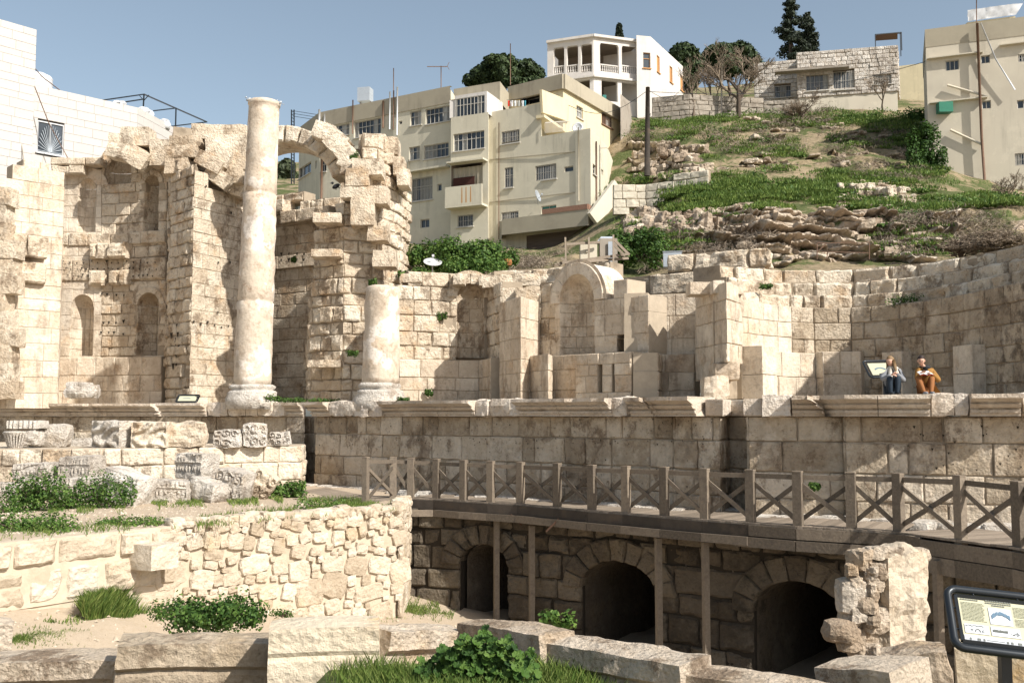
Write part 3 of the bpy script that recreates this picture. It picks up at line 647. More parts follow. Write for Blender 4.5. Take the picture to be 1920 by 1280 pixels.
# ---- middle wall with niche
t = wall('ruin_niche_wall', 'rough ashlar wall with one small round-headed niche between the short column and the square pillar', 39.3, 840)
mw = Path([px(743, 38.6), px(860, 39.5), px(912, 39.7), px(938, 37.6)])
na = arch_px(mw, 857, 907, 532, 558, 671)
mb = MB(); masonry(mb, mw, [(743, 534), (765, 521), (850, 524), (866, 514), (905, 514), (938, 530), (938, 765), (743, 765)], ch=.6, bw=(.6, 1.2), rough=.035, dj=.04, bev=.04, holes=[na], seed=61, rag=.02, tint=(.35, .95))
niche(mb, mw, na, seed=8, dome_t=.15); voussoirs(mb, mw, na, .42, 8, d=.05, rough=.03, tint=(.6, .95)); mb.build('masonry', LM, t)
mb = MB(); masonry(mb, mw, [(743, 676), (938, 671), (938, 765), (743, 765)], ch=.7, bw=(.9, 1.6), d=.4, dep=.5, rough=.012, bev=.02, seed=62, tint=(.3, .8)); mb.build('plinth', NM, t)
mb = MB()
for a in [(752, 514, 792, 530), (905, 516, 962, 540), (958, 514, 1012, 536), (850, 514, 872, 534), (898, 518, 922, 536)]: rpx(mb, *a, 39, 1.2, rough=.13, tint=.7)
mb.build('coping_stone', LM, t)
# ---- square pillar
t = wall('ruin_pillar', 'square ashlar pillar between the small niche and the large arched niche', 35.5, 975, 'pillar')
pp = Path([px(936, 37.0), px(976, 34.9), px(1012, 36.6)])
mb = MB(); masonry(mb, pp, [(936, 568), (976, 563), (1012, 569), (1012, 765), (936, 765)], ch=.62, bw=(.5, .9), rough=.008, dj=.006, bev=.014, seed=71, tint=(.2, .7)); mb.build('masonry', NM, t)
mb = MB(); rpx(mb, 942, 541, 966, 568, 36.6, .8, rough=.06, box=.92); rpx(mb, 968, 540, 986, 566, 36.2, .8, rough=.08, box=.9); rpx(mb, 986, 538, 1012, 570, 36.8, .8, rough=.1, box=.85); mb.build('coping_stone', LM, t)
# ---- large arched niche wall
t = wall('ruin_arched_niche_wall', 'restored wall with the large hooded arched niche in the middle of the ruin', 34.8, 1110)
aw = Path([px(1011, 36.7), px(1215, 33.2)])
nb = arch_px(aw, 1050, 1114, 514, 562, 672); hb = rect_px(aw, 1157, 634, 1187, 662)
rect2 = rect_px(aw, 1136, 760, 1150, 720)
mb = MB(); masonry(mb, aw, [(1040, 548), (1150, 548), (1150, 526), (1176, 526), (1176, 549), (1216, 549), (1216, 765), (1011, 765), (1011, 640), (1040, 640)], ch=.62, bw=(.5, 1.1), rough=.008, dj=.008, bev=.014, holes=[nb, hb], seed=81, tint=(.2, .75), thick=1.0)
niche(mb, aw, nb, seed=9, dome_t=.4, rough=.004, depth=.75); hole(mb, aw, 1157, 634, 1187, 662)
mb.build('masonry', NM, t)
mb = MB(); masonry(mb, aw, [(1011, 545), (1026, 530), (1048, 528), (1048, 650), (1011, 650)], ch=.55, bw=(.5, .9), rough=.03, dj=.03, bev=.04, seed=82, d=-.02); mb.build('old_masonry', LM, t)
mb = MB(); voussoirs(mb, aw, nb, .42, 9, 0, math.pi, d=.04, dep=1.5, rough=.012, bev=.015, tint=(.5, .85)); mb.build('arch_hood', NM, t)
mb = MB(); masonry(mb, aw, [(1036, 668), (1112, 668), (1112, 765), (1036, 765)], ch=.7, bw=(.6, 1.1), d=.35, dep=.5, rough=.012, bev=.02, seed=83, tint=(.15, .6))
slot = rect_px(aw, 1141, 690, 1150, 722); slot2 = rect_px(aw, 1168, 690, 1173, 725)
masonry(mb, aw, [(1100, 666), (1204, 660), (1204, 765), (1100, 765)], ch=.5, bw=(.5, 1.0), d=.62, dep=.6, rough=.012, bev=.02, seed=84, tint=(.15, .6), holes=[slot, slot2]); mb.build('plinth', NM, t)
st = Path([px(989, 35.9), px(1028, 34.3), px(1036, 35.3)])
mb = MB(); masonry(mb, st, [(989, 668), (1028, 666), (1036, 668), (1036, 765), (989, 765)], ch=.6, bw=(.6, 1.1), rough=.01, dj=.006, bev=.014, seed=85); mb.build('pedestal', NM, t)
# ---- wall right of it and the corner pier
t = wall('ruin_link_wall', 'lit stretch of restored wall between the hooded arched niche and the tall corner pier', 33.6, 1260)
rw = Path([px(1216, 33.25), px(1222, 34.1), px(1306, 33.6)])
mb = MB(); masonry(mb, rw, [(1216, 549), (1306, 549), (1306, 765), (1216, 765)], ch=.62, bw=(.6, 1.1), rough=.008, dj=.006, bev=.014, seed=91, tint=(.35, .8)); mb.build('masonry', NM, t)
mb = MB(); masonry(mb, rw, [(1212, 668), (1306, 664), (1306, 765), (1212, 765)], ch=.7, bw=(.7, 1.1), d=.4, dep=.5, rough=.015, bev=.02, seed=92, tint=(.05, .4)); mb.build('plinth', NM, t)
t = wall('ruin_corner_pier', 'tall corner pier with an overhanging lower edge right of the arched niche wall', 31, 1350, 'pier')
p3 = Path([px(1300, 33.2), px(1365, 30.2), px(1394, 31.6)])
mb = MB(); masonry(mb, p3, [(1300, 548), (1365, 545), (1394, 551), (1394, 765), (1300, 765)], ch=.6, bw=(.5, 1.0), rough=.03, dj=.03, bev=.03, d=-.3, seed=95, tint=(.3, .8)); mb.build('inner_masonry', LM, t)
mb = MB(); masonry(mb, p3, [(1303, 548), (1365, 545), (1393, 551), (1393, 676), (1365, 679), (1303, 683)], ch=.6, bw=(.6, 1.1), rough=.014, dj=.012, bev=.02, seed=96, tint=(.3, .8), dep=.8)
masonry(mb, p3, [(1303, 683), (1334, 683), (1334, 712), (1303, 712)], ch=.6, bw=(.6, 1.1), rough=.014, dj=.012, seed=97, dep=.6); mb.build('masonry', NM, t)
mb = MB(); rpx(mb, 1293, 530, 1338, 552, 31.6, .9, rough=.03, box=.95); rpx(mb, 1336, 527, 1356, 550, 31, .8, rough=.03, box=.95); rpx(mb, 1356, 530, 1392, 552, 31.5, .9, rough=.03, box=.95)
rpx(mb, 1318, 706, 1366, 752, 30.4, .9, rough=.16, box=.6, n=8); rpx(mb, 1338, 680, 1386, 712, 30.6, .9, rough=.14, box=.7, n=8); mb.build('rough_stone', NM, t)
# ---- theatre-like curved wing
def offs(path, d):
    out = []
    for i, p in enumerate(path.p):
        n = path.n[max(0, i-1)]+path.n[min(i, len(path.n)-1)]; n.normalize(); out.append(p-n*d)
    return Path(out)
tp = Path([px(1393, 31.6), px(1425, 32.5), px(1470, 33.4), px(1530, 34), px(1600, 33.9), px(1670, 33.1), px(1730, 32.0), px(1790, 30.7), px(1850, 29.1), px(1910, 27.6), px(2000, 25.6)])
t = wall('ruin_curved_wall', 'concave curved ashlar wing with stepped rows of blocks along its top, at the right behind the two people', 33, 1650)
sm = tp.s_of(1488)
mb = MB(); masonry(mb, tp, z=(2.95, 6.2), s=(0, sm), ch=.56, bw=(.7, 1.1), rough=.008, dj=.008, bev=.014, seed=101, tint=(.4, .9)); mb.build('smooth_masonry', NM, t)
mb = MB(); masonry(mb, tp, z=(2.95, 6.2), s=(sm, tp.L), ch=.56, bw=(.7, 1.25), rough=.02, dj=.012, bev=.025, seed=102, tint=(.1, .7)); mb.build('old_masonry', OM, t)
for k, (d, z0, z1, sd) in enumerate([(.75, 6.1, 6.72, 5), (1.5, 6.65, 7.28, 6), (2.3, 7.2, 7.84, 7)]):
    mb = MB(); pk = offs(tp, d); masonry(mb, pk, z=(z0, z1), s=(pk.s_of(1380-10*k), pk.L), ch=.7, bw=(.8, 1.9), rough=.045, dj=.09, bev=.07, seed=sd, tint=(.4, .95), dep=.7, thick=1.2, rag=.04)
    mb.build('seating_row', LM, t)
mb = MB(); sa, sb, sc2 = tp.s_of(1422), tp.s_of(1520), tp.s_of(1622)
masonry(mb, tp, z=(2.95, 4.62), s=(sa, sb), ch=.83, bw=(.9, 1.4), d=.28, dep=.4, rough=.012, seed=104, bev=.02, tint=(.4, .8))
masonry(mb, tp, z=(2.95, 4.68), s=(sb+.2, sc2), ch=.83, bw=(.9, 1.4), d=.28, dep=.4, rough=.012, seed=105, bev=.02, tint=(.3, .8)); mb.build('plinth', NM, t)
for u0, u1, zt, dd in [(1393, 1420, 4.72, .7), (1521, 1531, 4.66, .6), (1668, 1712, 4.6, .45), (1812, 1850, 4.6, .4)]:
    mb = MB(); masonry(mb, tp, z=(2.95, zt), s=(tp.s_of(u0), tp.s_of(u1)), ch=.83, bw=(2, 3), d=dd, dep=dd+.1, core=False, rough=.008, bev=.015, dj=.004, seed=106, tint=(.5, .9)); mb.build('pilaster', NM, t)
# ---- rough back row along the top of the middle part
t = wall('ruin_back_wall', 'low row of rough eroded blocks behind and above the arched niche wall', 41, 1100)
bk = Path([px(760, 44), px(1030, 42), px(1250, 38.6), px(1445, 36.8), px(1452, 38.5)])
mb = MB(); masonry(mb, bk, [(760, 528), (850, 520), (905, 514), (940, 514), (940, 506), (1030, 502), (1100, 506), (1180, 506), (1248, 510), (1250, 490), (1300, 485), (1370, 480), (1445, 481), (1445, 620), (760, 620)], ch=.75, bw=(.9, 2.2), rough=.07, dj=.12, bev=.09, seed=111, rag=.05, tint=(.4, .9), dep=.7, thick=1.0)
mb.build('masonry', LM, t)

# ---- unseen pier added outside the frame to throw shade across the curved wall
t = thing('side_pier', (17, 26, TOPZ), 'tall ashlar pier added out of view at the right to shade the curved wall', 'pier')
rp = Path([(17.2, 30.8), (16.1, 28.6), (15.9, 24.6), (18.8, 22.4)])
mb = MB(); masonry(mb, rp, z=(2.9, 10.6), ch=.6, bw=(.7, 1.4), rough=.03, dj=.03, seed=77, thick=1.0); mb.build('masonry', LM, t)
mb = MB(); mb.add([Vector((x, y, z)) for z in (2.9, 10.3) for x, y in ((17.4, 30.4), (16.5, 28.4), (16.3, 24.9), (18.8, 22.8), (21, 27))], [(0, 1, 6, 5), (1, 2, 7, 6), (2, 3, 8, 7), (3, 4, 9, 8), (4, 0, 5, 9), (5, 6, 7, 8, 9)], .5); mb.build('core', [M['mortar']], t)
# ---------------------------------------------------------------- ground, terrace, bench, rubble wall, arcade, foreground
M['gravel'] = plain('gravel_path', (.43, .345, .255), .95, var=.3, scale=60, bump=.6, dirt=(.40, .31, .21), dm=.5)
M['soil'] = plain('sandy_soil', (.42, .34, .25), .95, var=.28, scale=30, bump=.6, dirt=(.36, .28, .19), dm=.6)
def fpit(x, y):
    pts = [(-30, -1.2), (-11, -1.3), (-9.5, -1.5), (-7.85, -2.0), (-3, -2.95), (0, -3.7), (3, -4.1), (40, -4.2)]
    for (a, za), (b, zb) in zip(pts, pts[1:]):
        if a <= x <= b: return za+(zb-za)*(x-a)/(b-a)
    return -4.2
def sheet(name, x0, x1, y0, y1, nx, ny, fz, mat, kind='structure', inside=None):
    mb = MB(); vs = []; fs = []
    for j in range(ny+1):
        for i in range(nx+1):
            x = x0+(x1-x0)*i/nx; y = y0+(y1-y0)*j/ny; vs.append(Vector((x, y, fz(x, y))))
    for j in range(ny):
        for i in range(nx):
            if inside and not inside(x0+(x1-x0)*(i+.5)/nx, y0+(y1-y0)*(j+.5)/ny): continue
            fs.append((j*(nx+1)+i, j*(nx+1)+i+1, (j+1)*(nx+1)+i+1, (j+1)*(nx+1)+i))
    mb.add(vs, fs, .5, 0, True); return mb.build(name, mat, kind=kind)
g = MB(); g.quad(Vector((-1500, -400, -4.6)), Vector((1500, -400, -4.6)), Vector((1500, 2000, -4.6)), Vector((-1500, 2000, -4.6))); g.build('ground', [M['soil']], kind='structure')
sheet('pit_ground', -26, 30, 9, 42, 150, 100, lambda x, y: fpit(x, y)+.10*nz((x, y, 0), .9)+.05*nz((x, y, 0), 3), [M['soil']])
RB = [px(752, 27.5), px(330, 23.4), px(-60, 19.7)]
rbp = Path([px(-60, 19.7), px(330, 23.4), px(752, 27.5), px(768, 30.5)])
# terrace (gravel path level z=0)
mb = MB(); tpts = [Vector((*px(-60, 19.9), -.12)), Vector((*px(330, 23.7), -.1)), Vector((*px(748, 27.8), -.1)), Vector((*px(766, 30.2), -.1)), Vector((*px(700, 35.4), 0)), Vector((*px(590, 38.6), 0)), Vector((*px(570, 39.4), 0)), Vector((-26, 43, 0)), Vector((-26, 24, -.1))]
def inpoly(x, y, P_):
    c = False
    for (a, b) in zip(P_, P_[1:]+P_[:1]):
        if (a.y > y) != (b.y > y) and x < a.x+(b.x-a.x)*(y-a.y)/(b.y-a.y): c = not c
    return c
sheet('gravel_path', -26, 0, 19, 43, 130, 120, lambda x, y: -.03+.05*nz((x, y, 0), .7)+.02*nz((x, y, 0), 4), [M['gravel']], inside=lambda x, y: inpoly(x, y, tpts))
# bench wall
bp_ = Path([px(-70, 31.2), px(200, 32.0), px(568, 34.8), px(574, 37.5)])
t = thing('low_stone_wall', bp_.at(5, 0), 'low pale limestone wall on the left that carries a row of carved fragments', 'wall')
mb = MB(); masonry(mb, bp_, z=(-.15, 1.47), ch=.54, bw=(.5, 1.3), rough=.035, dj=.035, bev=.04, seed=121, tint=(.5, 1), rag=.0, thick=3.0, dep=.6); mb.build('masonry', [M['lime'], M['mortarL']], t)
mb = MB(); q = [bp_.at(0, 1.44, -.2), bp_.at(bp_.c[1], 1.44, -.2), bp_.at(bp_.c[2], 1.44, -.2), Vector((*px(574, 38), 1.44)), Vector((*px(-70, 42.5), 1.44))]
mb.add(q, [tuple(range(5))], .8); mb.build('wall_top', [M['lime']], t)
# rubble retaining wall
t = thing('rubble_retaining_wall', rbp.at(6, -2), 'sunlit rubble retaining wall below the gravel path, ending at the boardwalk', 'wall')
mb = MB(); cs = .28; L = rbp.L; nxx = int(L/cs)
vs = []; fs = []; K = 16
for i in range(nxx+1):
    s_ = L*i/nxx
    for j in range(K+1):
        p0 = rbp.at(min(s_, L-1e-3), 0); zb = fpit(p0.x, p0.y)-.2; z = zb+(-.06-zb)*j/K
        vs.append(rbp.at(min(s_, L-1e-3), z+(.06*nz((s_, 0, 0), 2) if j == K else 0), .05*nz((s_, z, 0), 1.2)))
    q = rbp.at(min(s_, L-1e-3), -.05, -.8); vs.append(q)
W_ = K+2
for i in range(nxx):
    for j in range(K+1): fs.append((i*W_+j, (i+1)*W_+j, (i+1)*W_+j+1, i*W_+j+1))
mb.add(vs, fs, .5, 0, True); mb.build('mortar_face', [M['mortarR']], t)
mb = MB(); rr = random.Random(5); s330 = rbp.c[1]; placed = []
for big in (.62, .46, .34, .25, .17):
    for _ in range({.62: 120, .46: 400, .34: 900, .25: 1600, .17: 2200}[big]):
        s_ = rr.uniform(s330-.3, L-.1); p0 = rbp.at(s_, 0); zb = fpit(p0.x, p0.y); z = rr.uniform(zb, -.1)
        if big > .4 and z > zb+(-zb)*.55: continue
        w = big*rr.uniform(.8, 1.35); h = big*rr.uniform(.65, 1.1)
        if any(abs(s_-a) < (w+b)*.5 and abs(z-c) < (h+d)*.49 for a, c, b, d in placed): continue
        placed.append((s_, z, w, h)); c = rbp.at(s_, z, .02); n = rbp.n[rbp.seg(s_)]
        rock(mb, c, (w*1.1, .15 if z > zb*.5 else .12, h*1.1), rr.random()*99, .24, rot=math.atan2(n.x, -n.y), roll=rr.uniform(-.3, .3), tint=rr.uniform(.2, 1), n=4 if big > .3 else 3, box=.55)
for i in range(46):
    s_ = s330+(L-s330)*(i+.5)/46; c = rbp.at(s_, -.02+rr.uniform(-.03, .06), -.1); rock(mb, c, (rr.uniform(.25, .5), .4, rr.uniform(.15, .3)), rr.random()*99, .2, rot=rr.uniform(0, 3), tint=rr.uniform(.3, 1), n=4, box=.6)
mb.build('rubble_stone', [M['rubble']], t)
mb = MB(); masonry(mb, rbp, [(-60, 1035), (0, 1030), (110, 1018), (205, 1003), (330, 985), (330, 1150), (-60, 1150)], ch=.8, bw=(.75, 1.4), d=.13, rough=.06, dj=.06, bev=.07, joint=.04, seed=131, rag=.03, tint=(.2, .9)); mb.build('block_masonry', [M['rubble'], M['mortarR']], t)
mb = MB(); c = P(282, 1040, 22.7); rock(mb, c, (1.0, .75, .55), 4, .07, rot=-.55, tint=.85, n=(9, 7, 6), box=.93); mb.build('jutting_block', [M['rubble']], t)
# arcade under the boardwalk
arp = Path([px(752, 31.0), px(905, 30.2), px(1160, 27.6), px(1490, 24.5), px(1640, 23.3), px(1990, 20.6)])
t = thing('vaulted_arcade_wall', arp.at(8, -4), 'dark old masonry wall with three arched openings beneath the boardwalk', 'wall')
as_ = [arch_px(arp, 862, 950, 1020, 1064, 1168), arch_px(arp, 1090, 1230, 1052, 1118, 1250), arch_px(arp, 1412, 1586, 1090, 1172, 1320)]
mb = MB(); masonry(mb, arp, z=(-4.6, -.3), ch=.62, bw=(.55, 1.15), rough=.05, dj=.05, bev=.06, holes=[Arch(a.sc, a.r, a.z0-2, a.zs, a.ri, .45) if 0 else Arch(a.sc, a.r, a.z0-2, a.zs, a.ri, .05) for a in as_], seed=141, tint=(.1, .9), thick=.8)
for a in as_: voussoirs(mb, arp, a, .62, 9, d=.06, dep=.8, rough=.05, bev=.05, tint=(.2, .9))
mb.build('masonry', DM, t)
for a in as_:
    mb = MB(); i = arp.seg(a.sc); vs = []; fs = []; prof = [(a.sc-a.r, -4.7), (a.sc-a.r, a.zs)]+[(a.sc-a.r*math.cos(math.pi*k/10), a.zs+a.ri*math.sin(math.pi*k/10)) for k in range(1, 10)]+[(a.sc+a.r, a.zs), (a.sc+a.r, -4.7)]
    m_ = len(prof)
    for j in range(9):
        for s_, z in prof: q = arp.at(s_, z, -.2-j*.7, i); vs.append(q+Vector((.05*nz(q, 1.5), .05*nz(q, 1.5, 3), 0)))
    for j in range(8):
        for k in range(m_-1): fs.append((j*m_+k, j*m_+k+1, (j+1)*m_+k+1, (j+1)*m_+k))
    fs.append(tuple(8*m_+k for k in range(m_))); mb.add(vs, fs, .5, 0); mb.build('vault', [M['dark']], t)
mb = MB(); q = [arp.at(c+1e-4, -.3, -.1) for c in arp.c[:-1]]+[arp.at(arp.L-.01, -.3, -.1)]
b_ = [podp.at(podp.s_of(u), -.3, .1) for u in (2000, 1740, 1500, 1200, 1000, 780)]
mb.add(q+b_, [tuple(range(len(q)+len(b_)))], .6); mb.build('vault_roof', [M['mortarL']], t)
# pale ledge at the podium foot
mb = MB()
for u in range(600, 1900, 14):
    s_ = podp.s_of(u+R.uniform(-4, 4)); c = podp.at(s_, -.16+R.uniform(-.02, .03), R.uniform(.2, .5)); rock(mb, c, (R.uniform(.5, 1.0), R.uniform(.5, .9), R.uniform(.25, .36)), R.random()*99, .15, rot=R.uniform(-.6, .0), tint=R.uniform(.4, 1), n=4, box=.75)
mb.build('footing_stone', [M['frag']], pod)
# fragments: (u0,v0,u1,v1,Y,rot,roll,kind,label)
def rel_scroll(nx_, nz_, amp=.05):
    k_ = R.random()*30
    def f(a, c):
        if nz((a*3, c*3, k_), 1) < -.18: return -.02
        x, y = (a+.06*nz((a*4, c*4, k_), 1))*nx_ % 1-.5, c*nz_ % 1-.5; r = math.hypot(x, y); th = math.atan2(y, x)
        return amp*math.sin(r*16+th)*(r < .48)*(0 < a < 1)*(0 < c < 1)
    return f
def rel_egg(n_, amp=.04):
    k_ = R.random()*30
    def f(a, c):
        if nz((a*2.5, c*2.5, k_), 1) < -.1: return -.015
        if c > .72: return amp*abs(math.sin(a*n_*math.pi))
        if c > .62: return amp*.8
        if .25 < c < .55: return amp*math.cos(a*n_*2*math.pi)*math.sin((c-.25)/.3*math.pi)
        return 0
    return f
def rel_leaf(amp=.14):
    def f(a, c):
        v = math.sin(a*9+3*math.sin(c*5))*math.cos(c*7+2*math.sin(a*6)); return amp*max(-.6, v)*(.02 < a < .98)
    return f
bench = [(12, 783, 75, 834, 32.6, 0, 0, 'cap', 'carved capital fragment with a fluted flaring leaf at the left end of the low wall'),
 (70, 786, 122, 830, 33.3, 0, 0, 'lump', 'rounded plain stone lump beside the carved capital on the low wall'),
 (176, 787, 246, 838, 33.0, -.45, 0, 'leaf', 'long carved block with deep-cut leaves, left one of the leafy pair'),
 (247, 789, 315, 838, 32.8, 0, 0, 'leaf', 'squared golden block with acanthus leaves on the low wall'),
 (317, 792, 379, 838, 33.2, .1, 0, 'lump', 'rounded golden stone with a pointed right edge on the low wall'),
 (400, 804, 451, 838, 33.6, 0, 0, 'scroll', 'small white stone carved with scrolls on the low wall'),
 (451, 796, 496, 839, 33.8, .2, 0, 'scroll', 'rounded grey stone with a curled carving on the low wall'),
 (502, 812, 527, 841, 34.2, 0, .08, 'scroll', 'small upright carved stone, second from the right end of the low wall'),
 (524, 810, 542, 840, 34.4, 0, -.2, 'egg', 'narrow tilted carved stone at the right end of the low wall')]
foot = [(26, 866, 98, 900, 30.4, -.1, -.03, 'egg', 'white carved block with dentils propped against the low wall behind the leftmost bush'),
 (114, 855, 180, 900, 30.4, -.2, 0, 'egg', 'white dentilled stone with a broken underside above the left bushes'),
 (114, 896, 190, 940, 29.6, 0, 0, 'egg', 'grey-white carved block standing behind the gap between the two big bushes'),
 (-20, 905, 24, 955, 28.2, 0, 0, 'egg', 'carved block cut by the left edge of the frame'),
 (186, 880, 280, 948, 28.8, -.25, .28, 'egg', 'largest white carved cornice block leaning beside the right bush'),
 (30, 896, 110, 925, 30.2, 0, 0, 'lump', 'plain block behind the leftmost bush supporting the white dentilled one'),
 (280, 897, 354, 944, 29.6, 0, .04, 'egg', 'long white block carved with teeth lying left of the dark broken block'),
 (333, 850, 398, 897, 31.0, -.45, 0, 'egg', 'upright block with concentric carved rings leaning on the low wall'),
 (346, 896, 428, 942, 29.8, -.5, .2, 'lump', 'angular white block with a dark broken left side lying on the grass'),
 (402, 876, 471, 942, 30.2, -.3, .18, 'scroll', 'tall leaning block with a scroll frieze along its lower edge'),
 (456, 878, 520, 936, 30.8, .1, .62, 'scroll', 'pinkish carved stone tilted to the right at the end of the fallen row'),
 (96, 893, 118, 915, 30.5, 0, 0, 'lump', 'small dark wedge stone between the two left white blocks')]
def fragment(a, group):
    u0, v0, u1, v1, Y, rot, roll, kd, lab = a; c = P((u0+u1)/2, (v0+v1)/2, Y); k = Y/F; w = (u1-u0)*k; h = (v1-v0)*k; mb = MB(); sd = (u0*7.13+v0) % 97
    if group == 'b': c.z = 1.46+h/2
    w2 = w/(1+.6*abs(math.sin(roll))); cy = c.y+.3
    if kd == 'cap':
        cx = c.x-.1
        mb.lathe((cx-.12, c.y, c.z-h/2), [(.2, 0), (.2, .1), (.17, .2), (.22, .38), (.36, .52), (.34, .55), (.1, .56)], 22, .6, rough=.09, seed=2)
        for q in range(11):
            an = math.pi+.2+q*.27; mb.bar((cx-.12+.2*math.cos(an), c.y+.2*math.sin(an), c.z-h/2), (cx-.12+.37*math.cos(an), c.y+.37*math.sin(an), c.z-h/2+.52), .045, .07, .7)
        rock(mb, (cx+.25, cy, c.z-.12), (.55, .7, .5), 5, .3, tint=.6, n=8, box=.5); rock(mb, (cx+.1, cy, c.z+h/2-.12), (w*.95, .8, .26), 6, .08, tint=.8, n=(16, 5, 4), box=.92, relief=lambda a, c_: .04*math.sin(a*60))
    else:
        rl = {'leaf': rel_leaf(.10), 'scroll': rel_scroll(3 if w > .8 else 2, 2, .045), 'egg': rel_egg(9, .045), 'lump': None}[kd]
        rock(mb, (c.x, cy, c.z), (w2, min(.9, w*.8), h*(.98 if not roll else .85)), sd, {'lump': .2, 'leaf': .1, 'scroll': .13, 'egg': .1}[kd], rot=rot, roll=roll, tint=R.uniform(.4, .95), n=(22, 8, 18) if rl else (9, 8, 8), box={'lump': .62, 'leaf': .9, 'scroll': .75, 'egg': .84}[kd], relief=rl)
    warm = 'golden' in lab or 'brown' in lab or 'pinkish' in lab
    o = mb.build('carved_fragment' if kd != 'lump' else 'loose_stone', [M['lime'] if warm else M['frag']], label=lab, cat='carved stone' if kd != 'lump' else 'stone', group='fragments displayed on the low wall' if group == 'b' else 'fallen fragments at the foot of the low wall')
for a in bench: fragment(a, 'b')
for a in foot: fragment(a, 'f')
mb = MB(); rock(mb, P(155, 733, 39.6), (1.15, .9, .55), 8, .2, n=(9, 7, 6), box=.6, tint=.7); rock(mb, P(150, 722, 39.5), (.9, .7, .25), 9, .15, n=6, box=.6, tint=.7)
mb.build('column_base_fragment', [M['frag']], label='worn moulded column base lying on the cornice before the left niches', cat='carved stone')
mb = MB()
for a in [(22, 820, 74, 838), (74, 825, 150, 836), (140, 822, 184, 838)]: rpx(mb, *a, 34.6, .6, rough=.05, box=.92)
mb.build('stone_slabs', [M['frag']], label='row of flat pinkish slabs lying behind the carved capital on the low wall', cat='stone')
# foreground blocks
fgroup = 'large kerb blocks along the foreground'
def fblock(uA, vA, uB, vB, Y0, Y1, zb, thick, lab, mat='block', groove=True, seed=1, rough=.085, box=.9, tint=.6, lipw=.06):
    A = P(uA, vA, Y0); B = P(uB, vB, Y1); d = B-A; L = Vector((d.x, d.y)).length; h = (A.z+B.z)/2-zb
    rot = math.atan2(d.y, d.x); roll = -math.atan2(d.z, L); c = (A+B)/2; nrm = Vector((math.sin(rot), -math.cos(rot), 0)); c = c-nrm*(thick/2); c.z -= h/2
    rl = (lambda a, k: (lipw if k > 1-.28/h else 0)-(.03 if 1-.34/h < k < 1-.28/h else 0)+.004*math.sin(k*40)) if groove else None
    mb = MB(); rock(mb, c, (L, thick, h), seed, rough, rot=rot, roll=roll, tint=tint, n=(max(10, int(L/.07)), 9, max(14, int(h/.055))), box=box, relief=rl)
    mb.build('kerb_block', [M[mat]], label=lab, cat='stone block', group=fgroup)
fblock(-70, 1240, 220, 1232, 12.0, 12.3, -2.2, .62, 'pale flat-topped block at the bottom left corner of the frame', seed=2)
fblock(-40, 1168, 18, 1166, 13.6, 13.8, -2.2, .5, 'dark-stained block end cut by the left edge of the frame', seed=3, groove=False)
fblock(205, 1202, 500, 1200, 11.6, 12.0, -2.2, .62, 'brown-stained moulded block left of the yellow-veined one', seed=14, tint=.3, mat='old')
fblock(500, 1176, 714, 1170, 11.3, 11.5, -1.5, .66, 'smooth cream block with orange stains', mat='yellow', seed=5, rough=.02, groove=True, lipw=.0, tint=.7)
fblock(714, 1181, 862, 1178, 11.9, 12.7, -1.6, .55, 'moulded cream block half hidden by the leafy plant, right of the orange-veined block', seed=6, tint=.8)
fblock(866, 1163, 1026, 1188, 12.7, 11.4, -1.6, .5, 'sloping rough block in shade above the leafy plant', seed=7, rough=.08, tint=.25, box=.9)
fblock(1018, 1198, 1288, 1242, 11.6, 10.3, -1.6, .55, 'long rounded kerb block sloping down to the right behind the grass', seed=8, rough=.09, box=.88, tint=.75)
fblock(1258, 1252, 1560, 1302, 10.5, 9.6, -1.8, .55, 'rough flat kerb block at the bottom edge below the third vault', seed=9, rough=.09, box=.88, tint=.5)
fblock(1548, 1248, 1694, 1256, 10.6, 10.0, -1.8, .85, 'squared pale block with a chipped right corner at the foot of the rubble pillar', seed=10, rough=.06, tint=.7, box=.92)
fblock(1672, 1226, 1800, 1216, 11.2, 11.0, -1.8, .6, 'irregular brown block between the rubble pillar and the information sign', seed=12, rough=.12, box=.85, groove=False, tint=.4)
fblock(1795, 1212, 1990, 1218, 11.6, 11.2, -1.8, .6, 'warm brown block behind the information sign', mat='yellow', seed=13, rough=.05, groove=False, tint=.3)
# rubble pillar
t = thing('rubble_pillar', P(1660, 1225, 14.6), 'broken rubble masonry pillar standing in front of the boardwalk at the right', 'pillar')
mb = MB(); c = P(1672, 1142, 15.0); rock(mb, (c.x, c.y, c.z-.1), (.86, .66, 1.95), 3, .22, rot=.5, n=(16, 10, 26), box=.86, tint=.6)
mb.build('mortar_core', [M['rubble']], t)
mb = MB(); rr = random.Random(12)
for i in range(46):
    v = rr.uniform(1045, 1225); u = 1612-(v-1030)*.12+rr.uniform(-14, 46); s_ = rr.uniform(.14, .34)
    rock(mb, P(u, v, 14.55+rr.uniform(-.12, .25)), (s_*1.1, s_*.9, s_), rr.random()*99, .28, rot=rr.uniform(0, 3), tint=rr.uniform(.0, .9), n=5, box=.5)
for i in range(12): s_ = rr.uniform(.1, .2); rock(mb, P(rr.uniform(1612, 1725), rr.uniform(1032, 1040), 14.8+rr.uniform(-.2, .3)), (s_*1.4, s_*1.2, s_), rr.random()*99, .25, tint=.8, n=4)
rock(mb, P(1595, 1115, 14.6), (.42, .4, .5), 7, .12, tint=1, n=7, box=.35); rock(mb, P(1575, 1182, 14.4), (.45, .4, .3), 8, .14, tint=0, n=7, box=.35)
mb.build('rubble_stone', [M['block']], t)

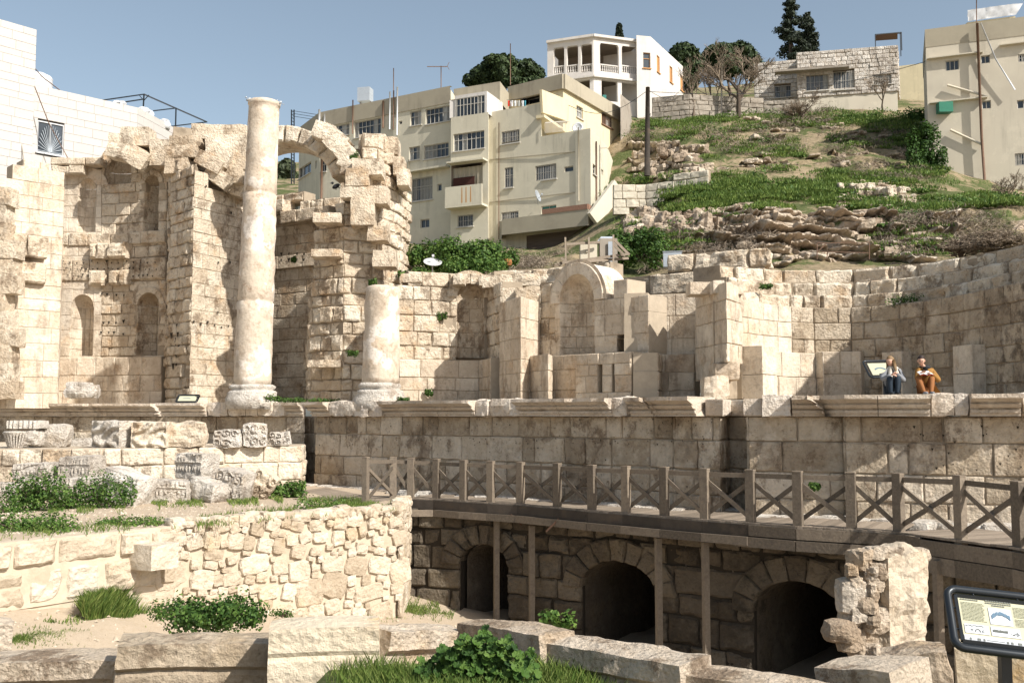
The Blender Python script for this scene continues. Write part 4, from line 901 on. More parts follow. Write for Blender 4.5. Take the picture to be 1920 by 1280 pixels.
# loose gravel and pebbles, one uncountable spread
mb = MB(); rr = random.Random(31)
def peb(x, y, z, s): 
    a = rr.uniform(0, 3); e = [Vector((math.cos(a+q)*s*rr.uniform(.6, 1.2), math.sin(a+q)*s*rr.uniform(.6, 1.2), 0)) for q in (0, 1.5, 3.1, 4.6)]; c = Vector((x, y, z)); t_ = c+Vector((rr.uniform(-.3, .3)*s, 0, s*rr.uniform(.5, .9)))
    mb.add([c+v for v in e]+[t_], [(0, 1, 4), (1, 2, 4), (2, 3, 4), (3, 0, 4)], rr.random())
for i in range(3600):
    u = rr.uniform(0, 700); v = rr.uniform(938, 1000); q = G(u, v, 0)
    if inpoly(q.x, q.y, tpts): peb(q.x, q.y, -.035+.05*nz((q.x, q.y, 0), .7)+.02*nz((q.x, q.y, 0), 4), rr.uniform(.012, .05)*(2 if rr.random() < .03 else 1))
for i in range(4200):
    x = rr.uniform(-11, 3); y = rr.uniform(13, 29); peb(x, y, fpit(x, y)+.10*nz((x, y, 0), .9)+.05*nz((x, y, 0), 3)-.005, rr.uniform(.012, .05)*(2.5 if rr.random() < .04 else 1))
mb.build('pebbles', [M['rubble']], kind='stuff')
# ---------------------------------------------------------------- boardwalk
M['wood'] = plain('weathered_wood', (.15, .122, .092), .8, var=.6, scale=3, bump=.5, dirt=(.10, .08, .065), dm=.5, aniso=(6, 6, 6))
M['woodP'] = plain('pale_wood', (.24, .195, .15), .8, var=.35, scale=3, bump=.5, dirt=(.18, .14, .10), dm=.4, aniso=(6, 6, 6))
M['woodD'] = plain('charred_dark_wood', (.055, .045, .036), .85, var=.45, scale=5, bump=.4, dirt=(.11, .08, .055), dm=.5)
M['woodR'] = plain('reddish_wood', (.20, .115, .065), .8, var=.35, scale=4, bump=.4)
POSTS = [(685, 857, 942), (737, 857, 932), (770, 859, 932), (818, 861, 933.5), (869, 863, 937), (920, 865, 940), (976, 867, 943), (1045, 869, 949), (1110, 872, 955), (1174, 874, 960),
         (1246, 876, 966), (1322, 879, 972), (1408, 881, 978), (1497, 884, 984.5), (1597, 886, 990), (1686, 888, 995), (1802, 892, 1010.5), (1912, 903, 1024)]
bw = thing('boardwalk', G(1174, 960), 'long raised wooden boardwalk with a cross-braced railing running across the ruin above the vaults', 'boardwalk')
PB = [G(u, b) for u, t_, b in POSTS]
for i in (16, 17): PB[i] = P(POSTS[i][0], POSTS[i][2], [0]*16+[20.3, 18.9][i-16:] and (20.3 if i == 16 else 18.9))
PT = [P(u, t_, PB[i].y) for i, (u, t_, b) in enumerate(POSTS)]
POSTX = PB+[P(2060, 1052, 17.1)]; PTX = PT+[P(2060, 925, 17.1)]
def dirp(i):
    a = POSTX[max(0, i-1)] if i > 1 else POSTX[i]; b = POSTX[min(len(POSTX)-1, i+1)]; d = b-a; d.z = 0; return d.normalized()
for i, (b, t_) in enumerate(zip(POSTX, PTX)):
    d = dirp(i); n = Vector((d.y, -d.x, 0)); w = .105 if i > 3 else .1; mb = MB(); h = (t_.z-b.z)
    mb.box((b.x, b.y, b.z+h/2-.06), d*w, n*.075, (0, 0, h/2+.06), R.uniform(.3, .9)); mb.box(Vector((b.x, b.y, b.z+h+.005)), d*(w+.006), n*.081, (0, 0, .012), .9); mb.build('railing_post', [M['wood']], bw)
for i in range(len(POSTX)-1):
    a, b, at_, bt = POSTX[i], POSTX[i+1], PTX[i], PTX[i+1]
    mb = MB(); back = Vector((.02, .05, 0)); mb.bar(at_+back-Vector((0, 0, .13)), bt+back-Vector((0, 0, .13)), .05, .11, R.uniform(.3, .8)); mb.build('top_rail', [M['wood']], bw)
    mb = MB(); up = Vector((0, 0, 1)); mb.bar(a+up*.08+back*1.9, bt-up*.25+back*1.9, .045, .10, R.uniform(.1, .6)); mb.build('brace', [M['wood']], bw)
    mb = MB(); mb.bar(at_-up*.25+back*.4, b+up*.08+back*.4, .045, .10, R.uniform(.2, .8)); mb.build('brace', [M['wood']], bw)
# deck planks: from front edge (under the posts) back to the podium foot
front = [G(566, 919)]+[PB[0]+Vector((-.25, -.1, 0))]+[p.copy() for p in POSTX[2:]]
wd = [2.6, 2.6]+[2.55]*6+[2.3]*5+[2.0]*10
mbs = {0: MB(), 1: MB()}
for i in range(len(front)-1):
    a, b = front[i], front[i+1]; d = (b-a); L = Vector((d.x, d.y)).length; n = Vector((-d.y, d.x, 0)).normalized()
    if i == 0: n = Vector((.35, 1, 0)).normalized()
    k = max(1, int(L/.145))
    for j in range(k):
        p0 = a+d*(j/k); p1 = a+d*((j+.94)/k); w = wd[i] if i else 1.6; o = -n*(.12 if i else .0); z = Vector((0, 0, R.uniform(-.004, .004)-.005))
        q = [p0+o+z, p1+o+z, p1+n*w+z, p0+n*w+z]; t_ = R.uniform(.1, .9)
        mbs[0].add(q+[v-Vector((0, 0, .045)) for v in q], [(0, 1, 2, 3), (7, 6, 5, 4), (0, 4, 5, 1), (1, 5, 6, 2), (2, 6, 7, 3), (3, 7, 4, 0)], t_)
mbs[0].build('deck_planks', [M['woodP']], bw)
def beam(pts, w, h, dz, dn, mat, name='beam'):
    mb = MB()
    for a, b in zip(pts, pts[1:]):
        d = (b-a).normalized(); n = Vector((d.y, -d.x, 0)); o = n*dn+Vector((0, 0, dz)); mb.bar(a+o-d*.003, b+o+d*.003, w, h, R.uniform(.2, .8))
    mb.build(name, [M[mat]], bw)
E2 = Vector((0, 0, 0)); s1_ = [PB[1]+Vector((.0, -.05, 0))]+PB[2:13]
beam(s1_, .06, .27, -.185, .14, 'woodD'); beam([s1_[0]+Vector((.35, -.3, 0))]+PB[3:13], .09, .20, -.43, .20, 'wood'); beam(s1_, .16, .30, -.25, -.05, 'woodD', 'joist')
s2_ = [PB[12]+(PB[13]-PB[12])*.02]+PB[13:16]+[PB[15]+(PB[16]-PB[15])*.45]
beam(s2_, .07, .25, -.18, .145, 'wood'); beam([PB[11]+(PB[12]-PB[11])*.7]+s2_[:-1], .09, .23, -.45, .17, 'wood')
s3_ = [PB[15]+(PB[16]-PB[15])*.46, PB[16], PB[17], POSTX[18]]
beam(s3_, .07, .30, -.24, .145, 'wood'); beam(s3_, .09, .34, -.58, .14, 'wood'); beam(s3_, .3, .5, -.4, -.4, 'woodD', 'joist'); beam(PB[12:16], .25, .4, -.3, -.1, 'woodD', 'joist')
# cross joists and supporting posts
def support(u, vt, Y, vb, w=.10, mat='wood', lit=.7):
    a = P(u, vt, Y); zb = fpit(a.x, a.y)-.1; mb = MB(); mb.box((a.x, a.y, (a.z+zb)/2), (w/2, .02, 0), (-.02, w/2, 0), (0, 0, (a.z-zb)/2), lit); mb.build('support_post', [M[mat]], bw)
def yat(u, off): # bridge front line depth at pixel u
    for a, b, pa, pb_ in zip(POSTS, POSTS[1:], PB, PB[1:]):
        if a[0] <= u <= b[0]: return pa.y+(pb_.y-pa.y)*(u-a[0])/(b[0]-a[0])+off
    return PB[-1].y+off
for u, vt, off in [(770, 962, .25), (931, 975, .1), (997, 985, .05), (1234, 1008, .05), (1322, 1016, .05), (1757, 1050, -.3)]: support(u, vt, yat(u, off), 0, .14 if u > 900 else .12, 'wood')
for u, vt, off, vb in [(822, 970, 1.6, 1062), (1062, 992, 1.5, 1090), (1289, 1015, 1.5, 1120), (1377, 1020, 1.5, 1130)]:
    a = P(u, vt, yat(u, off)); b = P(u, vb, yat(u, off)); mb = MB(); mb.bar(a, b, .13, .13, .3); mb.build('wall_post', [M['wood']], bw)
for u, v, du, dv in [(757, 955, 18, 22), (958, 964, 20, 20), (1048, 972, -24, 24)]:
    mb = MB(); a = P(u, v, yat(u, -.25)); b = P(u+du, v+dv, yat(u, -.2)); mb.bar(a, b, .05, .05, .5); mb.build('metal_strut', [plain('rusty_iron', (.08, .045, .03), .7, .4)] if 'ri' not in M else [M['ri']], bw)
# ---------------------------------------------------------------- signs
M['frame'] = plain('painted_dark_metal', (.03, .035, .04), .35, .5, var=.1, spec=.5)
M['sheet'] = plain('cream_sign_sheet', (.50, .48, .34), .35, var=.05, scale=2)
M['ink'] = plain('sign_ink', (.16, .17, .15), .6); M['ink2'] = plain('pale_grey_ink', (.36, .37, .28), .6); M['panel'] = plain('white_sign_inset', (.55, .57, .60), .4, var=.05); M['blue'] = plain('slate_blue_print', (.12, .20, .28), .5)
def sign(c, ex, ez, w, h, label, detail, name='information_sign', pole=None):
    """c = lower left corner, ex/ez unit axes of the board"""
    t = thing(name, c, label, 'sign'); n = ex.cross(ez).normalized()
    def at(a, b, d=0): return Vector(c)+ex*(a*w)+ez*(b*h)+n*d
    def plate(mb, a0, b0, a1, b1, d, tint=.5): q = [at(a0, b0, d), at(a1, b0, d), at(a1, b1, d), at(a0, b1, d)]; k = [v-n*.003 for v in q]; mb.add(q+k, [(0, 1, 2, 3), (7, 6, 5, 4), (0, 4, 5, 1), (1, 5, 6, 2), (2, 6, 7, 3), (3, 7, 4, 0)], tint)
    mb = MB(); plate(mb, 0, 0, 1, 1, 0); bd = mb.build('board', [M['sheet']], t)
    mb = MB(); r = .02*w/1.1*1.4
    for a, b in (((0, 0), (1, 0)), ((1, 0), (1, 1)), ((1, 1), (0, 1)), ((0, 1), (0, 0))): mb.bar(at(*a), at(*b), .022, .03)
    e = .095*h/.65 if h > .3 else .03; R0 = e*1.2
    pts = []
    for (ca, cb, t0) in ((1, 1, 0), (0, 1, 90), (0, 0, 180), (1, 0, 270)):
        cx = at(ca, cb)+ex*((e-R0)*(1 if ca else -1))+ez*((e-R0)*(1 if cb else -1))
        for k in range(6):
            th = math.radians(t0+18*k); pts.append(cx+ex*(R0*math.cos(th))+ez*(R0*math.sin(th)))
    pts.append(pts[0]); mb.tube(pts, .022 if w > .8 else .03, 8)
    for a, b, dx, dz in ((0, .72, -1, 0), (0, .25, -1, 0), (1, .72, 1, 0), (1, .25, 1, 0), (.22, 1, 0, 1), (.75, 1, 0, 1)): mb.tube([at(a, b), at(a, b)+ex*(dx*e)+ez*(dz*e)], .008, 6)
    mb.build('frame', [M['frame']], t)
    if pole: mb = MB(); mb.box(*pole); mb.build('pole', [M['frame']], t)
    if detail: detail(plate, t, at)
    return t
def near_detail(plate, t, at):
    rr = random.Random(3)
    for (a0, b0, a1, b1) in ((.05, .19, .335, .385), (.36, .19, .70, .385), (.37, .44, .635, .80), (.03, .02, .97, .15)):
        mb = MB(); plate(mb, a0*1, b0, a1, b1, .005); mb.build('inset_picture', [M['panel']], t)
    mb = MB()
    for col, (x0, x1) in enumerate(((.05, .335), (.67, .95))):
        y = .86
        while y > .44:
            x = x0
            while x < x1-.03:
                w = rr.uniform(.012, .04); plate(mb, x, y, min(x1, x+w), y+.009, .006); x += w+.007
            y -= .03 if rr.random() > .1 else .05
    mb.build('small_print', [M['ink2']], t)
    mb = MB()
    for y, x0, x1 in ((.92, .05, .25), (.94, .35, .64), (.895, .35, .64), (.85, .42, .58)):
        x = x0
        while x < x1: w = rr.uniform(.014, .03); plate(mb, x, y, x+w, y+.022, .006); x += w+.007
    mb.build('heading_text', [M['ink']], t)
    mb = MB()
    for i in range(28):
        a = .395+.21*i/27; k = (i/27-.5)*2; plate(mb, a, .66-.09*k*k-.02*(rr.random()), a+.010, .70-.07*k*k+.03*rr.random(), .009)
    mb.build('aerial_plan', [M['blue']], t)
    mb = MB()
    for i in range(16): k = i/15; plate(mb, .06+.2*k, .335-.0*k+.02*abs(math.sin(k*9)), .06+.2*k+.016, .343+.02*abs(math.sin(k*9)), .009)
    for i in range(9): th = math.pi*i/8; x = .20-.028*math.cos(th); y = .235+.05*math.sin(th); plate(mb, x-.004, y-.006, x+.006, y+.008, .009)
    plate(mb, .115, .27, .15, .278, .009); plate(mb, .13, .23, .135, .27, .009); plate(mb, .255, .225, .26, .27, .009); plate(mb, .255, .265, .275, .272, .009); plate(mb, .255, .222, .28, .229, .009); plate(mb, .22, .23, .24, .237, .009)
    for i in range(22): x = .38+.17*i/21; plate(mb, x, .27, x+.005, .31+.035*rr.random()*(1 if i in (4, 5, 19, 20) else .5), .009)
    for i in range(12): x = rr.uniform(.58, .67); y = rr.uniform(.22, .32); plate(mb, x, y, x+.02, y+.006, .009)
    for x, w in ((.09, .02), (.18, .04), (.25, .02), (.52, .025), (.57, .025), (.65, .045)): plate(mb, x, .05, x+w, .09, .009)
    for i in range(16): plate(mb, .29+i*.013, .065, .29+i*.013+.009, .073, .009)
    mb.build('printed_drawings', [M['ink']], t)
Ys = 7.2; c0 = P(1805, 1201, Ys); c1 = P(1968, 1221, Ys-.1); cu = P(1800, 1117, Ys+.25)
ex = (c1-c0).normalized(); ez = (cu-c0); h_ = ez.length; ez = (ez-ex*ez.dot(ex)).normalized()
pb = P(1886, 1300, Ys+.12); sign(c0, ex, ez, (c1-c0).length, h_, 'cream information board in a rounded dark tube frame at the bottom right corner', near_detail,
     pole=((pb.x, pb.y, c0.z-1.15), (.038, 0, 0), (0, .03, 0), (0, 0, 1.2)))
def far_detail(plate, t, at):
    mb = MB()
    for i in range(14): k = (i/13-.5)*2; plate(mb, .22+.4*i/13, .55-.12*k*k, .26+.4*i/13, .62-.10*k*k, .009)
    mb.build('aerial_plan', [M['blue']], t)
Yf = 26.0; c0 = P(1636, 704, Yf); c1 = P(1682, 703, Yf); cu = P(1648, 684, Yf+.35); ex = (c1-c0).normalized(); ez = cu-c0; h_ = ez.length; ez = (ez-ex*ez.dot(ex)).normalized()
far_s = sign(c0, ex, ez, (c1-c0).length, h_, 'tilted information panel standing behind the woman with the white scarf', far_detail, pole=((c0.x+.35, Yf+.15, 3.2), (.04, 0, 0), (0, .04, 0), (0, 0, .45)))
Yf = 40.0; c0 = P(332, 752, Yf); c1 = P(367, 752, Yf); cu = P(334, 742, Yf+.3); ex = (c1-c0).normalized(); ez = cu-c0; h_ = ez.length; ez = (ez-ex*ez.dot(ex)).normalized()
sign(c0, ex, ez, (c1-c0).length, h_, 'small low information panel on the cornice left of the tallest column', far_detail, pole=((c0.x+.35, Yf+.15, 2.95), (.05, 0, 0), (0, .05, 0), (0, 0, .12)))
# ---------------------------------------------------------------- people
M['skin'] = plain('skin', (.55, .33, .24), .55, var=.06); M['blond'] = plain('blond_hair', (.20, .13, .065), .6, var=.35, scale=40); M['dhair'] = plain('dark_hair', (.03, .02, .018), .6, var=.3)
M['grey'] = plain('grey_wool', (.24, .25, .27), .95, var=.12, scale=40); M['cream'] = plain('cream_knit', (.52, .48, .42), .95, var=.1, scale=60); M['navy'] = plain('dark_denim', (.025, .04, .06), .85, var=.25, scale=20)
M['mustard'] = plain('mustard_jacket', (.30, .155, .04), .85, var=.12, scale=12); M['orange'] = plain('rust_trousers', (.30, .125, .045), .85, var=.15, scale=15); M['black'] = plain('black_cloth', (.02, .022, .025), .8, var=.2); M['paper'] = plain('paper', (.75, .74, .70), .7, var=.05)
M['eye'] = plain('eye_and_brow', (.03, .02, .02), .4); M['lip'] = plain('lip', (.42, .17, .14), .5)
def skin(name, mat, verts, edges, radii, parent, root=0, sub=2):
    me = bpy.data.meshes.new(name); o0 = Vector(parent['_o']); me.from_pydata([tuple(Vector(v)) for v in verts], edges, []); me.materials.append(mat)
    o = bpy.data.objects.new(name, me); COL.objects.link(o); o.parent = parent; o['_o'] = tuple(o0)
    m = o.modifiers.new('skin', 'SKIN'); m.use_smooth_shade = True
    for i, r in enumerate(radii): me.skin_vertices[0].data[i].radius = (r, r) if not isinstance(r, tuple) else r
    me.skin_vertices[0].data[root].use_root = True
    s = o.modifiers.new('subd', 'SUBSURF'); s.levels = sub; s.render_levels = sub
    return o
def ell(mb, c, r, n=14, tint=.5, fn=None, mat=0):
    vs = []; fs = []; K = 9
    for j in range(K+1):
        ph = -math.pi/2+math.pi*j/K
        for k in range(n):
            a = 2*math.pi*k/n; e = Vector((math.cos(a)*math.cos(ph), math.sin(a)*math.cos(ph), math.sin(ph))); p = Vector((e.x*r[0], e.y*r[1], e.z*r[2]))
            if fn: p = fn(p, e)
            vs.append(Vector(c)+p)
    for j in range(K):
        for k in range(n): fs.append((j*n+k, j*n+(k+1) % n, (j+1)*n+(k+1) % n, (j+1)*n+k))
    mb.add(vs, fs, tint, mat, True)
def local_mesh(mb, name, mats, parent, rot=None, off=None):
    """build a mesh given in the person's own frame"""
    me = bpy.data.meshes.new(name); me.from_pydata([tuple(v) for v in mb.v], [], mb.f)
    me.polygons.foreach_set('material_index', mb.m); me.polygons.foreach_set('use_smooth', mb.sm)
    at = me.attributes.new('tint', 'FLOAT', 'POINT'); at.data.foreach_set('value', mb.t)
    for m in mats: me.materials.append(m)
    o = bpy.data.objects.new(name, me); COL.objects.link(o); o.parent = parent; o['_o'] = parent['_o']; return o
def hand(palm, fwd, side, parent, s=1.0):
    """palm + five separate bent fingers, one continuous skin per hand"""
    f = Vector(fwd).normalized(); sd = Vector(side).normalized(); up = f.cross(sd); p = Vector(palm); V = [p-f*.045, p, p+f*.035]; E = [(0, 1), (1, 2)]; Rr = [.02, .028, .026]
    o = skin('hand', M['skin'], V, E, [r*s for r in Rr], parent, 0, 1)
    mb = MB()
    for k, (a, L) in enumerate(((-.03, .062), (-.01, .074), (.01, .07), (.028, .055))):
        b = p+f*.04+sd*a; m_ = b+f*L*.5-up*.006; e = m_+f*L*.35-up*L*.45; mb.tube([b, m_, e], [.0095*s, .0085*s, .0065*s], 6)
    b = p-sd*.03-f*.01; mb.tube([b, b-sd*.025+f*.025, b-sd*.02+f*.055-up*.01], [.011*s, .0095*s, .008*s], 6)
    local_mesh(mb, 'fingers', [M['skin']], o)
def person(loc, label, female):
    t = thing('person', loc, label, 'person'); mx = -1 if female else -1
    # own frame: x right in photo, y away from the camera; figure faces the camera, legs drawn up in front
    lean = -.10
    ux = {True: 0.0, False: .03}[female]
    hipz = .12; kneez = .42; sh = .56; hd = Vector((-.05 if female else -.09, -.20, .80))
    kn = [(-.16, -.44, kneez), (.02, -.46, kneez+.02)] if female else [(-.26, -.42, kneez-.02), (.06, -.40, kneez-.0)]
    an = [(-.14, -.42, .02), (.0, -.44, .02)] if female else [(-.16, -.50, .03), (-.02, -.52, .03)]
    hips = [(.0, -.02, hipz), (.16, -.02, hipz)]
    # trousers: one continuous mesh
    V = [(.08, .0, .13)]; E = []; Rr = [(.15, .12)]
    for k in range(2):
        b = len(V); h, q, a = Vector(hips[k]), Vector(kn[k]), Vector(an[k])
        V += [h, (h+q)/2, q, q*.5+a*.5, a]; E += [(0, b), (b, b+1), (b+1, b+2), (b+2, b+3), (b+3, b+4)]; Rr += [.10, .088, .068, .058, .045]
    legs = skin('trousers', M['navy'] if female else M['orange'], V, E, Rr, t)
    for k in range(2):
        mb = MB(); a = Vector(an[k]); ell(mb, a+Vector((0, -.06, -.0)), (.042, .12, .04)); local_mesh(mb, 'shoe', [M['black'] if female else M['grey']], t)
    # torso + arms
    S = [Vector((-.12, -.10, sh+.02)), Vector((.20, -.06, sh))]
    if female: el = [Vector((-.25, -.22, .36)), Vector((.24, -.22, .32))]; hn = [Vector((-.12, -.48, .47)), Vector((-.02, -.50, .50))]
    else: el = [Vector((-.20, -.24, .36)), Vector((.30, -.20, .32))]; hn = [Vector((-.20, -.44, .50)), Vector((.02, -.46, .50))]
    V = [(.07, .02, .16), (.06, .0, .34), (.04, -.07, .52), (.03, -.11, .62)]; E = [(0, 1), (1, 2), (2, 3)]; Rr = [(.20, .16), (.19, .15), (.18, .13), (.08, .075)]
    for k in range(2):
        b = len(V); V += [S[k], (S[k]+el[k])/2, el[k], el[k]*.4+hn[k]*.6, hn[k]*.9+el[k]*.1]; E += [(2, b), (b, b+1), (b+1, b+2), (b+2, b+3), (b+3, b+4)]; Rr += [.09, .08, .07, .06, .05]
    skin('coat' if female else 'jacket', M['grey'] if female else M['mustard'], V, E, Rr, t)
    # body: head, neck and chest as one skin surface under the clothes
    nk = Vector((.02, -.12, .64)); body = skin('body', M['skin'], [(.05, -.02, .40), (.03, -.08, .56), nk, hd-Vector((-.01, -.02, .07))], [(0, 1), (1, 2), (2, 3)], [.10, .09, .048, .045], t, 0, 2)
    yaw = math.radians(-52 if female else -22); pitch = .35; HM = Matrix.Rotation(yaw, 3, 'Z') @ Matrix.Rotation(pitch, 3, 'X')
    def face(p, e):
        q = p.copy()
        if e.y < -.3 and abs(e.x) < .35: q.y -= .012*max(0, 1-abs(e.z+.05)*3)        # nose ridge region
        if e.z < -.3: q.x *= .86; q.y *= .93
        return HM @ q
    mb = MB(); ell(mb, hd, (.074, .092, .112), 18, .5, face)
    mb.add([hd+HM @ Vector(v) for v in ((-.013, -.088, -.02), (.013, -.088, -.02), (0, -.118, -.022), (0, -.09, .03))], [(0, 2, 3), (2, 1, 3), (0, 1, 2)], .6, 0, True)
    for s_ in (-1, 1): ell(mb, hd+HM @ Vector((s_*.076, .0, -.005)), (.012, .02, .03), 8)
    head = local_mesh(mb, 'head', [M['skin']], t)
    mb = MB()
    for s_ in (-1, 1):
        ell(mb, hd+HM @ Vector((s_*.03, -.086, .008)), (.011, .005, .005), 8); mb.bar(hd+HM @ Vector((s_*.018, -.092, .028)), hd+HM @ Vector((s_*.044, -.082, .026)), .006)
    local_mesh(mb, 'eyes', [M['eye']], head)
    mb = MB(); ell(mb, hd+HM @ Vector((0, -.086, -.058)), (.022, .006, .007), 8); local_mesh(mb, 'mouth', [M['lip']], head)
    def hcap(p, e):
        q = p.copy()
        if e.y < -.1 and e.z < .45: q = q*.80
        return HM @ q
    mb = MB(); ell(mb, hd+HM @ Vector((0, .018, .022)), (.086, .098, .110), 20, .5, hcap)
    if female:
        for k in range(16):
            a = math.radians(-20+k*15); x = .082*math.cos(a); y = .075*math.sin(a)+.02
            if y < -.02 and abs(x) < .06: continue
            p0 = hd+HM @ Vector((x, y, .03)); p1 = hd+HM @ Vector((x*1.1, y*1.05-.01, -.10)); p2 = p1+Vector((.02-.05*(x < 0), -.03, -.14)); mb.tube([p0, p1, p2], [.022, .024, .008], 6, .3+.04*k % .6)
    local_mesh(mb, 'hair', [M['blond'] if female else M['dhair']], t)
    if female:
        mb = MB(); pts = []
        for k in range(13): a = 2*math.pi*k/12; pts.append(Vector((.03+.105*math.cos(a), -.10+.09*math.sin(a), .645+.015*math.sin(a*2))))
        mb.tube(pts, .038, 8); mb.tube([(.06, -.19, .64), (.08, -.235, .52), (.07, -.25, .36)], [.05, .055, .05], 8); mb.tube([(-.06, -.19, .64), (-.07, -.23, .52), (-.06, -.25, .42)], [.045, .05, .04], 8)
        local_mesh(mb, 'scarf', [M['cream']], t)
        mb = MB(); mb.tube([(.13, -.13, .66), (.18, -.18, .5), (.17, -.17, .38)], .022, 6); mb.tube([(.12, .15, .62), (.14, .17, .3)], .09, 8); local_mesh(mb, 'backpack', [M['black']], t)
        hand(hn[0]+Vector((.0, -.03, .0)), (.6, -.7, -.1), (.5, .5, .1), t); hand(hn[1]+Vector((-.02, -.02, .01)), (-.9, -.4, .1), (.2, -.6, .3), t)
    else:
        mb = MB(); pts = [Vector((.03+.10*math.cos(2*math.pi*k/12), -.09+.09*math.sin(2*math.pi*k/12), .645)) for k in range(13)]; mb.tube(pts, .032, 8); mb.tube([(.0, -.20, .62), (.01, -.22, .45)], [.05, .06], 8); ell(mb, (.10, .02, .66), (.10, .08, .06)); local_mesh(mb, 'hood_lining', [M['black']], t)
        mb = MB(); mb.add([(.1, .05, .3), (.26, -.05, .26), (.44, -.02, .01), (.2, .1, .01)], [(0, 1, 2, 3)], .4); local_mesh(mb, 'jacket_tail', [M['mustard']], t)
        hand(hn[0]+Vector((.0, -.03, .01)), (.3, -.8, .1), (-.8, -.2, .2), t); hand(hn[1]+Vector((-.03, -.02, .01)), (-.6, -.7, .1), (.5, -.5, .2), t)
        b = thing('book', Vector(t.location)+Vector((-.12, -.55, .50)), 'open book held by the man in the mustard jacket', 'book')
        mb = MB(); o = Vector(b.location)
        for s_ in (-1, 1):
            for j in range(6):
                x0, x1 = j*.028, (j+1)*.028; z = lambda x: .03*math.sin(x/.17*math.pi)+.01
                mb.add([o+Vector((s_*x0, -.05, z(x0)-.03)), o+Vector((s_*x1, -.05, z(x1)-.03)), o+Vector((s_*x1, .15, z(x1)+.05)), o+Vector((s_*x0, .15, z(x0)+.05))], [(0, 1, 2, 3)], .6)
        mb.build('pages', [M['paper']], b)
        mb = MB()
        for s_ in (-1, 1): mb.add([o+Vector((0, -.055, -.03)), o+Vector((s_*.175, -.055, -.022)), o+Vector((s_*.175, .155, .052)), o+Vector((0, .155, .045))], [(0, 1, 2, 3)], .3)
        mb.build('cover', [plain('red_book_cover', (.4, .05, .03), .5)], b)
    t.scale = (1.1, 1.08, 1.06)
    return t
e1 = P(1676, 742, 25.2); person((e1.x-.06, 25.3, 3.03), 'woman with long blond hair, white scarf and grey coat sitting cross-legged on the cornice', True)
e2 = P(1733, 741, 25.0); person((e2.x, 25.1, 3.03), 'man in mustard jacket and rust trousers sitting on the cornice reading an open book', False)
# ---------------------------------------------------------------- hillside
UC = [-200, 500, 680, 770, 1000, 1180, 1300, 1450, 1600, 1750, 1920, 2400]
HR = {500: [(560, 57), (520, 59), (505, 61), (470, 65), (440, 72), (400, 80), (350, 100), (330, 120), (310, 130), (300, 150)],
 770: [(560, 44), (515, 46), (505, 50), (475, 60), (458, 69), (450, 74), (400, 90), (330, 105), (300, 120), (280, 150)],
 1000: [(560, 44), (508, 46), (500, 50), (478, 58), (465, 66), (455, 72), (300, 88), (215, 95), (200, 105), (165, 140)],
 1180: [(560, 44), (508, 46), (495, 50), (445, 56), (388, 64), (335, 70), (250, 78), (218, 84), (200, 95), (170, 140)],
 1300: [(560, 43), (505, 45), (482, 48), (420, 54), (328, 62), (308, 64), (242, 74), (212, 84), (190, 100), (160, 140)],
 1450: [(560, 42), (500, 44), (475, 47), (395, 51), (320, 62), (292, 66), (245, 74), (206, 82), (180, 100), (150, 140)],
 1600: [(560, 41), (500, 43), (480, 46), (395, 50), (320, 62), (288, 66), (242, 74), (203, 80), (180, 95), (150, 140)],
 1750: [(560, 39), (495, 41), (480, 44), (388, 49), (362, 56), (305, 66), (235, 75), (198, 84), (180, 98), (150, 140)],
 1920: [(560, 35), (490, 37), (470, 40), (378, 48), (360, 60), (330, 68), (250, 80), (220, 90), (200, 100), (170, 140)]}
HR[-200] = HR[500]; HR[680] = [(560, 55), (520, 56), (505, 58)]+HR[500][3:]; HR[2400] = HR[1920]
TS = 12                                          # subdivisions per row band
def hpix(u, t):
    for a, b in zip(UC, UC[1:]):
        if a <= u <= b: k = (u-a)/(b-a); k = k*k*(3-2*k); break
    i = min(8, int(t)); f = t-i; i2 = i+1
    va, ya = HR[a][i]; vb, yb = HR[b][i]; vc, yc = HR[a][i2]; vd, yd = HR[b][i2]
    v0, y0 = va+(vb-va)*k, ya+(yb-ya)*k; v1, y1 = vc+(vd-vc)*k, yc+(yd-yc)*k
    return v0+(v1-v0)*f, y0+(y1-y0)*f
def hillp(u, t):
    v, y = hpix(u, t); p = P(u, v, y); q = Vector((p.x, p.y, p.z*1.5))
    amp = .9*nz(q, .22, 1)+.45*nz(q, .6, 2)+.2*nz(q, 1.6, 3)
    st = 0
    if 2 <= t <= 3.1 or 4.6 <= t <= 5.5 or (u < 1330 and 4.9 < t < 6):
        w = min(1, (t-2)*4, (3.1-t)*5) if t < 3.2 else .5
        zz = p.z*1.7+nz(q, .3, 5)*1.6; st = w*(1.0*(abs((zz % 1)-.5)*2)-.5)*(1 if t < 3.2 else .8)+w*.5*nz(Vector((p.x, p.y, p.z*5)), .6, 9)
    fade = min(1, t)
    return Vector((p.x, p.y+(amp*.9+st*1.1)*fade, p.z+(amp*.55-.3)*fade))
def hill_at(u, v):
    best = min(range(0, 9*24), key=lambda i: abs(hpix(u, i/24)[0]-v)); return hillp(u, best/24)
m, nt, b = nmat('hillside_soil_and_turf'); pos = geo(nt); gn = nt.nodes.new('ShaderNodeNewGeometry'); sx = nt.nodes.new('ShaderNodeSeparateXYZ'); nt.links.new(gn.outputs['Normal'], sx.inputs[0])
n1 = tex(nt, 'ShaderNodeTexNoise', .35, 6, .65, pos); n2 = tex(nt, 'ShaderNodeTexNoise', 2.2, 8, .7, pos); n3 = tex(nt, 'ShaderNodeTexNoise', 9, 6, .7, pos)
r1 = ramp(nt, [(.25, (.13, .11, .06)), (.5, (.28, .22, .14)), (.75, (.42, .33, .23))]); nt.links.new(n2.outputs[0], r1.inputs[0])
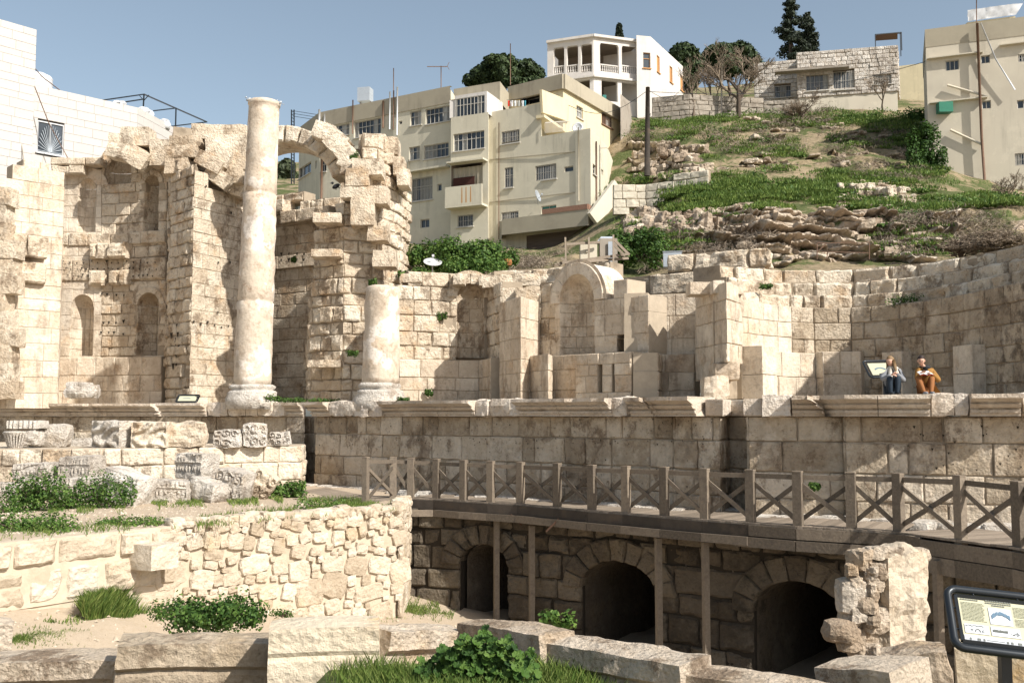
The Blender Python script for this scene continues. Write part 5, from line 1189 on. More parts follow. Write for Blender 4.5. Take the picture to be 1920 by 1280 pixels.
r2 = ramp(nt, [(.3, (.035, .06, .015)), (.55, (.10, .115, .045)), (.75, (.20, .19, .10))]); nt.links.new(n3.outputs[0], r2.inputs[0])
r3 = ramp(nt, [(.25, (.16, .11, .075)), (.5, (.40, .32, .245)), (.75, (.58, .50, .41))]); nt.links.new(n2.outputs[0], r3.inputs[0])
col = mixc(nt, step(nt, mul(nt, n1.outputs[0], mul(nt, n2.outputs[0], .5), 'ADD'), .70, .80), r1.outputs[0], r2.outputs[0])
col = mixc(nt, step(nt, sx.outputs[2], .62, .38), col, r3.outputs[0]); nt.links.new(col, b.inputs['Base Color']); b.inputs['Roughness'].default_value = .95; b.inputs['Specular IOR Level'].default_value = .1
bp = nt.nodes.new('ShaderNodeBump'); bp.inputs['Distance'].default_value = .3; bp.inputs['Strength'].default_value = .7; nt.links.new(n2.outputs[0], bp.inputs['Height']); nt.links.new(bp.outputs[0], b.inputs['Normal'])
M['hill'] = m
M['cliff'] = stone_mat('cliff_rock', (.24, .18, .13), (.43, .35, .265), (.60, .52, .42), stain=(.13, .085, .055), st=.5, warm=(.45, .33, .22), wm=.4, pit=.5, bump=.9, fine=5)
mb = MB(); us = list(range(-200, 480, 60))+list(range(480, 1000, 14))+list(range(1000, 1960, 7))+list(range(1960, 2401, 40)); NT = 9*TS
vs = [hillp(u, min(8.9999, j/TS)) for j in range(NT+1) for u in us]; W_ = len(us)
back = [Vector((v.x*6, 800, v.z)) for v in vs[-W_:]]; vs += back
fs = [(j*W_+i, j*W_+i+1, (j+1)*W_+i+1, (j+1)*W_+i) for j in range(NT+1) for i in range(W_-1)]
mb.add(vs, fs, .5, 0, True); mb.build('hill', [M['hill']], kind='structure')
# strata and boulders of the cliff (part of the terrain)
mb = MB(); rr = random.Random(4)
def strata(u0, v0, u1, v1, n, w=(1.2, 3.5), h=(.3, .8), tint=(.1, .9), rows=None, box=.55):
    for i in range(n):
        u = rr.uniform(u0, u1); v = rr.uniform(v0, v1)
        if rows: v = v0+(v1-v0)*((rr.randrange(rows)+.5+rr.uniform(-.25, .25))/rows)+4*math.sin(u*.03)
        p = hill_at(u, v); ww = rr.uniform(*w)*.8; hh = rr.uniform(*h); sd = rr.random()*99; ns = max(2, int(ww/.5))
        for k in range(ns):
            q = p+Vector(((k-(ns-1)/2)*.5+rr.uniform(-.1, .1), rr.uniform(-.25, .25), rr.uniform(-.12, .12)))
            rock(mb, q, (rr.uniform(.5, .95), rr.uniform(.7, 1.2), hh*rr.uniform(.6, 1.1)), rr.random()*99, .42, rot=rr.uniform(-.6, .6), roll=rr.uniform(-.15, .15), tint=rr.uniform(*tint), n=(4, 3, 4), box=box)
def ledge(u0, u1, v0, v1, th, pr, seed, ex=.15):
    """one rock shelf running along the slope: swept ragged profile, broken where the noise retracts it"""
    n = max(6, int((u1-u0)/3.2)); K = 9; vs = []
    for i in range(n+1):
        u = u0+(u1-u0)*i/n; v = v0+(v1-v0)*i/n+3*math.sin(u*.021+seed); p = hill_at(u, v); q = Vector((p.x, seed*5, 0))
        a = nz(q, .33, seed)+.5*nz(q, .9, seed+2)+.35*nz(q, 2.6, seed+4)+ex; a = max(-.35, min(1, a*1.8)); t_ = th*(.75+.5*nz(q, .8, seed+7))
        for k in range(K):
            f_ = k/(K-1); z = t_*(.5-f_); out = pr*a*(math.sin(math.pi*min(1, f_*1.25+.08))**.45 if f_ < .74 else .45*(1-f_)/.26)
            r_ = Vector((p.x, p.y*2, p.z+z)); out += .28*nz(r_, 2.1, seed)*(a > 0)+.14*nz(r_, 5.5, seed+1)
            if k in (0, K-1): out = -1.3
            vs.append(Vector((p.x+.12*nz(r_, 3, 8), p.y-out, p.z+z+.10*nz(r_, 3.3, 3))))
    mb.add(vs, [(i*K+k, (i+1)*K+k, (i+1)*K+k+1, i*K+k+1) for i in range(n) for k in range(K-1)], .3+.5*((seed*.37) % 1), 0, False)
sd_ = 1
for v in (398, 408, 417, 428, 440, 452, 463, 474, 484):
    ledge(1335 if v < 440 else 1300, 1745, v-6, v+2, .62 if v in (408, 428) else .46, 1.5 if v in (398, 428, 452) else .85, sd_, .3); sd_ += 1
for v in (272, 300): ledge(1176, 1318, v, v+6, .7, 1.2, sd_, .2); sd_ += 1
for a in ((1390, 1510, 296, 306), (1400, 1480, 304, 312), (1555, 1650, 280, 290), (1560, 1720, 298, 306), (1740, 1800, 396, 400), (1735, 1800, 415, 422), (1740, 1830, 436, 440), (1190, 1345, 398, 396), (1170, 1340, 418, 412), (1200, 1345, 436, 430), (1195, 1300, 470, 470)): ledge(*a, .5, .9, sd_); sd_ += 1
strata(1190, 398, 1345, 436, 26, (.8, 2), (.5, 1.1)); strata(1345, 394, 1730, 474, 26, (.8, 2), (.3, .6)); strata(1182, 268, 1315, 325, 26, (1, 2), (.4, .8)); strata(1300, 380, 1720, 395, 16, (.4, 1), (.2, .4)); strata(1400, 215, 1720, 300, 26, (.3, .7), (.2, .35)); strata(1560, 336, 1700, 372, 26, (.3, .8), (.2, .4))
mb.build('cliff', [M['cliff']], kind='structure')
for i, (u, v, w, h) in enumerate([(1569, 343, 9, 16), (1586, 345, 8, 15), (1604, 345, 26, 20), (1625, 347, 14, 20), (1644, 352, 14, 12), (1663, 350, 16, 22), (1682, 350, 10, 18), (1690, 362, 26, 16)]):
    mb = MB(); p = hill_at(u, v+h/2); k = p.y/F; rock(mb, p+Vector((0, -.4, h*k*.4)), (w*k*1.1, .8, h*k*1.1), i+3, .35, n=8, box=.5, tint=.8, roll=.25*math.sin(i*2.3))
    mb.build('pale_boulder', [M['lime']], label=['leftmost narrow pale boulder in the row on the hillside', 'second narrow pale boulder from the left in the hillside row', 'widest pale boulder in the hillside row', 'tall pale boulder right of the widest one on the hillside', 'low pale boulder in the middle of the hillside row', 'tallest slanting pale boulder in the right half of the hillside row', 'slim pale boulder second from the right in the hillside row', 'lowest broad pale boulder at the right end of the hillside row'][i], cat='boulder', group='pale boulders in a row on the hillside')
# ---------------------------------------------------------------- buildings
M['beige'] = plain('beige_render', (.56, .52, .41), .9, var=.10, scale=1.2, bump=.25, dirt=(.44, .40, .31), dm=.4, streak=.5)
M['beige2'] = plain('tan_render', (.37, .33, .25), .9, var=.12, scale=1.5, bump=.25, dirt=(.27, .235, .18), dm=.5, streak=.5)
M['yellow2'] = plain('yellow_render', (.62, .54, .36), .9, var=.07, scale=1.2, bump=.2, dirt=(.48, .42, .30), dm=.3, streak=.45)
M['rightw'] = plain('cream_render', (.56, .51, .41), .9, var=.08, scale=.8, bump=.2, dirt=(.47, .42, .34), dm=.4, streak=.45)
M['white'] = plain('white_limestone_facing', (.47, .45, .425), .85, var=.05, scale=2, bump=.15)
M['joint'] = plain('facing_joint', (.37, .345, .315), .9, var=.1)
M['villa'] = plain('whitewashed_stone', (.58, .55, .515), .9, var=.08, scale=2.5, bump=.3, dirt=(.50, .44, .37), dm=.45, streak=.35)
M['glass'] = plain('window_glass', (.035, .045, .055), .12, var=.5, scale=2, spec=.6); M['wframe'] = plain('pale_window_frame', (.42, .40, .36), .6, var=.2); M['curtain'] = plain('curtain_cloth', (.30, .30, .28), .9, var=.4, scale=5)
M['rust'] = plain('rusty_bars', (.15, .09, .06), .8, var=.4); M['brownp'] = plain('dark_red_cloth', (.055, .02, .015), .9, var=.3); M['inside'] = plain('interior_plaster', (.20, .165, .13), .9, var=.2)
M['teal'] = plain('teal_paint', (.05, .20, .18), .8); M['orangew'] = plain('orange_board', (.48, .25, .10), .8, var=.2); M['concrete'] = plain('stained_concrete', (.30, .265, .22), .95, var=.25, scale=3, bump=.3, dirt=(.16, .13, .10), dm=.5)
M['galv'] = plain('galvanised_sheet', (.42, .46, .50), .45, .3, var=.15, scale=8); M['bluecloth'] = plain('turquoise_curtain', (.06, .25, .32), .9, var=.3); M['redcloth'] = plain('red_cloth', (.55, .05, .03), .9, var=.2); M['plankd'] = plain('dark_board_wall', (.13, .10, .08), .9, var=.4, scale=2, bump=.5, dirt=(.06, .045, .035), dm=.5, aniso=(1, 1, 14))
M['green'] = plain('green_plastic', (.02, .16, .10), .5, var=.2); M['plastic'] = plain('white_plastic', (.56, .57, .58), .45, var=.04); M['dishgrey'] = plain('grey_dish_metal', (.36, .39, .42), .5, .2, var=.1); M['brickred'] = plain('pierced_brick', (.28, .16, .11), .9, var=.5, scale=14, bump=.5)
def pxz(path, rects): return [rect_px(path, *r).a for r in rects]
def facade(mb, path, z0, z1, holes, rev=.18, mat=0):
    """wall sheet along the path with real rectangular openings and reveals"""
    holes = [(h[0], h[1], max(h[2], z0), min(h[3], z1)) for h in holes if h[3] > z0+.01 and h[2] < z1-.01]
    ss = sorted({0, path.L, *path.c, *[x for h in holes for x in h[:2]]}); zz = sorted({z0, z1, *[x for h in holes for x in h[2:4]]})
    for a, b in zip(ss, ss[1:]):
        if b-a < 1e-4: continue
        si = path.seg((a+b)/2)
        for c, e in zip(zz, zz[1:]):
            if any(h[0]-1e-6 <= a and b <= h[1]+1e-6 and h[2]-1e-6 <= c and e <= h[3]+1e-6 for h in holes): continue
            mb.quad(path.at(a, c, 0, si), path.at(b, c, 0, si), path.at(b, e, 0, si), path.at(a, e, 0, si), .5, mat)
    for a, b, c, e in holes:
        si = path.seg((a+b)/2); A = lambda s, z, d: path.at(s, z, d, si)
        for p, q in (((a, c), (b, c)), ((b, c), (b, e)), ((b, e), (a, e)), ((a, e), (a, c))):
            if p[1] == q[1] and p[1] in (z0, z1): continue
            mb.quad(A(*p, 0), A(*q, 0), A(*q, -rev), A(*p, -rev), .5, mat)
def window(path, h, parent, cols=2, rows=1, kind='glass', rev=.18, frame='wframe', name='window', sill=True, label=None, pane='glass'):
    a, b, c, e = h; si = path.seg((a+b)/2); A = lambda s, z, d: path.at(s, z, d, si); mb = MB(); fw = .045; d = -rev+.06
    for s_, t_ in ((a, b),):
        mb.bar(A(a, c+fw/2, d), A(b, c+fw/2, d), fw, .06); mb.bar(A(a, e-fw/2, d), A(b, e-fw/2, d), fw, .06); mb.bar(A(a+fw/2, c, d), A(a+fw/2, e, d), fw, .06); mb.bar(A(b-fw/2, c, d), A(b-fw/2, e, d), fw, .06)
    for i in range(1, cols): s_ = a+(b-a)*i/cols; mb.bar(A(s_, c, d), A(s_, e, d), .035, .05)
    for j in range(1, rows): z = c+(e-c)*(1-j/rows*.75 if rows == 2 else j/rows); mb.bar(A(a, z, d), A(b, z, d), .03, .05)
    if kind == 'bars':
        n = max(3, int((b-a)/.13))
        for i in range(n): s_ = a+(b-a)*(i+.5)/n; mb.bar(A(s_, c, d+.08), A(s_, e, d+.08), .018, .018)
        for z in (c+.05, (c+e)/2, e-.05): mb.bar(A(a, z, d+.08), A(b, z, d+.08), .02, .02)
    if sill: mb.bar(A(a-.08, c-.04, .03), A(b+.08, c-.04, .03), .16, .07, 1)
    w = mb.build(name, [M[frame]], parent, label=label)
    n = cols; mbg = MB(); mbc = MB()
    for i in range(n):
        s0, s1 = a+(b-a)*i/n, a+(b-a)*(i+1)/n; (mbg if R.random() < .55 or kind == 'dark' else mbc).quad(A(s0, c, -rev+.02), A(s1, c, -rev+.02), A(s1, e, -rev+.02), A(s0, e, -rev+.02), R.uniform(0, 1))
    if mbg.v: mbg.build('pane', [M[pane]], w)
    if mbc.v: mbc.build('curtain', [M['curtain']], w)
    return w
def prism(mb, pts, z0, z1, mat=0, top=True):
    n = len(pts); v = [Vector((x, y, z0)) for x, y in pts]+[Vector((x, y, z1)) for x, y in pts]
    mb.add(v, [(i, (i+1) % n, n+(i+1) % n, n+i) for i in range(n)]+([tuple(range(n, 2*n))] if top else []), .5, mat)
def body(mb, path, z0, z1, holes, back, rev=.18, parapet=.0, mat=0, roofm=0):
    facade(mb, path, z0, z1, holes, rev, mat); pts = [tuple(path.p[-1])]+[tuple(b) for b in back]+[tuple(path.p[0])]
    for a, b in zip(pts, pts[1:]): mb.quad(Vector((*a, z0)), Vector((*b, z0)), Vector((*b, z1)), Vector((*a, z1)), .5, mat)
    rp = [Vector((q.x, q.y, z1-.02)) for q in path.p]+[Vector((*b, z1-.02)) for b in back]; mb.add(rp, [tuple(range(len(rp)))], .5, roofm)
    # inner back sheet so that windows are not see-through
def at3(u, v, Y): return P(u, v, Y)
# --- apartment building, long left part
ap = thing('apartment_building', at_px(720, 76, 10), 'long beige apartment block with stained roof band, rusty pipes and wide windows behind the arch', 'building')
zA = P(845, 167, 71.5).z; pa = Path([px(556, 82), px(592, 78), px(842, 71.6)])
wA = [(612, 235, 655, 256, 6, 2, 'glass'), (664, 225, 714, 255, 7, 2, 'glass'), (769, 208, 790, 235, 3, 2, 'glass'), (798, 201, 845, 230, 6, 2, 'glass'), (767, 275, 787, 300, 3, 2, 'glass'), (795, 270, 841, 296, 6, 2, 'glass'),
      (748, 227, 754, 233, 1, 1, 'dark'), (742, 286, 751, 291, 1, 1, 'dark'), (560, 310, 583, 330, 3, 1, 'glass'), (602, 300, 612, 322, 2, 2, 'glass'), (591, 302, 594, 316, 1, 1, 'dark'), (772, 333, 811, 376, 5, 2, 'bars'), (820, 345, 828, 358, 1, 1, 'dark'), (788, 411, 805, 427, 2, 1, 'dark'),
      (660, 320, 712, 350, 6, 2, 'glass'), (664, 400, 712, 430, 5, 2, 'glass')]
hA = [rect_px(pa, *w[:4]).a for w in wA]
mb = MB(); body(mb, pa, 8, zA, hA, [px(900, 84), px(590, 90)]); mb.build('wall', [M['beige']], ap)
for w, h in zip(wA, hA): window(pa, h, ap, w[4], w[5], w[6], sill=w[6] != 'dark')
mb = MB(); pb_ = offs(pa, -.07); zb = P(720, 215, pa.at(pa.s_of(720), 0).y).z
for si in range(len(pb_.n)):
    a, b = pb_.c[si], pb_.c[si+1]; mb.quad(pb_.at(a, zA-1.0, 0, si), pb_.at(b, zA-1.0, 0, si), pb_.at(b, zA+.25, 0, si), pb_.at(a, zA+.25, 0, si)); q = [pb_.at(a, zA+.25, 0, si), pb_.at(b, zA+.25, 0, si), pb_.at(b, zA+.25, -.3, si), pb_.at(a, zA+.25, -.3, si)]; mb.add(q, [(0, 1, 2, 3)]); mb.quad(pb_.at(a, zA-1.0, 0, si), pb_.at(b, zA-1.0, 0, si), pb_.at(b, zA-1.0, -.1, si), pb_.at(a, zA-1.0, -.1, si))
mb.build('roof_band', [M['beige2']], ap)
for u0, u1, v in [(595, 845, 358), ]:
    mb = MB(); z = P(790, 322, 73).z; s0, s1 = pa.s_of(745), pa.L; mb.bar(pa.at(s0, z, .3), pa.at(s1-.02, z, .3), .6, .15); mb.build('ledge', [M['beige']], ap)
for u, v0, v1, r, mt in [(657, 187, 250, .05, 'rust'), (715, 200, 250, .07, 'rust'), (728, 186, 255, .06, 'plastic'), (735, 185, 256, .05, 'rust'), (742, 180, 268, .06, 'plastic'), (593, 192, 235, .09, 'plastic'), (603, 202, 240, .06, 'plastic'), (599, 285, 385, .09, 'rust')]:
    mb = MB(); s_ = pa.s_of(u); mb.tube([pa.at(s_, P(u, v1, 76).z, .14), pa.at(s_, P(u, v0, 76).z, .14)], r, 8); mb.build('drain_pipe', [M[mt]], ap)
# --- B: projecting bay
pB = Path([px(842, 72.4), px(843, 70.6), px(914.5, 69.3), px(916, 70.6)]); zB = P(880, 216, 70).z
bt = thing('apartment_bay', at_px(880, 70, 10), 'narrow beige bay with glazed top balcony and dark red cloth between two larger blocks', 'building')
wB = [(850, 248, 908, 281, 7, 2, 'glass'), (858, 403, 887, 425, 3, 1, 'bars')]; hB = [rect_px(pB, *w[:4]).a for w in wB]; open_ = rect_px(pB, 846, 306, 905, 365).a
mb = MB(); body(mb, pB, 8, zB, hB+[open_], [px(930, 78), px(850, 80)]); mb.build('wall', [M['beige']], bt)
for w, h in zip(wB, hB): window(pB, h, bt, w[4], w[5], w[6])
a, b, c, e = open_; si = 1
mb = MB(); mb.quad(pB.at(a, c, -1.3, si), pB.at(b, c, -1.3, si), pB.at(b, e, -1.3, si), pB.at(a, e, -1.3, si)); [mb.quad(pB.at(x0, z0_, 0, si), pB.at(x1, z1_, 0, si), pB.at(x1, z1_, -1.3, si), pB.at(x0, z0_, -1.3, si)) for x0, z0_, x1, z1_ in ((a, c, b, c), (a, e, b, e), (a, c, a, e), (b, c, b, e))]; mb.build('balcony_recess', [M['inside']], bt)
mb = MB(); n_ = 34
for i in range(n_): s0, s1 = a+(b-a)*i/n_, a+(b-a)*(i+1)/n_; mb.quad(pB.at(s0, c+.7, -.15-.05*math.sin(i*1.3), si), pB.at(s1, c+.7, -.15-.05*math.sin(i*1.3+1.3), si), pB.at(s1, e-.25, -.12-.03*math.sin(i*1.3+1.3), si), pB.at(s0, e-.25, -.12-.03*math.sin(i*1.3), si), R.uniform(.7, 1))
mb.build('balcony_curtain', [M['beige2']], bt)
mb = MB(); mb.box((pB.at(a+.2, 0, .05, si)+pB.at(b-.6, 0, .05, si))/2+Vector((0, 0, c+.65)), (pB.at(b-.6, 0, 0, si)-pB.at(a+.2, 0, 0, si))/2, (0, .03, 0), (0, 0, .62)); mb.build('hung_cloth', [M['brownp']], bt)
zz = P(878, 388, 69.6).z; mb = MB(); mb.bar(pB.at(pB.c[1]+.04, zz, .45, 1), pB.at(pB.c[2]-.04, zz, .45, 1), .9, .14); mb.bar(pB.at(pB.c[1]+.04, zz+.75, .85, 1), pB.at(pB.c[2]-.04, zz+.75, .85, 1), .1, 1.35); mb.bar(pB.at(pB.c[1]+.04, P(878, 303, 69.6).z, .35, 1), pB.at(pB.c[2]-.04, P(878, 303, 69.6).z, .35, 1), .8, .12); mb.build('balcony', [M['beige']], bt)
mb = MB()
for k in (.45, .56, .68): s_ = pB.c[1]+(pB.c[2]-pB.c[1])*k; q = [pB.at(s_, zz+.2, .905, 1), pB.at(s_+.1, zz+.2, .905, 1), pB.at(s_+.08, zz+1.3, .905, 1), pB.at(s_+.02, zz+1.3, .905, 1)]; mb.add(q, [(0, 1, 2, 3)])
mb.build('rust_streak', [M['orangew']], bt, kind='stuff')
# glazed top balcony
pg_ = Path([px(852, 72), px(850, 70.5), px(912, 69.4), px(942, 72)]); zg0, zg1 = zB, P(880, 176, 70).z; mb = MB(); hg = rect_px(pg_, 853, 182, 909, 217).a
body(mb, pg_, zB-.02, zg1, [hg], [px(945, 76), px(855, 78)], rev=.1); mb.build('balcony_enclosure', [M['villa']], bt); window(pg_, hg, bt, 10, 2, 'glass', .1, sill=False)
mb = MB(); prism(mb, [px(848, 73.2), px(937, 71.5), px(956, 74.5), px(860, 80)], zg1-.1, P(937, 153, 71.5).z); mb.build('roof_block', [M['beige2']], bt)
# --- C: main front block
pC = Path([px(915, 70.3), px(1016, 68.2), px(1110, 66.2), px(1142, 70.7)]); zC = P(915, 211, 70.3).z; zC2 = P(1100, 242, 66.4).z
ct = thing('apartment_block', at_px(1030, 67, 10), 'large cream apartment block with satellite dish and brick-topped lower balcony facing the ruin', 'building')
wC = [(940, 245, 974, 269, 5, 1, 'bars'), (946, 314, 962, 352, 2, 2, 'bars'), (1004, 309, 1043, 337, 3, 1, 'bars'), (1058, 312, 1075, 322, 1, 1, 'dark'), (1111.5, 309, 1117.5, 328, 1, 2, 'glass'), (1127.5, 318, 1131, 328, 1, 1, 'dark'), (940, 397, 972, 412, 4, 1, 'bars'), (1015, 385, 1043, 400, 2, 1, 'dark')]
hC = [rect_px(pC, *w[:4]).a for w in wC]; mb = MB()
sm_ = pC.c[1]; body(mb, pC, 9, zC2, hC, [px(1160, 78), px(930, 80)]); mb.build('wall', [M['beige']], ct)
pC1 = Path([px(915, 70.3), px(1016, 68.2), px(1018, 70.5)]); mb = MB(); body(mb, pC1, zC2, zC, [rect_px(pC1, 940, 245, 974, 269).a], [px(920, 73)]); mb.build('upper_wall', [M['beige']], ct)
for w, h in zip(wC, hC): window(pC, h, ct, w[4], w[5], w[6], sill=w[6] != 'dark', pane='teal' if w[0] == 1015 else 'glass')
mb = MB(); pBl = Path([px(940, 69.7), px(940.5, 68.2), px(1105, 64.7), px(1124, 67.3)]); z1_, z0_ = P(1022, 402, 66.5).z, P(1022, 432, 66.5).z; body(mb, pBl, z0_, z1_, [], []); mb.build('lower_balcony', [M['beige2']], ct)
mb = MB(); pBr = offs(pBl, .05)
for si in (1, 2): mb.bar(pBr.at(pBr.c[si]+(3.2 if si == 1 else 0), z1_+.17, 0, si), pBr.at(pBr.c[si+1], z1_+.17, 0, si), .12, .34)
mb.build('pierced_brick_parapet', [M['brickred']], ct)
mb = MB(); pW = Path([px(925, 70.5), px(945, 69.8), px(1110, 66.0), px(1140, 70)]); body(mb, pW, 6, z0_+.05, [], []); mb.build('board_wall', [M['plankd']], ct)
mb = MB(); mb.bar(P(1112, 412, 64.6), P(1158, 350, 66), .3, 1.1); mb.build('stair_parapet', [M['rightw']], ct)
for v0, v1 in ((298, 292), (378, 368)):
    mb = MB(); s0, s1 = pC.s_of(918), pC.s_of(1080); mb.bar(pC.at(s0, P(918, v0, 70).z, .02, 0), pC.at(s1, P(1080, v1-6, 67).z, .02, 1), .05, .05); mb.build('wall_cable', [M['beige2']], ct)
def dish(t_, c, r, aim, mat, mast=None, name='satellite_dish', label=None):
    a = Vector(aim).normalized(); mb = MB(); prof = [(r*k/6, .22*r*(k/6)**2-.0) for k in range(1, 7)]+[(r*.97, .22*r-.03)]; mb.lathe(c, [(.01, 0)]+prof, 20, .5, axis=a); 
    f = Vector(c)+a*r*.9; mb.bar(Vector(c)+a.cross(Vector((0, 0, 1))).normalized()*0+Vector((0, 0, -r*.7)), f, .03, .03); mb.box(f, (.05, 0, 0), (0, .05, 0), (0, 0, .05))
    if mast: mb.bar(c, mast, .05, .05)
    if t_: mb.build(name, [M[mat]], t_)
    else: mb.build(name, [M[mat]], label=label, cat='satellite dish')
c = P(1007, 368, 66.9); dish(None, c, .42, (.9, -.4, .3), 'dishgrey', c+Vector((.1, 1.3, -.3)), label='small grey satellite dish fixed to the front of the large cream block')
c = P(1083, 240, 67.2); dish(None, c, .38, (-.3, -.9, .3), 'plastic', c+Vector((.1, .2, -.5)), label='white satellite dish on the terrace edge of the cream block')
c = P(811, 494, 44); dish(None, c, .42, (.1, -.5, .8), 'plastic', c-Vector((0, 0, .8)), label='white satellite dish lying among the green bushes behind the niche wall')
# --- D: yellow upper block
pD = Path([px(955, 74.4), px(1058, 71.5), px(1167, 79.8)]); zD = P(1058, 149, 71.5).z; wD = [(1081, 200, 1093, 222, 2, 2, 'glass'), (1128, 211, 1148, 237, 2, 1, 'glass')]
dt = thing('apartment_block', at_px(1100, 74, 20), 'yellow upper apartment block with a side wall receding behind the cream block', 'building')
hD = [rect_px(pD, *w[:4]).a for w in wD]; og = rect_px(pD, 975, 176, 1012, 196).a; mb = MB(); body(mb, pD, zC2-6, zD, hD+[og], [px(1160, 86), px(970, 84)], rev=.18); mb.build('wall', [M['yellow2']], dt)
window(pD, hD[0], dt, 2, 2, 'glass'); window(pD, hD[1], dt, 2, 1, 'bars', frame='rust', pane='rust'); window(pD, og, dt, 1, 1, 'dark', 1.2, sill=False)
mb = MB()
for si in (0, 1): mb.bar(pD.at(pD.c[si], zD-.2, .08, si), pD.at(pD.c[si+1], zD-.2, .08, si), .3, 1.1)
mb.build('roof_band', [M['beige2']], dt)
mb = MB(); A_, B_ = P(1015, 190, 68.0), P(1064, 208, 71.9); mb.bar(A_, B_, .18, 1.6, .5); mb.build('balcony_side_wall', [M['yellow2']], dt)
mb = MB(); z_ = P(1010, 217, 68.1).z; mb.add([Vector((*px(1006, 68.1), z_)), Vector((*px(1022, 67.8), z_)), Vector((*px(1066, 71.8), z_)), Vector((*px(1030, 73), z_))]+[Vector((*px(1006, 68.1), z_-.2)), Vector((*px(1022, 67.8), z_-.2)), Vector((*px(1066, 71.8), z_-.2)), Vector((*px(1030, 73), z_-.2))], [(0, 1, 2, 3), (7, 6, 5, 4), (0, 4, 5, 1), (1, 5, 6, 2), (2, 6, 7, 3), (3, 7, 4, 0)]); mb.build('balcony_slab', [M['yellow2']], dt)
mb = MB(); A_, B_ = P(1022, 250, 67.9), P(1068, 246, 70.6)
for i in range(22): q = A_+(B_-A_)*i/21; mb.bar(q, q+Vector((0, 0, .75)), .03, .03)
mb.bar(A_+Vector((0, 0, .75)), B_+Vector((0, 0, .75)), .05, .05); mb.build('railing', [M['wframe']], dt)
mb = MB(); pbk = Path([px(1168, 77.5), px(1186, 79.5), px(1190, 84)]); body(mb, pbk, 14, P(1170, 180, 78).z, [], []); mb.build('concrete_wall', [M['concrete']], label='tall bare concrete wall between the yellow block and the hillside', cat='wall')
# roof gear
tk = thing('roof_water_tank', at_px(685, 79, zA), 'grey metal water tank on legs on the apartment roof', 'water tank'); c = P(685, 179, 78); mb = MB(); mb.box(c, (.5, -.12, 0), (.1, .4, 0), (0, 0, .55)); [mb.box(c, (.505, -.12, 0), (.1, .405, 0), (0, 0, .03)) for _ in (0,)]; mb.build('tank', [M['galv']], tk)
for dx, dy in ((-.42, .1), (.42, -.1), (-.35, .4), (.5, .3)): mb = MB(); mb.bar(c+Vector((dx, dy, -.5)), c+Vector((dx, dy, -1.5)), .06, .06); mb.build('leg', [M['rust']], tk)
def antenna(u, v0, v1, Y, arms, label):
    mb = MB(); a, b = P(u, v1, Y), P(u, v0, Y); mb.tube([a, b], .035, 6)
    if arms:
        k = Y/F; mb.bar(b+Vector((-27*k, 0, -.05)), b+Vector((12*k, 0, -.05)), .05, .05)
        for i in range(8): q = b+Vector((-26*k+i*5*k, 0, -.05)); mb.bar(q-Vector((0, .3, .12)), q+Vector((0, .3, .12)), .03, .03)
        q = b+Vector((12*k, 0, 0)); mb.bar(q, q+Vector((.15, 0, .3)), .03, .03); mb.bar(q, q+Vector((.15, 0, -.3)), .03, .03)
    mb.build('antenna', [M['rust']], label=label, cat='antenna')
antenna(827, 124, 172, 75, True, 'comb-shaped television antenna on a tall mast on the apartment roof'); antenna(738, 128, 190, 78, False, 'thin whip antenna beside the white pipes on the apartment roof'); antenna(957, 82, 160, 84, False, 'thin mast in front of the pine trees'); antenna(1831, -8, 48, 66, False, 'thin rod rising from the roof of the right-hand building')
# --- villa
vt = thing('white_villa', at_px(1117, 86, 25), 'white two-storey villa with a columned loggia and balustrade on top of the hill', 'building')
pV = Path([px(1028, 87.6), px(1117, 86), px(1198, 87.3)]); zV = P(1117, 69, 86).z; zf = P(1117, 141, 86).z
up = [(1038, 89, 1058, 139), (1062.5, 86, 1084, 137), (1089, 83, 1110, 136), (1125, 83, 1160, 137), (1166, 88, 1197, 139)]; lo = [(1040, 154, 1071, 190), (1076, 151, 1106, 190), (1128, 151, 1158, 190), (1166, 156, 1197, 190)]
hU = [rect_px(pV, *r).a for r in up]; hL = [rect_px(pV, *r).a for r in lo]; mb = MB(); facade(mb, pV, 24, zV, hU+hL, .35); mb.build('loggia_wall', [M['villa']], vt)
pVi = offs(pV, 3.0); zfl = hU[3][2]; mb = MB()
for si in range(2):
    a, b = pVi.c[si], pVi.c[si+1]; mb.quad(pVi.at(a, 24, 0, si), pVi.at(b, 24, 0, si), pVi.at(b, zV, 0, si), pVi.at(a, zV, 0, si))
    for z in (zfl-.02, zfl-.3, zV-.5, 24.4): mb.quad(pV.at(pV.c[si], z, -.02, si), pV.at(pV.c[si+1], z, -.02, si), pVi.at(b, z, 0, si), pVi.at(a, z, 0, si))
mb.build('inner_wall', [M['inside']], vt)
mb = MB(); s_ = pVi.s_of(1144)
for u0, u1, v0, v1, mt in ((1138, 1150, 108, 128, 0), (1170, 1184, 103, 132, 1), (1090, 1104, 118, 134, 0)):
    q = [P(u0, v1, 89.4), P(u1, v1, 89.2), P(u1, v0, 89.2), P(u0, v0, 89.4)]; k = MB(); k.add(q, [(0, 1, 2, 3)]); k.build('loggia_door', [M['teal' if mt else 'glass']], vt)
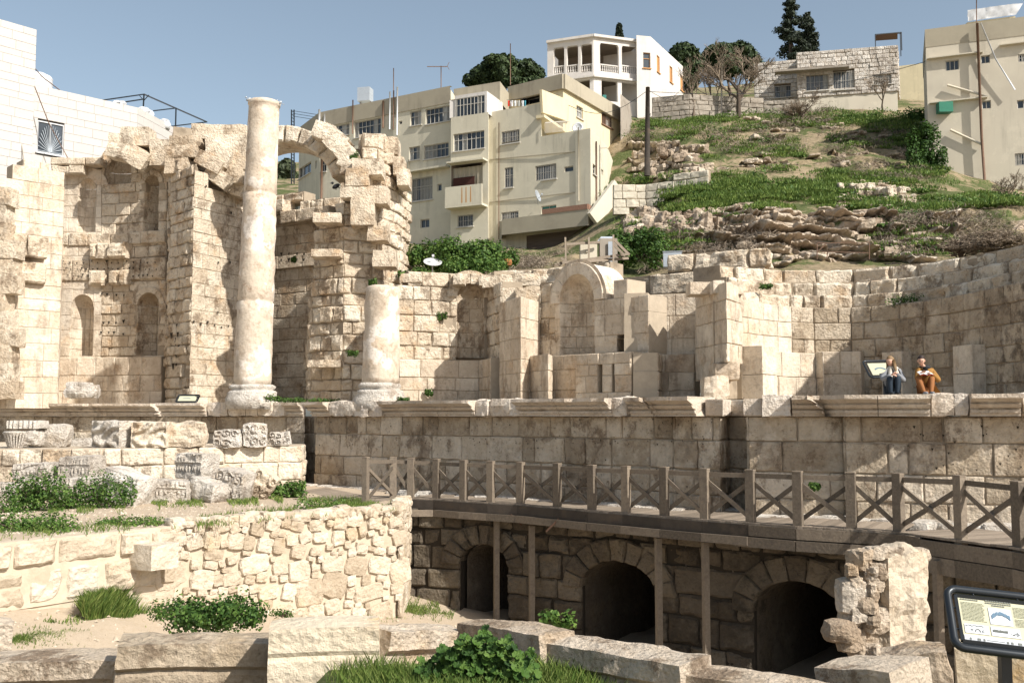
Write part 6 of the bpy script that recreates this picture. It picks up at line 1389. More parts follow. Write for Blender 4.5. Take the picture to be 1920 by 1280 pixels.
for h, u in zip(hU, up):
    mb = MB(); si = pV.seg((h[0]+h[1])/2); n_ = max(4, int((h[1]-h[0])/.2)); bh = .72
    for i in range(n_):
        s_ = h[0]+(h[1]-h[0])*(i+.5)/n_; mb.lathe(pV.at(s_, h[2]+.08, -.15, si), [(.04, 0), (.07, .15), (.03, .35), (.06, .5), (.04, .6)], 6)
    mb.bar(pV.at(h[0], h[2]+bh, -.15, si), pV.at(h[1], h[2]+bh, -.15, si), .16, .1); mb.bar(pV.at(h[0], h[2]+.05, -.15, si), pV.at(h[1], h[2]+.05, -.15, si), .16, .1); mb.build('balustrade', [M['villa']], vt)
    mb = MB(); r_ = .35
    for s_, sg in ((h[0], 1), (h[1], -1)): mb.add([pV.at(s_, h[3]-.22, -.01, si), pV.at(s_+sg*.03, h[3]-.14, -.01, si), pV.at(s_+sg*.06, h[3]-.05, -.01, si), pV.at(s_+sg*.14, h[3], -.01, si), pV.at(s_, h[3], -.01, si)]+[pV.at(s_, h[3]-.22, -.3, si), pV.at(s_+sg*.03, h[3]-.14, -.3, si), pV.at(s_+sg*.06, h[3]-.05, -.3, si), pV.at(s_+sg*.14, h[3], -.3, si)], [(0, 1, 2, 3, 4), (0, 5, 6, 1), (1, 6, 7, 2), (2, 7, 8, 3)])
    mb.build('bracket', [M['villa']], vt)
mb = MB()
for z, d, t_ in ((zV+.06, .12, .22), (zf-.1, .1, .2)):
    for si in range(2): mb.bar(pV.at(pV.c[si], z, d, si), pV.at(pV.c[si+1], z, d, si), .3, t_)
mb.build('cornice', [M['villa']], vt)
mb = MB(); pV2 = Path([px(1199, 88), px(1200, 86.6), px(1227, 86.9), px(1288.5, 94.5)]); zV2 = P(1215, 68, 86.8).z; w2 = [(1206, 99, 1219.5, 128), (1231.5, 105, 1237, 136), (1255.5, 125, 1261, 155), (1275.5, 141, 1280.5, 170)]; h2 = [rect_px(pV2, *r).a for r in w2]
body(mb, pV2, 22, zV2, h2, [px(1285, 104), px(1060, 100), px(1030, 92)]); mb.build('side_wall', [M['villa']], vt)
window(pV2, h2[0], vt, 1, 2, 'dark', frame='orangew'); [window(pV2, h, vt, 1, 1, 'dark', frame='orangew', pane='orangew', rev=.1, label='orange boarded window') for h in h2[1:]]
mb = MB(); k = MB(); k.add([P(1130, 187, 86.3), P(1137, 187, 86.3), P(1137, 178, 86.3), P(1130, 178, 86.3)], [(0, 1, 2, 3)]); k.build('hanging_cloth', [M['teal']], vt)
# --- rough stone house
ht = thing('stone_house', at_px(1560, 83, 28), 'low rough-faced white stone house with barred windows on the hilltop', 'building')
pH = Path([px(1425, 86), px(1507, 85.0), px(1508, 83.4), px(1703, 81.6), px(1705, 84)]); zH = P(1508, 99, 83.4).z; wH = [(1511, 137, 1553, 170, 5, 1, 'bars'), (1562, 133, 1602, 168, 5, 1, 'bars'), (1637, 137, 1671, 158, 4, 1, 'bars'), (1452, 160, 1483, 183, 3, 1, 'bars')]
hH = [rect_px(pH, *w[:4]) for w in wH]; zw = P(1600, 178, 82.6).z
mb = MB(); masonry(mb, pH, z=(zw, zH), ch=.33, bw=(.35, .8), rough=.02, dj=.03, bev=.03, holes=hH, seed=201, tint=(.3, 1), thick=.5); mb.build('stone_wall', [M['frag'], M['mortarL']], ht)
for w, h in zip(wH, hH): window(pH, h.a, ht, w[4], w[5], w[6], rev=.25)
mb = MB(); prism(mb, [tuple(pH.at(x, 0, -.3)[:2]) for x in (0, pH.c[1], pH.c[2], pH.c[3])]+[px(1700, 92), px(1430, 94)], 26, zH-.1); mb.build('house_core', [M['inside']], ht)
mb = MB(); prism(mb, [tuple(pH.at(x, 0, -.12)[:2]) for x in (0, pH.c[1]-.01, pH.c[2]+.01, pH.c[3]-.01)]+[px(1700, 90), px(1430, 92)], 22, zw+.02); mb.build('plinth', [M['rightw']], ht)
mb = MB(); zc = P(1555, 133, 83).z; mb.bar(pH.at(pH.s_of(1503), zc, .35, 2), pH.at(pH.s_of(1607), zc, .35, 2), .9, .16); mb.build('canopy', [M['concrete']], ht)
ft = thing('roof_frame', at_px(1668, 84, zH), 'metal frame with a wooden slatted top on the roof of the rough stone house', 'frame'); mb = MB()
q = [P(1641, 65, 82.6), P(1690, 61, 82.6), P(1688, 63, 84), P(1641, 67, 84)]
for a in q: mb.bar(a, Vector((a.x, a.y, zH-.1)), .06, .06)
for a, b in zip(q, q[1:]+q[:1]): mb.bar(a, b, .06, .06)
mb.build('frame', [M['frame']], ft); mb = MB(); mb.add([P(1642, 66, 83), P(1683, 62, 83), P(1683, 74, 85), P(1642, 77, 85)], [(0, 1, 2, 3)]); mb.build('slats', [M['rust']], ft)
bt2 = thing('small_house', at_px(1730, 95, 30), 'small brown house squeezed between the rough stone house and the right-hand building', 'building'); pS = Path([px(1700, 96), px(1757, 95)]); hS = rect_px(pS, 1743, 132, 1750, 158).a; mb = MB(); body(mb, pS, 26, P(1730, 118, 95).z, [hS], [px(1757, 104), px(1702, 105)]); mb.build('wall', [M['yellow2']], bt2); window(pS, hS, bt2, 1, 2, 'bars')
# --- right-hand building
rt = thing('apartment_building', at_px(1840, 65, 15), 'tall cream rendered building with a rusty drainpipe at the right edge', 'building')
pR = Path([px(1751, 72), px(1757, 66), px(1985, 63.4)]); zR = P(1757, 56, 66).z
wR = [(1773, 113, 1798, 132, 3, 1, 'glass'), (1839, 104, 1856, 119, 2, 1, 'glass'), (1841, 189, 1858, 204, 2, 1, 'glass'), (1909, 101, 1932, 116, 3, 1, 'bars'), (1907, 187, 1932, 203, 2, 1, 'dark'), (1903, 287, 1932, 310, 3, 1, 'bars')]
hR = [rect_px(pR, *w[:4]).a for w in wR]; zt = P(1757, 89, 66).z; mb = MB(); body(mb, pR, 12, zt, hR, [px(1980, 80), px(1780, 82)]); mb.build('wall', [M['rightw']], rt)
mb = MB(); body(mb, offs(pR, -.03), zt-.02, zR, [], [px(1980, 80), px(1780, 82)]); mb.build('roof_band', [M['beige2']], rt)
for w, h in zip(wR, hR): window(pR, h, rt, w[4], w[5], w[6], sill=False)
for u0, v0, u1, v1 in [(1759, 112, 1866, 100), (1761, 194, 1872, 186), (1899, 99, 1960, 96)]:
    s0, s1 = pR.s_of(u0), pR.s_of(u1); z = P((u0+u1)/2, (v0+v1)/2, 65.4).z; mb = MB(); mb.bar(pR.at(s0, z, .15, 1), pR.at(s1, z, .15, 1), .3, .08); mb.build('ledge', [M['rightw']], rt)
mb = MB(); s_ = pR.s_of(1861); mb.tube([pR.at(s_, P(1861, 352, 65).z, .3, 1), pR.at(s_-.1, P(1861, 260, 65).z, .3, 1), pR.at(s_-.12, P(1861, 49, 65).z, .3, 1)], .09, 8); mb.build('drain_pipe', [M['rust']], rt)
for u0, v0, u1, v1 in [(1796, 162, 1872, 186), (1799, 246, 1860, 275)]: mb = MB(); mb.tube([pR.at(pR.s_of(u0), P(u0, v0, 65.6).z, .2, 1), pR.at(pR.s_of(u1), P(u1, v1, 65).z, .2, 1)], .08, 8); mb.build('side_pipe', [M['rightw']], rt)
mb = MB(); c = pR.at(pR.s_of(1789), P(1789, 206, 65.7).z, .35, 1); mb.box(c, (.45, -.03, 0), (.02, .3, 0), (0, 0, .34)); mb.build('window_box', [M['green']], rt)
mb = MB(); mb.tube([pR.at(pR.s_of(1864), P(1864, 50, 65).z, .35, 1), pR.at(pR.s_of(1890), P(1890, 120, 65).z, .35, 1), pR.at(pR.s_of(1925), P(1925, 180, 65).z, .3, 1)], .05, 6); mb.build('cable_bundle', [M['plastic']], rt)
mb = MB(); a, b = P(1815, 40, 66.5), P(1905, 28, 65.5); n_ = 20; vs = []
for i in range(n_+1):
    for j in range(5): q = a+(b-a)*i/n_+Vector((0, .12*nz((i*.6, j*.7, 0), 1), .78*j/4)); vs.append(q+Vector((.5*j/4 if i == n_ else 0, 0, 0)))
mb.add(vs, [(i*5+j, (i+1)*5+j, (i+1)*5+j+1, i*5+j+1) for i in range(n_) for j in range(4)], .8, 0, True); bn = mb.build('roof_banner', [M['plastic']], label='wrinkled white printed sheet stretched along the roof of the right-hand building', cat='banner')
mb = MB(); mb.box((a+b)/2+Vector((0, .5, -.35)), (b-a)/2, (0, .4, 0), (0, 0, .3)); mb.build('roof_kerb', [M['yellow2']], rt)
# --- white building on the left
lt = thing('white_stone_building', at_px(150, 52, 3), 'bright white stone-faced building with one barred window at the left behind the ruin', 'building')
pT = Path([px(-110, 46.2), px(43, 49.0), px(37, 52.5)]); zT = P(42, 56, 49).z; mb = MB(); masonry(mb, pT, z=(9, zT), ch=.42, bw=(.9, 1.1), rough=.003, dj=.003, joint=.007, bev=.004, seed=301, tint=(.4, .8), thick=.5); mb.build('tower_wall', [M['white'], M['joint']], lt)
pL = Path([px(30, 49.9), px(243, 54.0), px(268, 55.2), px(356, 60.5)]); zL = P(36, 157, 50).z; hw = rect_px(pL, 70, 230, 120, 289)
mb = MB(); masonry(mb, pL, z=(8, zL), ch=.42, bw=(.9, 1.1), rough=.003, dj=.003, joint=.007, bev=.004, seed=302, tint=(.4, .8), thick=.5, holes=[hw]); mb.build('wall', [M['white'], M['joint']], lt)
mb = MB(); prism(mb, [tuple(pL.at(x, 0, -.4)[:2]) for x in pL.c]+[px(356, 72), px(20, 68)], 6, zL-.9); mb.build('roof', [M['white']], lt)
w = window(pL, hw.a, lt, 2, 1, 'glass', rev=.12, frame='plastic'); mb = MB(); a, b, c, e = hw.a
for k in range(19):
    th = math.pi*k/18; o = pL.at((a+b)/2, c+.1, -.03, 0); q = o+(pL.at(a, 0, 0, 0)-pL.at(b, 0, 0, 0)).normalized()*math.cos(th)*(b-a)*.48+Vector((0, 0, math.sin(th)*(e-c)*.85)); mb.bar(o, q, .018, .018)
mb.build('grille', [M['galv']], w)
tk = thing('roof_water_tank', P(72, 176, 52.5), 'white ribbed plastic water tank on the roof of the white building', 'water tank'); mb = MB(); r_ = 24.5*52.5/F; prof = []
for i in range(6): prof += [(r_, .02+i*.17), (r_*1.02, .07+i*.17), (r_*.97, .13+i*.17)]
prof += [(r_*.9, 1.06), (r_*.55, 1.12), (r_*.5, 1.2), (.1, 1.2)]; mb.lathe(P(72, 176, 52.5)-Vector((0, 0, .1)), prof, 28); mb.build('tank', [M['plastic']], tk)
pg = thing('roof_pergola', P(270, 200, 58), 'bare dark metal pergola frame on the roof of the white building', 'pergola'); mb = MB()
A_, B_, C_ = P(180, 190, 55), P(270, 177, 60), P(388, 229, 63); D_ = P(300, 236, 57)
for a, b in ((A_, B_), (B_, C_), (P(206, 196, 55.5), P(270, 186, 60)), (P(288, 208, 59), P(330, 203, 61)), (P(322, 237, 60), P(388, 229, 63)), (B_, P(268, 214, 60)), (P(330, 203, 61.4), P(329, 245, 61.4)), (A_, P(190, 196, 55))): mb.bar(a, b, .07, .07)
for q, s_ in ((B_, -1), (B_, 1), (C_, -1)): mb.bar(q+Vector((s_*.3, 0, -.05)), q+Vector((0, 0, -.4)), .04, .04)
mb.build('frame', [M['frame']], pg)
for u, v, r_, lb in [(279, 214, .3, 'white satellite dish nearest the pergola corner post'), (344, 246, .26, 'white satellite dish at the right end of the white building roof')]:
    dish(None, P(u, v, 58), r_, (.4, -.7, .4), 'plastic', P(u, v+9, 58.4), label=lb)
for u, v, lb in [(225, 196, 'crumpled white sack left of the pergola post on the white roof'), (268, 208, 'crumpled white sack beside the pergola corner post'), (306, 230, 'crumpled white sack right of the pergola on the white roof')]:
    mb = MB(); rock(mb, P(u, v+3, 57), (.7, .5, .6), u, .3, n=6, box=.4, tint=.8); mb.build('sack', [M['plastic']], label=lb, cat='sack')
mb = MB(); rock(mb, P(332, 251, 58), (.34, .3, .34), 3, .2, n=5, box=.7); mb.build('red_bucket', [M['redcloth']], label='small red and white container at the right end of the white roof', cat='container')
for i, pts in enumerate([[(40, 100, 50), (80, 145, 51), (130, 183, 53)], [(40, 112, 49.5), (60, 150, 49.6), (92, 232, 49.7), (128, 298, 50)], [(35, 195, 48.9), (38, 250, 48.7), (45, 303, 48.5)]]):
    mb = MB(); mb.tube([P(*p) for p in pts], .025, 5); mb.build('cable', [M['rust'] if i < 2 else M['concrete']], label=['cable slanting from the tower past the white tank', 'long cable running down across the barred window of the white building', 'vertical cable hanging down the white building corner'][i], cat='cable')
# --- poles, pylons, hut, boxes
mb = MB(); mb.tube([P(1213.5, 330, 66), P(1214, 240, 66), P(1214.5, 164, 66)], [.2, .17, .14], 10, .2); mb.build('utility_pole', [M['woodD']], label='tall dark wooden utility pole at the foot of the hill steps', cat='pole')
mb = MB(); mb.tube([P(1353, 212, 82), P(1353, 112, 82)], .07, 6); mb.build('thin_pole', [M['concrete']], label='thin grey pole beside the villa wall on the hill', cat='pole')
for u, lb in ((549, 'lattice mast left of the apartment block, seen over the arch'),):
    mb = MB(); Y = 110
    for du in (-2.5, 2.5): mb.bar(P(u+du, 360, Y), P(u+du, 206, Y), .12, .12)
    for i in range(24): v = 208+i*6.2; mb.bar(P(u-2.5, v, Y), P(u+2.5, v+3, Y), .07, .07)
    mb.build('lattice_mast', [M['frame']], label=lb, cat='mast')
for i, v in enumerate((208, 213, 218)):
    mb = MB(); mb.tube([P(549, v, 110), P(600, v+8, 92), P(640, v+4, 84)], .025, 4); mb.build('power_line', [M['frame']], label=['topmost power line from the lattice mast','middle power line from the lattice mast','lowest power line from the lattice mast'][i], cat='cable', group='power lines at the lattice mast')
hu = thing('hut', P(1138, 500, 48), 'small grey sheet-metal hut with a pitched roof on a platform above the arched niche', 'hut')
mb = MB(); c = P(1140, 482, 48); mb.box(c, (.42, 0, 0), (0, .4, 0), (0, 0, .85)); mb.build('wall', [M['concrete']], hu)
mb = MB(); a = P(1120, 452, 47.6); k = 48/F; mb.add([a, a+Vector((38*k, 0, 0)), a+Vector((38*k, 1.1, 0)), a+Vector((0, 1.1, 0)), a+Vector((8*k, .2, 10*k)), a+Vector((30*k, .2, 10*k))], [(0, 1, 5, 4), (1, 2, 5), (0, 4, 3), (2, 3, 4, 5), (0, 3, 2, 1)]); mb.build('roof', [M['galv']], hu)
mb = MB(); mb.box(P(1146, 482, 47.5), (.14, 0, 0), (0, .02, 0), (0, 0, .75)); mb.build('door', [M['galv']], hu)
bx = MB(); bx.box(P(1103, 476, 47.6), (.40, 0, 0), (0, .35, 0), (0, 0, .42)); bx.box(P(1101, 470, 47.2), (.06, 0, 0), (0, .02, 0), (0, 0, .07), 0); bx.build('concrete_box', [M['rightw']], label='square plastered box with a small dark hole left of the metal hut', cat='box')
sf = thing('timber_scaffold', P(1100, 500, 47), 'rough timber frame of poles and planks around the metal hut', 'scaffold')
for a, b in (((1060, 445, 46.8), (1061, 497, 46.8)), ((1104, 445, 46.8), (1104, 492, 46.8)), ((1150, 440, 46.8), (1150, 500, 46.8))): mb = MB(); mb.bar(P(*a), P(*b), .08, .08, .9); mb.build('pole', [M['woodP']], sf)
for a, b in (((1054, 493, 46.6), (1180, 476, 47)), ((1062, 458, 46.8), (1125, 454, 47)), ((1150, 448, 46.9), (1180, 478, 47)), ((1150, 458, 46.8), (1172, 480, 46.8)), ((1052, 484, 46.7), (1066, 494, 46.7)), ((1100, 490, 46.5), (1178, 484, 47.4))): mb = MB(); mb.bar(P(*a), P(*b), .07, .12, .6); mb.build('plank', [M['woodP']], sf)
mb = MB(); mb.box(P(1261, 488, 40), (.36, -.05, 0), (.05, .3, 0), (0, 0, .30)); mb.box(P(1261, 488, 40)+Vector((0, 0, .31)), (.39, -.05, 0), (.05, .33, 0), (0, 0, .012)); mb.build('metal_box', [M['galv']], label='pale blue-grey metal box on top of the back wall right of the arched niche', cat='box')
mb = MB(); q = [P(1532, 456, 43), P(1630, 454, 43), P(1630, 486, 43), P(1532, 486, 43)]
for a, b in ((q[0], q[1]), (q[0], q[3]), (q[1], q[2]), (P(1540, 472, 43), P(1628, 474, 43)), (P(1550, 486, 43), P(1552, 470, 43)), (q[0]+Vector((.4, 0, 0)), q[0]+Vector((0, 0, -.4)))): mb.bar(a, b, .035, .035)
mb.build('open_trestle', [M['rust']], label='rusty open metal frame standing against the cliff above the curved seating', cat='frame')
mb = MB(); mb.box(P(992, 455, 60), (.3, 0, 0), (0, .3, 0), (0, 0, .2)); 
# walls on the hill
def hwall(label, pts, v0, v1, mat='concrete', thick=.35, ch=.5, rough=.03):
    p_ = Path([px(u, Y) for u, Y in pts]); mb = MB(); u0, u1 = pts[0][0], pts[-1][0]; um = (u0+u1)/2
    masonry(mb, p_, [(u0, v0[0]), (u1, v0[1]), (u1, v1[1]), (u0, v1[0])], ch=ch, bw=(.7, 1.4), rough=rough, dj=rough, bev=.03, thick=thick, seed=int(u0), tint=(.3, .9)); mb.build('hill_wall', [M[mat], M['mortar']], label=label, cat='wall')
hwall('low stained concrete wall below the villa, behind the bare saplings', [(1222, 83), (1300, 82), (1432, 83)], (186, 184), (232, 222))
hwall('stepped pale retaining wall rising beside the utility pole', [(1150, 61.5), (1215, 61.5), (1328, 59.5)], (350, 318), (402, 348), 'rightw')
hwall('short rough parapet in front of the rough stone house', [(1432, 82), (1500, 81.5)], (190, 186), (215, 215), 'concrete')

def bird(u, v, Y, label, s=1.0):
    t = thing('bird', P(u, v, Y), label, 'bird', 'small birds on the ruin'); mb = MB(); c = P(u, v, Y)+Vector((0, 0, .12*s))
    ell(mb, c, (.14*s, .07*s, .075*s), 10, .5, lambda p, e: Matrix.Rotation(-.5, 3, 'Y') @ p); ell(mb, c+Vector((-.12*s, 0, .11*s)), (.045*s, .04*s, .045*s), 8); mb.bar(c+Vector((-.15*s, 0, .11*s)), c+Vector((-.2*s, 0, .10*s)), .015*s); mb.bar(c+Vector((.08*s, 0, -.05*s)), c+Vector((.24*s, 0, -.10*s)), .05*s, .015*s)
    for dx in (-.02, .02): mb.bar(c+Vector((dx, 0, -.06*s)), c+Vector((dx, 0, -.13*s)), .012*s)
    mb.build('body', [M['dishgrey'] if s < .9 else M['black']], t)
bird(630, 356, 41.0, 'dark bird perched at the left edge of the arch pier', 1.25); bird(466, 191, 38.8, 'small grey bird on the left rim of the tallest column top', .8); bird(524, 197, 38.8, 'small grey bird on the right rim of the tallest column top', .8)
ln = thing('laundry_line', P(965, 190, 70), 'row of small washed cloths hanging on the terrace of the cream block', 'laundry'); mb = MB(); mb.tube([P(950, 188, 70), P(990, 184, 69.4)], .015, 4); mb.build('line', [M['frame']], ln)
for i, (u, w, mt) in enumerate([(952, 3, 'redcloth'), (957, 5, 'plastic'), (964, 4, 'plastic'), (970, 5, 'curtain'), (978, 4, 'plastic'), (983, 3, 'bluecloth')]):
    mb = MB(); a, b = P(u, 189, 69.9), P(u+w, 188.5, 69.9); n_ = 4; vs = []
    for j in range(n_+1):
        q = a+(b-a)*j/n_; vs += [q+Vector((0, .03*math.sin(j*2), 0)), q+Vector((0, .06*math.sin(j*2+1), -.42))]
    mb.add(vs, [(2*j, 2*j+2, 2*j+3, 2*j+1) for j in range(n_)], .6); mb.build('cloth', [M[mt]], ln)
for i, (a, b, lb) in enumerate([((1214, 168, 66), (1290, 150, 90), 'overhead cable from the utility pole up to the villa side'), ((1214, 172, 66), (1756, 110, 68), 'long overhead cable from the utility pole to the right-hand building'), ((1214, 170, 66), (1062, 196, 72), 'overhead cable from the utility pole to the yellow block')]):
    A_, B_ = P(*a), P(*b); mb = MB(); mb.tube([A_+(B_-A_)*k/8-Vector((0, 0, 1.1*math.sin(math.pi*k/8))) for k in range(9)], .02, 4); mb.build('overhead_cable', [M['frame']], label=lb, cat='cable')
for i, (u, v0, v1, pt, w) in enumerate([(764, 262, 300, pa, .04), (936, 216, 440, pC, .03), (1088, 250, 385, pC, .04), (1119, 270, 380, pC, .05)]):
    mb = MB(); s_ = pt.s_of(u); mb.tube([pt.at(s_, P(u, v1, 68).z, .08), pt.at(s_, P(u, v0, 68).z, .08)], w, 6); mb.build('thin_pipe', [M['rust'] if i % 2 else M['beige2']], ap if i == 0 else ct)
# ---------------------------------------------------------------- vegetation
M['leaf'] = leaf_mat('shrub_leaf', (.022, .055, .012), (.06, .125, .022), (.15, .23, .05)); M['turf'] = leaf_mat('hill_turf_blade', (.045, .08, .018), (.105, .175, .035), (.23, .29, .07)); M['grassm'] = leaf_mat('grass_blade', (.045, .08, .015), (.10, .165, .03), (.24, .28, .08))
M['pine'] = leaf_mat('pine_needle', (.012, .022, .008), (.03, .05, .018), (.06, .09, .03), .1); M['cyp'] = leaf_mat('dark_conifer_needle', (.010, .016, .010), (.022, .032, .018), (.04, .055, .03), .1)
M['dry'] = leaf_mat('dry_brush_twig', (.10, .075, .055), (.20, .16, .12), (.33, .27, .20), .1); M['bark'] = plain('bark', (.10, .075, .055), .9, var=.3, bump=.4); M['twig'] = plain('pale_bare_twig', (.24, .19, .14), .9, var=.3)
M['olive'] = leaf_mat('olive_leaf', (.03, .045, .02), (.07, .09, .045), (.13, .15, .09))
rg = random.Random(77)
def scatter(mb, u0, v0, u1, v1, n, rad, nl, size, tint, mat=0, flat=.4, gap=.1, blades=False):
    for i in range(n):
        u = rg.uniform(u0, u1); v = rg.uniform(v0, v1); p = hill_at(u, v); r = rg.uniform(*rad)
        if nz(Vector((u*.02, v*.03, 0)), 1.3, 4) < gap-.35: continue
        c = p+Vector((0, -.2, r*.15))
        if blades:
            b0 = rg.uniform(.0, .35)
            for _ in range(nl):
                a = rg.uniform(0, 6.283); q = r*1.5*rg.random()**.5; o = c+Vector((math.cos(a)*q, math.sin(a)*q*.8, -.15+(1-q/(1.6*r))*r*.25)); h_ = rg.uniform(.07, .24); l = Vector((rg.uniform(-1, 1), rg.uniform(-1, .4), 0))*h_*.7; w = Vector((rg.uniform(-1, 1), rg.uniform(-1, 1), 0)).normalized()*.036
                mb.add([o-w, o+w, o+l+Vector((0, 0, h_))], [(0, 1, 2)], min(1, rg.uniform(*tint)*.7+b0), mat)
        else: leaves(mb, c, (r*1.4, r, r*.55), nl, size, tint, flat, rg.random()*99, .3, lower=False)
gm = MB()
for a in [(1150, 318, 1740, 388, 520), (1300, 325, 1560, 385, 120), (1180, 205, 1330, 262, 70), (1300, 205, 1720, 235, 60), (1320, 235, 1500, 290, 70), (1560, 215, 1750, 275, 70), (1690, 230, 1756, 350, 60), (1740, 360, 1920, 385, 60), (1190, 410, 1300, 475, 35), (1640, 380, 1760, 470, 35), (1300, 365, 1400, 400, 25)]:
    scatter(gm, *a[:4], int(a[4]*1.3), (.35, 1.0), 170, .2, (.0, 1), blades=True, gap=.28)
gm.build('hillside_grass', [M['turf']], kind='stuff')
hm = MB()
for a in [(1170, 325, 1740, 388, 60), (1180, 210, 1330, 262, 16), (1300, 205, 1720, 235, 22), (1320, 235, 1500, 290, 20), (1560, 215, 1750, 275, 24), (1190, 410, 1300, 475, 14), (1640, 380, 1760, 470, 14), (1740, 362, 1920, 385, 18)]: scatter(hm, *a, (.3, .8), 90, .13, (.0, .9))
hm.build('hillside_weeds', [M['leaf']], kind='stuff')
dm = MB()
for a in [(1320, 232, 1500, 290, 60), (1540, 240, 1730, 310, 60), (1200, 430, 1345, 495, 45), (1340, 430, 1420, 480, 30), (1640, 395, 1900, 470, 90), (1180, 240, 1300, 270, 20), (1440, 195, 1560, 235, 40), (930, 470, 1050, 505, 40), (1140, 360, 1180, 395, 10), (1600, 310, 1720, 335, 20)]:
    scatter(dm, *a, (.4, 1.1), 110, .26, (.0, .9), flat=.05)
dm.build('dry_brush', [M['dry']], kind='stuff')
def bush(c, rad, n, size, label, mat='leaf', tint=(.15, .85), seed=1, flat=.4, group=None, gaps=.1, cat='bush', stems=5):
    t = thing('green_bush', (c[0], c[1], c[2]-rad[2]*.4), label, cat, group); mb = MB(); k = max(3, int(rad[0]/rad[2]*3)+2); rr = random.Random(seed)
    for i in range(k):
        o = Vector(((i/(k-1)-.5)*1.5*rad[0], rr.uniform(-.3, .3)*rad[1], rr.uniform(-.15, .2)*rad[2])); f = rr.uniform(.55, .8)
        leaves(mb, Vector(c)+o, (rad[0]*f*min(1, 1.6/k**.5), rad[1]*f, rad[2]*f*1.1), n//k, size, tint, flat, seed+i, .35, gaps)
    mb.build('foliage', [M[mat]], t); mb = MB()
    for i in range(stems): a = rr.uniform(0, 6.28); mb.tube([Vector(t.location), Vector(c)+Vector((math.cos(a)*rad[0]*.6, math.sin(a)*rad[1]*.6, rad[2]*.3))], [.02+size*.05, .008], 5)
    mb.build('stem', [M['bark']], t); return t
# terrace bushes
def gb(u0, v0, u1, v1, Y, n, size, label, vz=.80, **k):
    c = P((u0+u1)/2, (v0+v1)/2, Y); s = Y/F; return bush(c, ((u1-u0)*s*.58, (u1-u0)*s*.40, (v1-v0)*s*vz), n, size, label, **k)
grp = 'green bushes along the gravel path'
gb(24, 900, 112, 968, 27.2, 4200, .06, 'largest bright green bush in front of the fallen fragments, second from the left edge', seed=3, group=grp, vz=.98)
gb(112, 912, 150, 962, 27.6, 1500, .06, 'bright green bush joined to the right of the largest one before the fragments', seed=4, group=grp, vz=.98)
gb(160, 906, 238, 966, 27.8, 3200, .06, 'rounded green bush leaning on the largest white cornice block', seed=5, group=grp, vz=.98)
gb(-30, 966, 140, 1012, 22.5, 3600, .06, 'wide low green bush at the left edge on the lip of the retaining wall', seed=6, group=grp, tint=(.2, 1))
gb(186, 968, 305, 990, 23.6, 1500, .05, 'long low weed with yellow tinge on the edge of the path above the jutting block', seed=7, group=grp, tint=(.3, 1))
gb(515, 902, 568, 938, 31.5, 1500, .08, 'green bush by the end of the low wall next to the boardwalk start', seed=8, group=grp)
gb(-20, 945, 50, 968, 26.5, 900, .06, 'small green bush cut by the left edge of the frame beside the path', seed=9, group=grp)
gb(560, 935, 650, 965, 27.6, 1300, .055, 'spreading weed on the wall lip just left of the boardwalk', seed=10, group=grp, tint=(.3, 1))
# pit plants
grp2 = 'plants on the floor of the pit'
gb(335, 1126, 480, 1180, 18.5, 4200, .055, 'dense dark mallow mound behind the brown moulded block', seed=11, group=grp2, tint=(.0, .7), flat=.5)
gb(290, 1128, 360, 1160, 19.5, 1100, .045, 'small leafy plant left of the mallow mound', seed=12, group=grp2)
def gclump(u0, v0, u1, v1, z, n, h, label):
    p0 = G((u0+u1)/2, v1, z); t = thing('grass_clump', p0, label, 'grass clump', grp2); mb = MB(); rr = random.Random(int(u0)); cu, cv = (u0+u1)/2, (v0+v1)/2; pts = []
    for i in range(n):
        a = rr.uniform(0, 6.283); q = rr.random()**.5; u = cu+(u1-u0)/2*q*math.cos(a); v = cv+(v1-v0)/2*q*math.sin(a)+(v1-v0)*.2; w_ = G(u, v, z); zz = fpit(w_.x, w_.y)
        w_ = G(u, v, zz); pts.append((w_.x, w_.y, zz-.03+(1-q)*h*.6))
    grass(mb, pts, (h*.5, h), .011, (.0, 1), .7, rr); mb.build('blades', [M['grassm']], t)
gclump(152, 1118, 285, 1158, -1.75, 5200, .42, 'tall tufted grass clump at the foot of the retaining wall'); gclump(18, 1186, 172, 1214, -1.6, 4200, .16, 'flat green grass patch in the pit at the lower left')
gb(512, 1143, 546, 1158, 20, 300, .04, 'tiny weed tuft right of the pit path behind the orange-veined block', seed=15, group=grp2)
gb(1020, 1145, 1070, 1178, 19, 260, .09, 'sparse broad-leaved seedling under the boardwalk beside the second vault', seed=16, group=grp2, flat=.5, gaps=.3)
